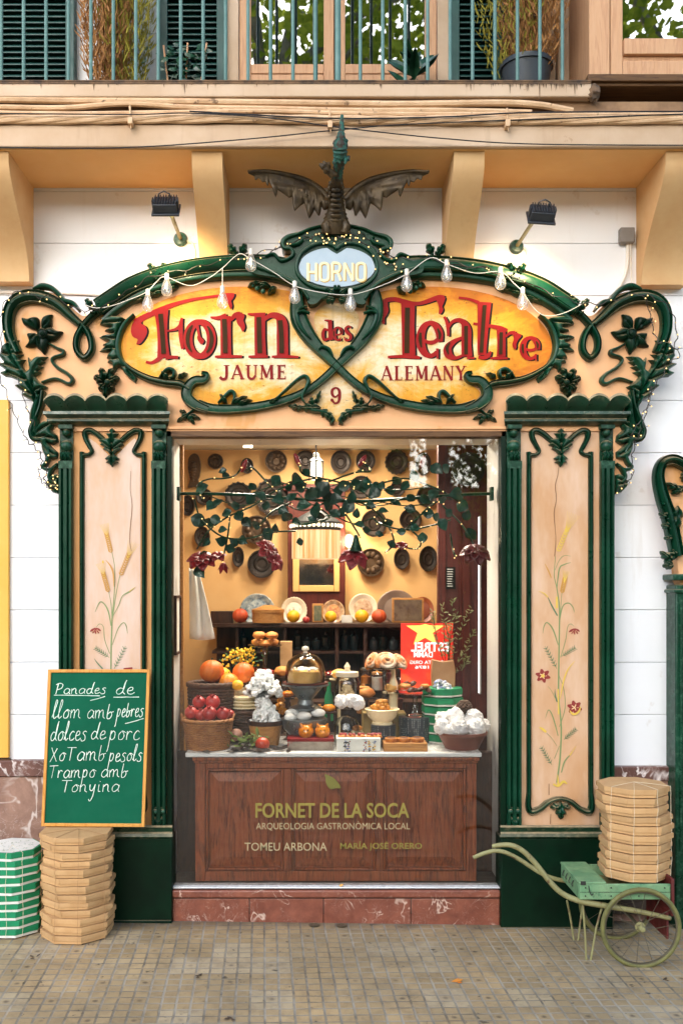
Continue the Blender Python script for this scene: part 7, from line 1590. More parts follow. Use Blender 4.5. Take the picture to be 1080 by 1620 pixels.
t = boxthing('framed_picture', 'thin framed dusky landscape picture on the right of the shelf', 'picture', (620, 670, 946, 985), SY + .05, SY + .075, M['boxwood']); q = MB(); q.pbox(623, 667, 949, 982, SY + .047, SY + .0495); q.build('image', mk('dusky_picture', C(88, 70, 62), C(120, 104, 84), rough=.3, scale=14, bump=0), t)
boxthing('dark_box', 'dark box with a reddish label at the left end of the shelf', 'box', (333, 368, 967, 988), SY, SY + .12, M['darkwood'])
t = thing('hanging_cloth', 'white cloth hanging in a triangle at the left of the window', 'cloth', tuple(W(322, 1012, .62)))
q = MB(); vs = []; fs = []
for i in range(13):
    for j in range(9):
        v = i / 12; w = j / 8; xr_ = 312 + (340 - 312) * v ** .9; x = 300 + (xr_ - 300) * w; yv = 898 + (1010 - 898) * v + 3 * sin(w * 3); vs.append(tuple(W(x, yv, .62 + .02 * sin(w * 9 + v * 2))))
q.add(vs, [(i * 9 + j, (i + 1) * 9 + j, (i + 1) * 9 + j + 1, i * 9 + j + 1) for i in range(12) for j in range(8)]); o = q.build('fabric', M['card_white'], t, smooth=180); o.modifiers.new('thickness', 'SOLIDIFY').thickness = .004

# ------------------------------------------------------------------ window display, back to front
def basket(name, label, px, pyt, pyb, rt, rb, y, mat, rows_=16, stakes=26):
    c = W(px, pyb, y); h = Zp(pyt, y) - Zp(pyb, y); a, b = U(rt, y), U(rb, y); t = thing(name, label, 'basket', tuple(c))
    q = MB(); q.lathe([(0, .004), (b * .95, .004), (a * .93, h * .96), (a * .9, h * .96), (b * .9, .008), (0, .008)], tuple(c), 32); q.build('lining', mat, t)
    q = MB()
    for k in range(rows_):
        z = h * (k + .5) / rows_; r = b + (a - b) * (k + .5) / rows_; P = []
        for i in range(stakes * 4): an = 2 * pi * i / (stakes * 4); rr_ = r * (1 + .018 * cos(an * stakes + pi * (k % 2))); P.append((c.x + rr_ * cos(an), c.y + rr_ * sin(an), c.z + z))
        q.tube(P, h / rows_ * .52, 6, closed=True)
    for i in range(stakes): an = 2 * pi * (i + .5) / stakes; q.tube([(c.x + b * cos(an), c.y + b * sin(an), c.z), (c.x + a * cos(an), c.y + a * sin(an), c.z + h)], h / rows_ * .3, 5)
    q.build('weave', mat, t, smooth=180)
    q = MB()
    for ph in (0, pi): q.tube([(c.x + a * 1.01 * cos(2 * pi * i / 60) + .003 * cos(i * 1.3 + ph), c.y + a * 1.01 * sin(2 * pi * i / 60), c.z + h + .004 * sin(i * 1.3 + ph)) for i in range(60)], h / rows_ * .75, 6, closed=True)
    q.build('rim', mat, t, smooth=180); return t, c, a, h
basket('basket', 'tall dark wicker basket of oranges and pumpkins behind the pomegranates', 334, 1082, 1186, 35, 31, .46, wickd, 20, 24)
t, c, a, h = basket('basket', 'honey coloured wicker basket full of pomegranates', 329, 1138, 1190, 38.5, 31, .24, wick, 15, 30)
q = MB()
for sx in (-1, 1): q.tube([(c.x + sx * (a + .012 * sin(pi * i / 8)), c.y - .03 + .06 * i / 8, c.z + h - .005 + .035 * sin(pi * i / 8)) for i in range(9)], .006, 6)
q.build('handles', wick, t)
for i, (px, py, r, y, l) in enumerate(((302.5, 1127.5, 10.5, .22, 'at the left rim of the honey coloured basket'), (352.5, 1129, 10.5, .19, 'at the right front of the honey coloured basket'), (331.5, 1129, 12, .17, 'at the front middle of the honey coloured basket'), (318, 1131, 9.5, .2, 'wedged between the left and the front middle ones'), (315, 1111, 10.5, .27, 'on top of the heap to the left'), (336.5, 1111, 12, .25, 'on top of the heap, the largest and shiniest'), (363, 1130, 8, .25, 'lying at the far right rim of the honey coloured basket'))): fruit('pomegranate', 'red pomegranate ' + l, px, py, r, y, F_['pome'], 'fruit', 'pomegranates in the basket', kind='pome', seed=i)
fruit('pumpkin', 'large orange pumpkin on the left of the dark basket', 335, 1062, 19, .47, F_['pumpkin'], 'pumpkin', kind='pumpkin'); fruit('pumpkin', 'orange pumpkin behind the white sweets', 385, 1064, 17, .6, F_['pumpkin'], 'pumpkin', kind='pumpkin'); fruit('pumpkin', 'low orange pumpkin between the two larger ones', 362, 1079, 15, .46, F_['orange'], 'pumpkin', kind='pumpkin'); fruit('lemon', 'yellow lemon at the right rim of the dark basket', 376, 1084, 9, .40, F_['yellow'], 'fruit'); fruit('pumpkin', 'hidden yellowish pumpkin behind the left pumpkin', 352, 1068, 13, .58, F_['yellow'], 'pumpkin', kind='pumpkin')
c = W(382, 1062, .75); t = thing('yellow_flowers', 'bunch of small yellow flowers behind the pumpkins', 'flowers', (c.x, .75, ZC)); q = MB(); q.lathe([(.04, 0), (.06, .1), (.045, .25), (.05, .3), (0, .29)], (c.x, .75, ZC), 20); q.build('vase', ceram, t)
q = MB(); q2 = MB()
for i in range(120): p = W(R.gauss(382, 13), R.uniform(1026, 1056), .75 + R.uniform(-.06, .06)); q.ell(p, U(2.4), None, None, 6, 4)
for i in range(80): p = W(R.gauss(382, 15), R.uniform(1030, 1066), .76 + R.uniform(-.06, .06)); leafcard(q2, p, V((R.uniform(-1, 1), R.uniform(-1, 0), R.uniform(-.3, 1))), V((0, -.3, 1)), .035, .008)
q.build('blossom', mk('yellow_petal', C(232, 180, 20), C(240, 200, 60), rough=.6), t); q2.build('leaves', M['leaf'], t, smooth=0)
t = boxthing('paper_bag', 'crumpled brown paper bag standing behind the glass dome', 'bag', (443, 462, 1015, 1062), .9, .98, M['cardboard'])
def glass_stand(name, label, px, pyplate, rplate, pybase, y, mat=None, rbase=16):
    g = mat or M['glass']; c = W(px, pybase, y); h = U(pybase - pyplate, y); a = U(rplate, y); b = U(rbase, y); t = thing(name, label, 'cake stand', tuple(c))
    q = MB(); q.lathe([(0, 0), (b, 0), (b * .9, .006), (b * .3, .016), (b * .22, h * .3), (b * .32, h * .4), (b * .2, h * .55), (b * .26, h * .9), (b * .4, h - .012), (0, h - .012)], tuple(c), 28); q.build('stem', g, t)
    q = MB(); q.lathe([(0, h - .008), (a * .8, h - .006), (a, h + .004), (a, h + .008), (a * .8, h - .001), (0, h - .002)], tuple(c), 40); q.build('plate', g, t); return t, c, h
whiteglass = mk('milky_glass', C(214, 210, 196), rough=.12, bump=0)
glass_stand('cake_stand', 'glass stand of golden pastries at the back left', 419, 1022, 27, 1100, .78)
for i, (px, py) in enumerate(((408, 1016), (431, 1016), (420, 1018), (410, 1005), (430, 1005))):
    c = W(px, py, .78 + (.03 if i in (0, 1) else -.02)); q = MB(); q.ell(c, U(12), U(11), U(7), 14, 8, jit=.15, seed=i); tag(q.build('pastry', F_['crust']), 'golden pastry on the back left glass stand, %s' % ('bottom left', 'bottom right', 'bottom front', 'top left', 'top right')[i], 'pastry', 'golden pastries on the back left stand')
t, c = lathed('sweet_jar', 'glass jar with a red lid band behind the white sweets', 'jar', 419, 1085, .62, [(0, 0), (14, 0), (16, 4), (16, 16), (13, 20), (0, 20)], M['glass']); q = MB(); q.lathe([(0, U(20)), (U(16), U(20)), (U(16), U(27)), (U(9), U(29)), (0, U(29))], tuple(c), 24); q.build('lid', M['red'], t)
# white sugared sweets heaped in a footed vase on a wooden bowl
def heap(name, label, cat, n, cx, y, pyt, pyb, rx, mat, size, group=None, seed=0, jit=.35, part='pieces'):
    rr = random.Random(seed); c = W(cx, pyb, y); q = MB()
    for i in range(n):
        t_ = rr.random(); r = sqrt(rr.random()) * (1 - t_ ** 1.4 * .75); an = rr.uniform(0, 6.28); p = V((c.x + cos(an) * r * U(rx), y + sin(an) * r * U(rx) * .9, c.z + t_ * U(pyb - pyt)))
        s = U(size) * rr.uniform(.7, 1.25); Mr = Matrix.Rotation(rr.uniform(0, 3), 3, 'X') @ Matrix.Rotation(rr.uniform(0, 3), 3, 'Z'); q.ell(p, s, s * .75, s * .6, 8, 5, jit=jit, seed=i, M=Mr)
    o = q.build('sweets' if part == 'pieces' else part, mat, smooth=60); tag(o, label, cat, kind='stuff'); return o
candym = mk('wrapped_white_candy', C(244, 244, 242), C(186, 204, 192), rough=.5, scale=30, bump=.3, lo=.55, hi=.75, spots=(C(176, 70, 60), 40, .68, .8))
t, c = lathed('wooden_bowl', 'brown turned wooden bowl under the white sweets', 'bowl', 420, 1189, .36, [(0, 0), (18, 0), (20, 6), (26, 40), (27, 48), (24, 48), (17, 8), (0, 8)], M['boxwood']); 
q = MB(); q.lathe([(U(27.2, .36), U(43, .36)), (U(28, .36), U(45, .36)), (U(28, .36), U(50, .36)), (U(25, .36), U(50, .36)), (U(24, .36), U(44, .36))], tuple(c), 28); q.build('rim', M['darkwood'], t)
heap('sweets', 'white sweets heaped in the brown wooden bowl', 'sweets', 170, 420, .36, 1108, 1144, 26, candym, 5.6, seed=1)
t, c = lathed('sweet_vase', 'clear footed glass vase carrying the upper heap of white sweets', 'vase', 415, 1126, .38, [(0, 0), (10, 0), (7, 6), (12, 22), (24, 30), (28, 36), (26, 36), (20, 31), (8, 24), (0, 22)], M['glass'])
heap('sweets', 'white sweets heaped high in the glass vase', 'sweets', 190, 417, .36, 1060, 1100, 33, candym, 6.0, seed=2); heap('sweets', 'white sweets filling the neck of the glass vase', 'sweets', 70, 415, .35, 1096, 1118, 15, candym, 5, seed=3)
heap('sweets', 'amber sweets behind the glass vase', 'sweets', 50, 444, .52, 1098, 1128, 11, F_['nougat'], 4, seed=4)
# glass dome on pewter
t, c = lathed('pewter_bowl', 'grey pewter bowl of powdered white buns', 'bowl', 481, 1170, .36, [(0, 0), (17, 0), (20, 3), (24, 9), (33, 19), (35, 28), (36, 32), (33, 32), (31, 22), (20, 12), (0, 10)], pewter)
q = MB(); q.lathe([(U(33.5, .36), U(29, .36)), (U(36, .36), U(30.5, .36)), (U(36, .36), U(34, .36)), (U(33, .36), U(34, .36))], tuple(c), 32); q.build('rim', pewter, t)
for i, (px, py, y, rx) in enumerate(((462, 1128, .36, 12), (484, 1124, .40, 12), (503, 1128, .36, 13), (481, 1133, .30, 12.5), (460, 1135, .32, 11))):
    q = MB(); q.ell(W(px, py, y), U(rx), U(rx), U(7.5), 16, 9, jit=.08, seed=i); tag(q.build('bun', F_['white'], smooth=180), 'powdered white bun in the pewter bowl, %s' % ('at the back left', 'at the back middle', 'on the right', 'at the front middle', 'at the front left')[i], 'bun', 'powdered buns in the pewter bowl')
t, c = lathed('pewter_pedestal', 'dark pewter pedestal dish under the glass dome', 'cake stand', 483, 1122, .42, [(0, 0), (26, 0), (26, 3), (14, 8), (11, 16), (22, 28), (28, 36), (37, 38), (37, 40), (0, 40)], pewter)
q = MB(); q.lathe([(0, U(40.5, .42)), (U(36, .42), U(40.5, .42)), (U(36, .42), U(43, .42)), (0, U(43, .42))], tuple(c), 36); q.build('board', M['redwood'], t)
t, c = lathed('glass_dome', 'clear glass dome with a knob over a golden cake', 'cloche', 483, 1078.5, .42, [(31, 0), (32, 8), (31, 22), (27, 33), (18, 41), (7, 45), (4, 46)], M['glass'], 'dome'); q = MB(); q.lathe([(U(4, .42), U(45.5, .42)), (U(3, .42), U(48, .42)), (U(6, .42), U(51, .42)), (U(5, .42), U(55, .42)), (0, U(57, .42))], tuple(c), 18); q.build('knob', whiteglass, t)
t, c = lathed('cake', 'golden ring cake dusted white under the glass dome', 'cake', 482, 1078.5, .42, [(0, 0), (26, 0), (27, 6), (24, 16), (18, 20), (8, 17), (0, 15)], F_['cake']); q = MB()
for i in range(60): an = R.uniform(0, 6.28); r = R.uniform(8, 23); q.ell((c.x + U(r) * cos(an), c.y + U(r) * sin(an), c.z + U(22 - abs(r - 17) * .45, .42)), U(2.4), None, U(1.6), 6, 4)
q.build('icing', F_['white'], t)
t = boxthing('biscuit_tin', 'worn red and grey rectangular tin carrying two glazed buns', 'tin', (455, 527, 1171, 1190), .16, .30, mk('worn_tin', C(160, 150, 134), C(120, 104, 92), rough=.4, scale=12, bump=.1, spots=(C(150, 40, 36), 8, .60)), .004); q = MB(); q.pbox(454, 528, 1168.5, 1173.5, .157, .303); q.build('lid', M['red2'], t, bevel=.003); q = MB(); q.pbox(456, 526, 1187.3, 1190, .1585, .1599); q.build('red_edge', M['red2'], t)
for i, px in enumerate((484, 510)):
    y = .22; c = W(px, 1157.5, y); t = thing('glazed_bun', ('left glazed golden bun with little ears on the red tin', 'right glazed golden bun with little ears on the red tin')[i], 'bun', (c.x, y, c.z - U(11)), 'glazed buns on the red tin'); q = MB(); q.ell(c, U(12.5), U(12.5), U(11.5), 18, 11, jit=.12, seed=i)
    q.build('bun', F_['glaze'], t, smooth=180); q = MB()
    for sx in (-1, 1): q.tube([c + V((sx * U(6), -.01, U(8))), c + V((sx * U(9), -.014, U(14)))], [U(4), U(1.2)], 7)
    q.ell(c + V((0, -U(11.5), -U(1))), U(3.6), U(3), U(3), 10, 6); q.build('ears', F_['glaze'], t); q = MB()
    for sx in (-1, 1): q.ell(c + V((sx * U(3.2), -U(11.6), U(4))), U(1), None, None, 6, 4)
    q.build('eyes', M['black_paint'], t)
c = W(398, 1180, .2); t = thing('dried_sprig', 'sprig of bay leaves over dark dried leaves on the marble top', 'leaves', (c.x, .2, ZC)); q = MB(); q2 = MB()
for i in range(46): p = W(R.gauss(392, 17), R.uniform(1163, 1184), .2 + R.uniform(-.05, .05)); leafcard(q, p, V((R.uniform(-1, 1), R.uniform(-1, .2), R.uniform(-.3, .6))), V((0, -.3, 1)), R.uniform(.04, .07), .011)
for i in range(34): p = W(R.gauss(402, 30), 1186, R.uniform(.09, .2)); p.z = ZC + .006; leafcard(q2, p, V((R.uniform(-1, 1), R.uniform(-.7, .5), R.uniform(0, .25))), V((0, -.2, 1)), R.uniform(.06, .11), .014)
q.build('green_leaves', leafmat('bay_leaf', C(70, 92, 36), C(112, 130, 60)), t, smooth=0); q2.build('dark_leaves', leafmat('dried_leaf', C(34, 28, 26), C(58, 44, 38)), t, smooth=0)
fruit('apple', 'red apple lying on the dark dried leaves', 415, 1177, 11.5, .15, F_['apple'], 'fruit'); fruit('onion', 'dusty pink onion beside the honey coloured basket', 374, 1162, 10, .26, mk('onion_skin', C(176, 128, 108), C(150, 100, 84), rough=.5), 'onion')
# nut jar on a covered stand
t, c = lathed('dotted_tin', 'blue dotted round tin under a small glass cover', 'tin', 548, 1189, .46, [(0, 0), (17, 0), (17, 26), (0, 26)], dots); t, c = lathed('glass_dome', 'small clear glass cover over the blue dotted tin', 'cloche', 548, 1180, .46, [(20, 0), (20, 34), (14, 44), (4, 48), (0, 48)], M['glass'], 'dome')
t, c = lathed('nut_jar', 'tall clear jar of pale nuts with a pointed wooden lid', 'jar', 549, 1120, .44, [(0, 0), (18, 0), (20, 3), (20, 42), (16, 50), (0, 50)], M['glass'])
q = MB(); q.lathe([(0, U(50, .44)), (U(18, .44), U(50, .44)), (U(18, .44), U(57, .44)), (U(6, .44), U(58, .44)), (U(4, .44), U(62, .44)), (U(5, .44), U(65, .44)), (U(1, .44), U(72, .44)), (0, U(72, .44))], tuple(c), 24); q.build('lid', mk('pale_lid', C(214, 196, 168), rough=.5), t)
heap('nuts', 'pale nuts filling the tall clear jar', 'nuts', 170, 549, .44, 1082, 1117, 16.5, F_['nut'], 4.2, seed=7, jit=.1)
for i, (px, py) in enumerate(((540, 1110), (556, 1108), (566, 1112))):
    crumple('paper_sweet', 'white tissue wrapped sweet before the nut jar, %s' % ('left', 'middle', 'right')[i], px, py, 10.5, .33, 'tissue wrapped sweets before the nut jar', i + 3)
t = boxthing('sweet_tin', 'white tin with coloured painted figures carrying red fruit tarts', 'tin', (532, 602, 1168, 1191), .12, .26, M['card_white'], .004)
q = MB()
cols = ['a', 'b']
for px in (546, 551, 577, 584, 591): 
    for k in range(9): q.m = R.randrange(4); q.flat(pw([(px + R.uniform(-4, 4), 1172 + k * 1.9), (px + R.uniform(-2, 4), 1171.5 + k * 1.9), (px + R.uniform(-1, 4), 1174 + k * 1.9), (px + R.uniform(-4, 1), 1174.5 + k * 1.9)], .119), .1197)
q.build('figures', [mk('ink_black', C(50, 42, 40), bump=0), mk('ink_ochre', C(206, 160, 60), bump=0), mk('ink_blue', C(80, 100, 150), bump=0), mk('ink_red', C(160, 70, 60), bump=0)], t, smooth=0)
for i, px in enumerate((542, 556, 571, 586, 597)):
    c = W(px, 1165, .18); q = MB(); q.ell(c, U(8), U(8), U(4), 12, 7, jit=.25, seed=i)
    q.m = 1
    for k in range(7): q.ell(c + V((R.uniform(-1, 1) * U(5), R.uniform(-1, .5) * U(5), U(4))), U(2.2), None, None, 6, 4)
    tag(q.build('fruit_tart', [F_['crust'], F_['pome']]), 'small tart with red topping on the white tin, %s from the left' % ORD[i + 1], 'tart', 'red topped tarts on the white tin')
t = boxthing('wooden_tray', 'shallow wooden box carrying three small tarts', 'box', (607, 676, 1176, 1190), .12, .26, M['boxwood'], .003)
for i, px in enumerate((619, 639, 660)):
    c = W(px, 1175.5, .18); q = MB(); q.lathe([(0, 0), (U(9), 0), (U(11), U(8)), (U(10), U(9)), (U(9), U(7)), (0, U(7))], tuple(c), 24, wob=lambda an, k: 1 + .03 * cos(an * 14)); q.m = 1; q.lathe([(0, U(7.2)), (U(8.8), U(7.2)), (U(6), U(8.6)), (0, U(9))], tuple(c), 16); tag(q.build('tart', [F_['crust'], F_['choc']]), ('left', 'middle', 'right')[i] + ' brown tart on the shallow wooden box', 'tart', 'brown tarts on the wooden box')
boxthing('wooden_crate', 'plain olive wooden crate behind the ceramic bowl', 'crate', (574, 642, 1128, 1190), .50, .66, mk('olive_wood', C(150, 128, 70), C(128, 104, 54), rough=.6), .004)
t, c = lathed('dotted_tin', 'dark dotted round tin under the cream ceramic bowl', 'tin', 606, 1189, .36, [(0, 0), (19.5, 0), (19.5, 43), (0, 43)], dots)
t, c = lathed('ceramic_bowl', 'cream ceramic bowl heaped with golden sweets', 'bowl', 604, 1145.5, .36, [(0, 0), (16, 0), (16, 3), (14, 4), (22, 12), (25, 21), (28, 24), (26, 25), (20, 13), (0, 8)], ceram)
heap('sweets', 'golden sweets heaped in the cream ceramic bowl', 'sweets', 46, 603, .36, 1106, 1128, 19, F_['nougat'], 5.5, seed=9, jit=.2)
t, c, h = glass_stand('cake_stand', 'tall glass stand of sugared spiral buns', 608, 1056, 34, 1128, .52)
def spiral(px, py, r, y, label, tilt=(0, 0)):
    c = W(px, py, y); P = []; q = MB(); Mr = Matrix.Rotation(tilt[0], 3, 'X') @ Matrix.Rotation(tilt[1], 3, 'Y')
    for i in range(56): a = i * .30; rr_ = U(r, y) * (.12 + .88 * i / 55); P.append(c + Mr @ V((rr_ * cos(a), rr_ * sin(a), U(6) * (1 - i / 55))))
    q.tube(P, [U(r * .24, y)] * 55 + [U(r * .1, y)], 9); tag(q.build('spiral_bun', F_['sugar'], smooth=180), label, 'bun', 'sugared spiral buns on the tall stand')
spiral(611, 1047, 16, .48, 'sugared spiral bun tilted towards the glass in the middle', (radians(52), 0)); spiral(589, 1046, 14, .54, 'sugared spiral bun leaning at the left of the tall stand', (radians(40), radians(-50))); spiral(632, 1048, 14, .54, 'sugared spiral bun leaning at the right of the tall stand', (radians(40), radians(40))); spiral(608, 1051, 17, .60, 'sugared spiral bun lying flat at the back of the tall stand')
t, c, h = glass_stand('cake_stand', 'low glass stand of chocolate slices', 656, 1096, 34, 1133, .46)
for i in range(11):
    p = W(R.uniform(634, 680), R.uniform(1080, 1092), .46 + R.uniform(-.05, .06)); q = MB(); Mr = Matrix.Rotation(R.uniform(-.5, .5), 3, 'X') @ Matrix.Rotation(R.uniform(0, 3), 3, 'Z'); q.ell(p, U(9), U(5), U(4), 10, 6, jit=.25, seed=i, M=Mr)
    o = q.build('chocolate_slice', F_['choc'] if i < 7 else F_['crust']); tag(o, 'dark chocolate slice in the pile on the low glass stand' if i < 7 else 'brown biscuit in the pile on the low glass stand', 'chocolate' if i < 7 else 'biscuit', 'chocolate slices on the low stand' if i < 7 else 'biscuits on the low stand')
t, c = lathed('dotted_tin', 'dark dotted oval tin under the chocolate slices', 'tin', 655, 1189, .46, [(0, 0), (24, 0), (24, 42), (0, 42)], dots); q = MB(); q.lathe([(0, U(42.2, .46)), (U(24.8, .46), U(40, .46)), (U(24.8, .46), U(55.5, .46)), (0, U(56, .46))], tuple(c), 32); q.build('lid', dots, t)
# striped boxes by the right, bag, olive sprigs
gp2 = make_box('pastry_box', U(33, .5), .010, .0245, M['card_green'], M['card_white'])
c = W(700, 1190, .47)
for i in range(4 + 2):
    o = gp2 if i == 0 else copy_tree(gp2); o.location = (c.x, .50, ZC + .001 + i * .0562); o.scale = (1, 1, 1.6); o.rotation_euler = (0, 0, R.uniform(-.08, .08)); tag(o, lab('green pastry box with white edge', 'inside the window')(i, 6), 'pastry box', 'green and white boxes in the window')
t = thing('paper_bag', 'brown paper bag of sweets standing on the green boxes in the window', 'bag', tuple(W(700, 1096, .55))); q = MB()
P = [(684, 1096), (718, 1096), (719, 1060), (716, 1044), (700, 1047), (683, 1043), (682, 1070)]; q.prism(pw(P, .55), lambda x, z: .53 + .01 * sin(z * 90), .60); q.build('bag', mk('bag_paper', C(190, 146, 108), C(170, 124, 86), rough=.8, bump=.3), t, bevel=.004)
heap('sweets', 'colourful wrapped sweets on top of the green boxes in the window', 'sweets', 60, 698, .46, 1076, 1096, 26, mk('coloured_wrappers', C(230, 226, 210), C(110, 130, 190), rough=.4, scale=35, bump=.2, spots=(C(90, 150, 80), 26, .6)), 4.5, seed=12)
t = thing('olive_branch', 'olive sprigs with narrow leaves beside the reflected red beer sign', 'plant', tuple(W(715, 1060, .6))); q = MB(); q2 = MB()
for bx, by2, tx, ty in ((705, 1062, 700, 960), (708, 1062, 722, 972), (712, 1062, 745, 962), (706, 1060, 684, 968), (714, 1062, 748, 1000), (708, 1060, 704, 985), (716, 1070, 738, 1040), (706, 1060, 716, 950)):
    P = cr([W(bx, by2, .6), W((bx + tx) / 2 + R.uniform(-6, 6), (by2 + ty) / 2, .58), W(tx, ty, .56)], 8); q.tube([V(p) for p in P], .0022, 5)
    for i in range(4, len(P)):
        for k in range(2): leafcard(q2, V(P[i]), V((R.uniform(-1, 1), R.uniform(-.8, .3), R.uniform(0, 1))), V((0, -.4, 1)), R.uniform(.025, .04), .005)
q.build('twigs', M['darkwood'], t); q2.build('leaves', leafmat('olive_leaf', C(96, 104, 60), C(140, 142, 92)), t, smooth=0)
jm = [F_['nougat'], F_['nut'], F_['choc'], F_['glaze'], F_['white'], F_['pome'], F_['yellow'], F_['nut'], F_['choc'], F_['nougat']]
for i, (px, pyb, r, h) in enumerate(((440, 1092, 9, 30), (463, 1088, 9, 34), (522, 1094, 10, 36), (578, 1082, 9, 30), (596, 1092, 10, 34), (618, 1080, 9, 30), (636, 1096, 9, 28), (505, 1076, 8, 30), (400, 1082, 8, 30), (655, 1068, 8, 28))):
    y = .78 + .03 * (i % 2); t, c = lathed('sweet_jar', 'small lidded sweet jar at the back of the display, %s in the row' % ('second', 'third', 'fifth', 'sixth', 'seventh', 'eighth', 'ninth', 'fourth', 'leftmost', 'rightmost')[i], 'jar', px, pyb, y, [(0, 0), (r, 0), (r * 1.05, 3), (r * 1.05, h * .78), (r * .8, h * .84)], M['glass'], 'glass', n=18)
    q = MB(); q.lathe([(0, U(1)), (U(r * .97), U(1)), (U(r * .97), U(h * R.uniform(.45, .7))), (0, U(h * .6))], tuple(c), 16); q.build('contents', jm[i], t); q = MB(); q.lathe([(0, U(h * .84)), (U(r * .95), U(h * .84)), (U(r * .95), U(h * .97)), (U(2), U(h)), (U(2), U(h * 1.06)), (0, U(h * 1.07))], tuple(c), 18); q.build('lid', (pewter, M['boxwood'], M['red'])[i % 3], t)
q = MB(); q.box(Xp(380, .8), Xp(680, .8), .72, .9, ZC + .2, ZC + .215)
for px in (385, 530, 674): q.box(Xp(px, .8), Xp(px, .8) + .015, .74, .86, ZC + .001, ZC + .2)
tag(q.build('riser_shelf', M['darkwood'], bevel=.002), 'low dark wooden riser behind the display carrying small sweet jars', 'shelf')
# fillers between the front rows and the back cupboards
t, c = lathed('plate_stack', 'stack of white plates behind the dark basket', 'plates', 388, 1122, .5, [(0, 0), (16, 0), (24, 3), (24, 5), (18, 5), (24, 8), (24, 10), (18, 10), (24, 13), (24, 15), (18, 15), (24, 18), (25, 21), (0, 19)], ceram)
basket('basket', 'plain brown wicker basket under the stack of white plates', 387, 1124, 1186, 24, 22, .52, wickd, 14, 18)
for i, (px, py, r, y, m_, l) in enumerate(((447, 1062, 15, .72, 'crust', 'round brown loaf left of the glass dome'), (536, 1066, 14, .70, 'cake', 'pale ring cake right of the glass dome'), (580, 1096, 15, .66, 'crust', 'dark round loaf behind the tall glass stand'), (618, 1088, 12, .62, 'cake', 'yellow sponge cake left of the reflected red sign'), (520, 1120, 11, .52, 'glaze', 'small glazed loaf right of the pewter bowl'), (565, 1152, 9, .52, 'crust', 'brown roll before the olive crate'), (455, 1098, 10, .56, 'glaze', 'amber loaf beside the pewter pedestal'))):
    t = thing('cake', l, 'cake', tuple(W(px, py + r * .55, y))); q = MB(); q.ell(W(px, py, y), U(r), U(r), U(r * .6), 18, 11, jit=.2, seed=i + 40); q.build('loaf', F_[m_], t, smooth=180)
    q = MB(); k = 1150 if y > .6 else 1188; cc = W(px, py + r * .55, y); q.lathe([(0, -U(3)), (U(r * 1.2), -U(2)), (U(r * 1.25), 0), (0, 0)], tuple(cc), 28); q.tube([(cc.x, cc.y, ZC + .001), (cc.x, cc.y, cc.z - .008)], U(3), 10); q.lathe([(0, 0), (U(9), 0), (U(3), .012), (0, .014)], (cc.x, cc.y, ZC + .0005), 20); q.build('stand', ceram if i % 2 else M['darkwood'], t)
for i, (px, pyb, y, h, r, m_, l) in enumerate(((466, 1150, .66, 52, 9, M['darkwood'], 'dark bottle behind the left of the glass dome'), (520, 1140, .68, 60, 7, M['card_green'], 'slim green bottle right of the glass dome'), (574, 1128, .7, 46, 10, M['boxwood'], 'wooden canister left of the tall glass stand'), (628, 1150, .68, 50, 9, M['redwood'], 'red brown canister behind the low glass stand'), (505, 1160, .60, 46, 8, M['boxwood'], 'pale wooden canister behind the pewter bowl'), (622, 1120, .62, 62, 7, ceram, 'tall cream bottle beside the reflected red sign'))):
    t, c = lathed('canister' if 'canister' in l else 'bottle', l, 'bottle' if 'bottle' in l else 'canister', px, pyb, y, [(0, 0), (r, 0), (r, h * .62), (r * .5, h * .8), (r * .45, h), (0, h)] if 'bottle' in l else [(0, 0), (r, 0), (r, h * .82), (r * 1.06, h * .82), (r * 1.06, h * .9), (r * .3, h * .94), (r * .3, h), (0, h)], m_)
t = boxthing('recipe_card', 'brown paper card standing behind the amber loaf', 'card', (460, 476, 1104, 1132), .60, .606, M['cardboard'], .001)
# terracotta bowl of tissue wrapped sweets
t, c = lathed('terracotta_bowl', 'reddish brown terracotta bowl heaped with tissue wrapped sweets', 'bowl', 730, 1188, .24, [(0, 0), (24, 0), (36, 24), (40, 27), (40, 31), (36, 31), (24, 5), (0, 4)], M['terracotta'])
for i, (px, py, r, y) in enumerate(((700, 1150, 13, .2), (725, 1151, 14, .17), (752, 1152, 15, .2), (720, 1134, 14, .27), (748, 1136, 15, .27), (700, 1136, 11, .3), (764, 1148, 10, .28), (735, 1144, 13, .33), (712, 1156, 10, .16))):
    crumple('wrapped_sweet', 'white tissue wrapped sweet in the terracotta bowl, %s' % ('at the left front', 'at the middle front', 'at the right front', 'on top to the left', 'on top to the right', 'at the left back', 'at the far right', 'hidden in the middle', 'smallest at the front left')[i], px, py, r, y, 'tissue wrapped sweets in the terracotta bowl', i + 20)
c = W(734, 1119, .29); q = MB()
for j in range(8):
    for k in range(10): an = k * .628 + j * .3; rr_ = U(11) * sin(pi * (j + 1) / 9.5); q.ell((c.x + rr_ * cos(an), c.y + rr_ * sin(an), c.z - U(10) + U(20) * j / 7), U(3.2), U(3.2), U(2), 6, 4)
tag(q.build('pine_cone', mk('cone_scales', C(92, 66, 50), C(60, 42, 34), rough=.7)), 'brown pine cone on top of the tissue wrapped sweets', 'pine cone')

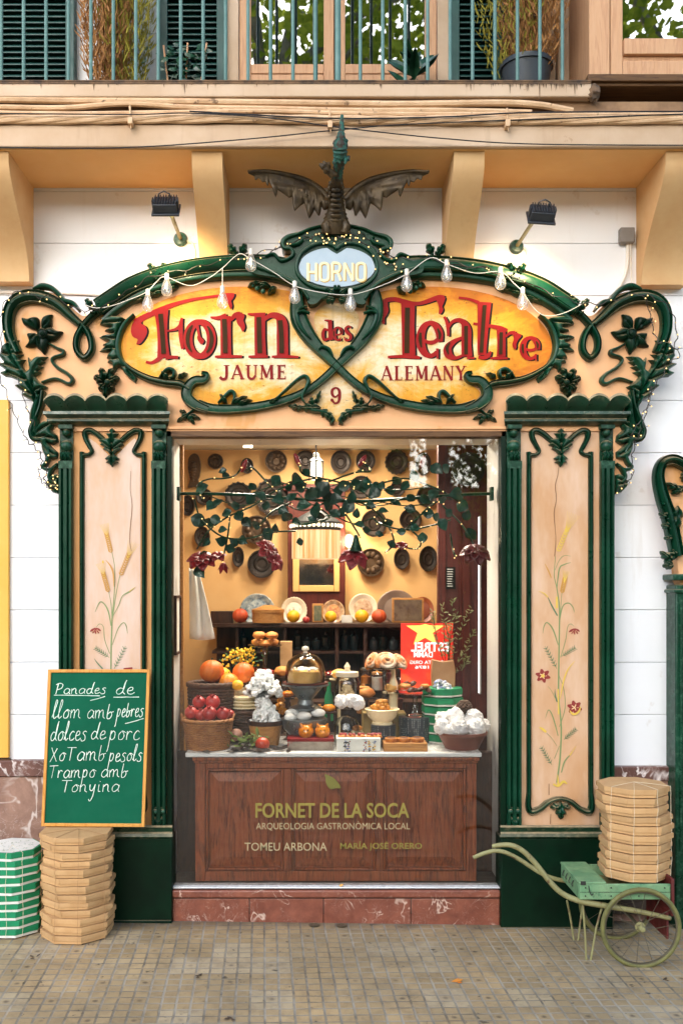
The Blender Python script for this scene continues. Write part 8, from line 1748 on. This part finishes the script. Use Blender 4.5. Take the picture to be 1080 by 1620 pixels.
# ------------------------------------------------------------------ rose garland on the rod just behind the glass
GY = .20
ga = thing('rose_garland', 'metal rose garland with dark leaves and red blooms on a rod behind the glass', 'garland', tuple(W(530, 885, GY)))
q = MB(); q.tube([V(p) for p in cr([W(284, 781, .16), W(330, 781, .17), (W(410, 784, GY)), W(480, 790, GY), W(560, 793, GY), W(640, 789, GY), W(720, 783, .18), W(777, 781, .16)], 6)], U(2.6, GY), 8)
for px in (283, 777): q.box(Xp(px, .16) - .008, Xp(px, .16) + .008, .13, .19, Zp(792, .16), Zp(771, .16))
q.build('rod', M['green'], ga)
vines = [[(560, 770), (500, 757), (440, 775), (400, 800), (360, 818), (330, 840), (312, 868)], [(320, 790), (313, 768), (330, 758), (352, 757), (372, 752), (383, 738)], [(470, 840), (430, 842), (390, 852), (350, 848), (318, 820), (308, 790)], [(560, 775), (600, 765), (640, 757), (670, 765), (700, 778), (735, 800)], [(590, 820), (605, 830), (640, 838), (680, 832), (712, 822)], [(560, 790), (580, 800), (600, 815), (618, 840), (622, 860), (610, 874)], [(712, 845), (716, 870), (720, 880)], [(640, 838), (660, 820), (680, 800), (700, 790)], [(520, 760), (480, 750), (474, 735)], [(520, 762), (560, 748), (586, 745), (572, 730)], [(430, 772), (400, 740), (392, 745)], [(352, 888), (360, 850), (364, 815)], [(480, 770), (520, 790), (545, 812), (570, 850)], [(460, 795), (430, 810), (412, 830)], [(650, 838), (665, 855), (660, 868), (640, 866)], [(700, 800), (730, 830), (748, 860)], [(500, 800), (520, 820), (470, 830)]]
q = MB()
for vn in vines: q.tube([V(W(a, b, GY + .03 * sin(i * .4) - .02)) for i, (a, b) in enumerate(cr(vn, 8))], U(1.5, GY), 6)
q.build('vine', M['green'], ga)
lpos = [(318, 775, 15), (334, 800, 13), (358, 812, 13), (315, 824, 15), (330, 826, 13), (342, 822, 13), (378, 815, 12), (350, 856, 13), (370, 858, 12), (365, 868, 12), (384, 855, 12), (396, 790, 13), (412, 784, 14), (436, 761, 15), (458, 768, 14), (470, 758, 14), (484, 748, 13), (492, 780, 17), (510, 775, 18), (530, 790, 16), (480, 800, 16), (500, 806, 17), (455, 818, 14), (470, 826, 13), (475, 857, 10), (404, 830, 14), (424, 846, 13), (545, 768, 15), (562, 766, 14), (572, 772, 14), (592, 780, 15), (596, 772, 14), (628, 760, 14), (655, 752, 12), (690, 742, 14), (705, 742, 13), (672, 790, 14), (685, 782, 13), (676, 812, 12), (722, 782, 15), (730, 800, 14), (612, 826, 11), (568, 830, 11), (634, 841, 10), (620, 862, 11), (668, 850, 12), (700, 830, 13), (648, 805, 13), (745, 845, 13), (352, 745, 9), (358, 752, 9), (322, 880, 12), (316, 905, 14), (570, 745, 10), (440, 790, 13), (520, 800, 15), (552, 800, 14), (586, 800, 13), (540, 810, 12)]
lpos += [(400, 770, 11), (420, 800, 12), (442, 778, 10), (462, 786, 13), (476, 770, 12), (503, 762, 13), (516, 782, 14), (536, 776, 12), (556, 786, 12), (580, 764, 11), (604, 768, 10), (616, 776, 12), (640, 768, 11), (506, 815, 12), (494, 822, 10), (528, 812, 12), (564, 812, 10), (580, 838, 9), (600, 845, 9), (655, 835, 10), (690, 818, 10), (710, 812, 11), (700, 790, 10), (738, 815, 10), (650, 788, 11), (626, 795, 10), (345, 795, 11), (372, 800, 10), (390, 826, 11), (436, 836, 10), (352, 838, 10), (326, 858, 9), (448, 808, 11), (606, 808, 10)]
vines2 = [[(330, 784), (380, 800), (430, 790), (480, 808), (530, 790), (600, 800), (650, 785), (715, 790)], [(400, 780), (450, 765), (500, 775), (560, 760), (620, 775), (680, 770)], [(470, 780), (500, 800), (540, 785), (575, 800), (620, 790)], [(500, 760), (530, 775), (560, 770), (590, 790), (640, 800), (690, 795)], [(440, 800), (480, 830), (520, 815), (560, 828), (600, 815)]]
q = MB()
for vn in vines2: q.tube([V(W(a, b, GY + .03 * cos(i * .5))) for i, (a, b) in enumerate(cr(vn, 8))], U(1.0, GY), 6)
q.build('vine', M['green'], ga)
first = None
for i, (a, b, s_) in enumerate(lpos):
    if i < 98:
        q = MB(); L_ = U(s_ * R.uniform(1.45, 1.95), GY); n = 8; vs = []
        for k in range(n + 1):
            t_ = k / n; w = sin(pi * t_ ** .8) * L_ * .40
            for tt in (-1, -.5, 0, .5, 1): vs.append(V((tt * w, -abs(tt) * .25 * w + .28 * L_ * (t_ - .3) ** 2 + .02 * L_ * sin(t_ * 20), (t_ - .5) * L_)))
        Mr = Matrix.Rotation(R.uniform(-2.6, 2.6), 3, 'Y') @ Matrix.Rotation(R.uniform(-.7, .7), 3, 'X') @ Matrix.Rotation(R.uniform(-.8, .8), 3, 'Z'); c = W(a, b, GY - .03 + R.uniform(-.03, .03))
        q.add([c + Mr @ v for v in vs], [(k * 5 + j, k * 5 + j + 1, (k + 1) * 5 + j + 1, (k + 1) * 5 + j) for k in range(n) for j in range(4)]); q.build('leaf', M['leaf_metal'] if 'leaf_metal' in M else M.setdefault('leaf_metal', mk('garland_leaf', C(10, 44, 32), C(28, 74, 58), rough=.35, bump=.2, jitter=.25)), ga, smooth=180)
rose = mk('rose_red', C(140, 12, 20), C(86, 8, 14), rough=.4, bump=.05); rosep = mk('rose_pink', C(166, 48, 58), C(112, 18, 28), rough=.4, bump=.05)
def petals(px, py, r, n, up, mat, tilt=0):
    c = W(px, py, GY - .04); q = MB(); a = U(r, GY)
    for i in range(n):
        an = 2 * pi * i / n + .4; vs = []
        for k in range(7):
            t_ = k / 6; w = sin(pi * (.15 + .8 * t_)) * a * .5
            for tt in (-1, -.5, 0, .5, 1): x = a * t_; z = a * (up * t_ - .35 * t_ * t_ * (1 if up < .8 else .1)) + tt * tt * w * .35; vs.append(c + Matrix.Rotation(tilt, 3, 'Y') @ Matrix.Rotation(radians(38), 3, 'X') @ V((x * cos(an) - tt * w * sin(an), x * sin(an) + tt * w * cos(an), z)))
        q.add(vs, [(k * 5 + j, k * 5 + j + 1, (k + 1) * 5 + j + 1, (k + 1) * 5 + j) for k in range(6) for j in range(4)])
    o = q.build('bloom', mat, ga, smooth=180); o.modifiers.new('thickness', 'SOLIDIFY').thickness = .003; return o
petals(319, 885, 24, 7, .12, rose); petals(425, 870, 22, 6, .1, rose, .9); petals(436, 888, 18, 5, .2, rosep, 1.2); petals(560, 878, 25, 6, -.15, rosep, .15); petals(635, 866, 11, 6, .6, rose); petals(752, 872, 25, 7, -.05, mk('rose_dark', C(96, 22, 24), C(70, 14, 18), rough=.4), 0); petals(353, 892, 9, 5, -1.2, rose); petals(345, 880, 14, 5, .2, rose)
for px, py, mt, a in ((386, 737, rose, .4), (470, 727, rosep, -.4), (573, 729, rosep, .6), (668, 731, rose, .3)):
    c = W(px, py, GY - .03); q = MB(); q.ell(c, U(4.2, GY), U(4.2, GY), U(11, GY), 12, 8, M=Matrix.Rotation(a, 3, 'Y')); q.build('bud', mt, ga, smooth=180)
c = W(568, 850, GY); q = MB(); q.lathe([(U(11), 0), (U(6), U(14)), (U(3), U(26)), (0, U(28))], tuple(W(563, 872, GY - .04)), 12); q.build('calyx', M['green'], ga)
q = MB(); gl = []
for vn in vines:
    P = cr(vn, 6)
    for i in range(0, len(P), 2): gl.append(W(P[i][0] + R.uniform(-3, 3), P[i][1] + R.uniform(-3, 3), GY - .05))
R.shuffle(gl)
for p in gl[:90]: q.ell(p, U(1.0), None, None, 6, 4)
tag(q.build('lamp_dots', M['led'], ga), kind='stuff')
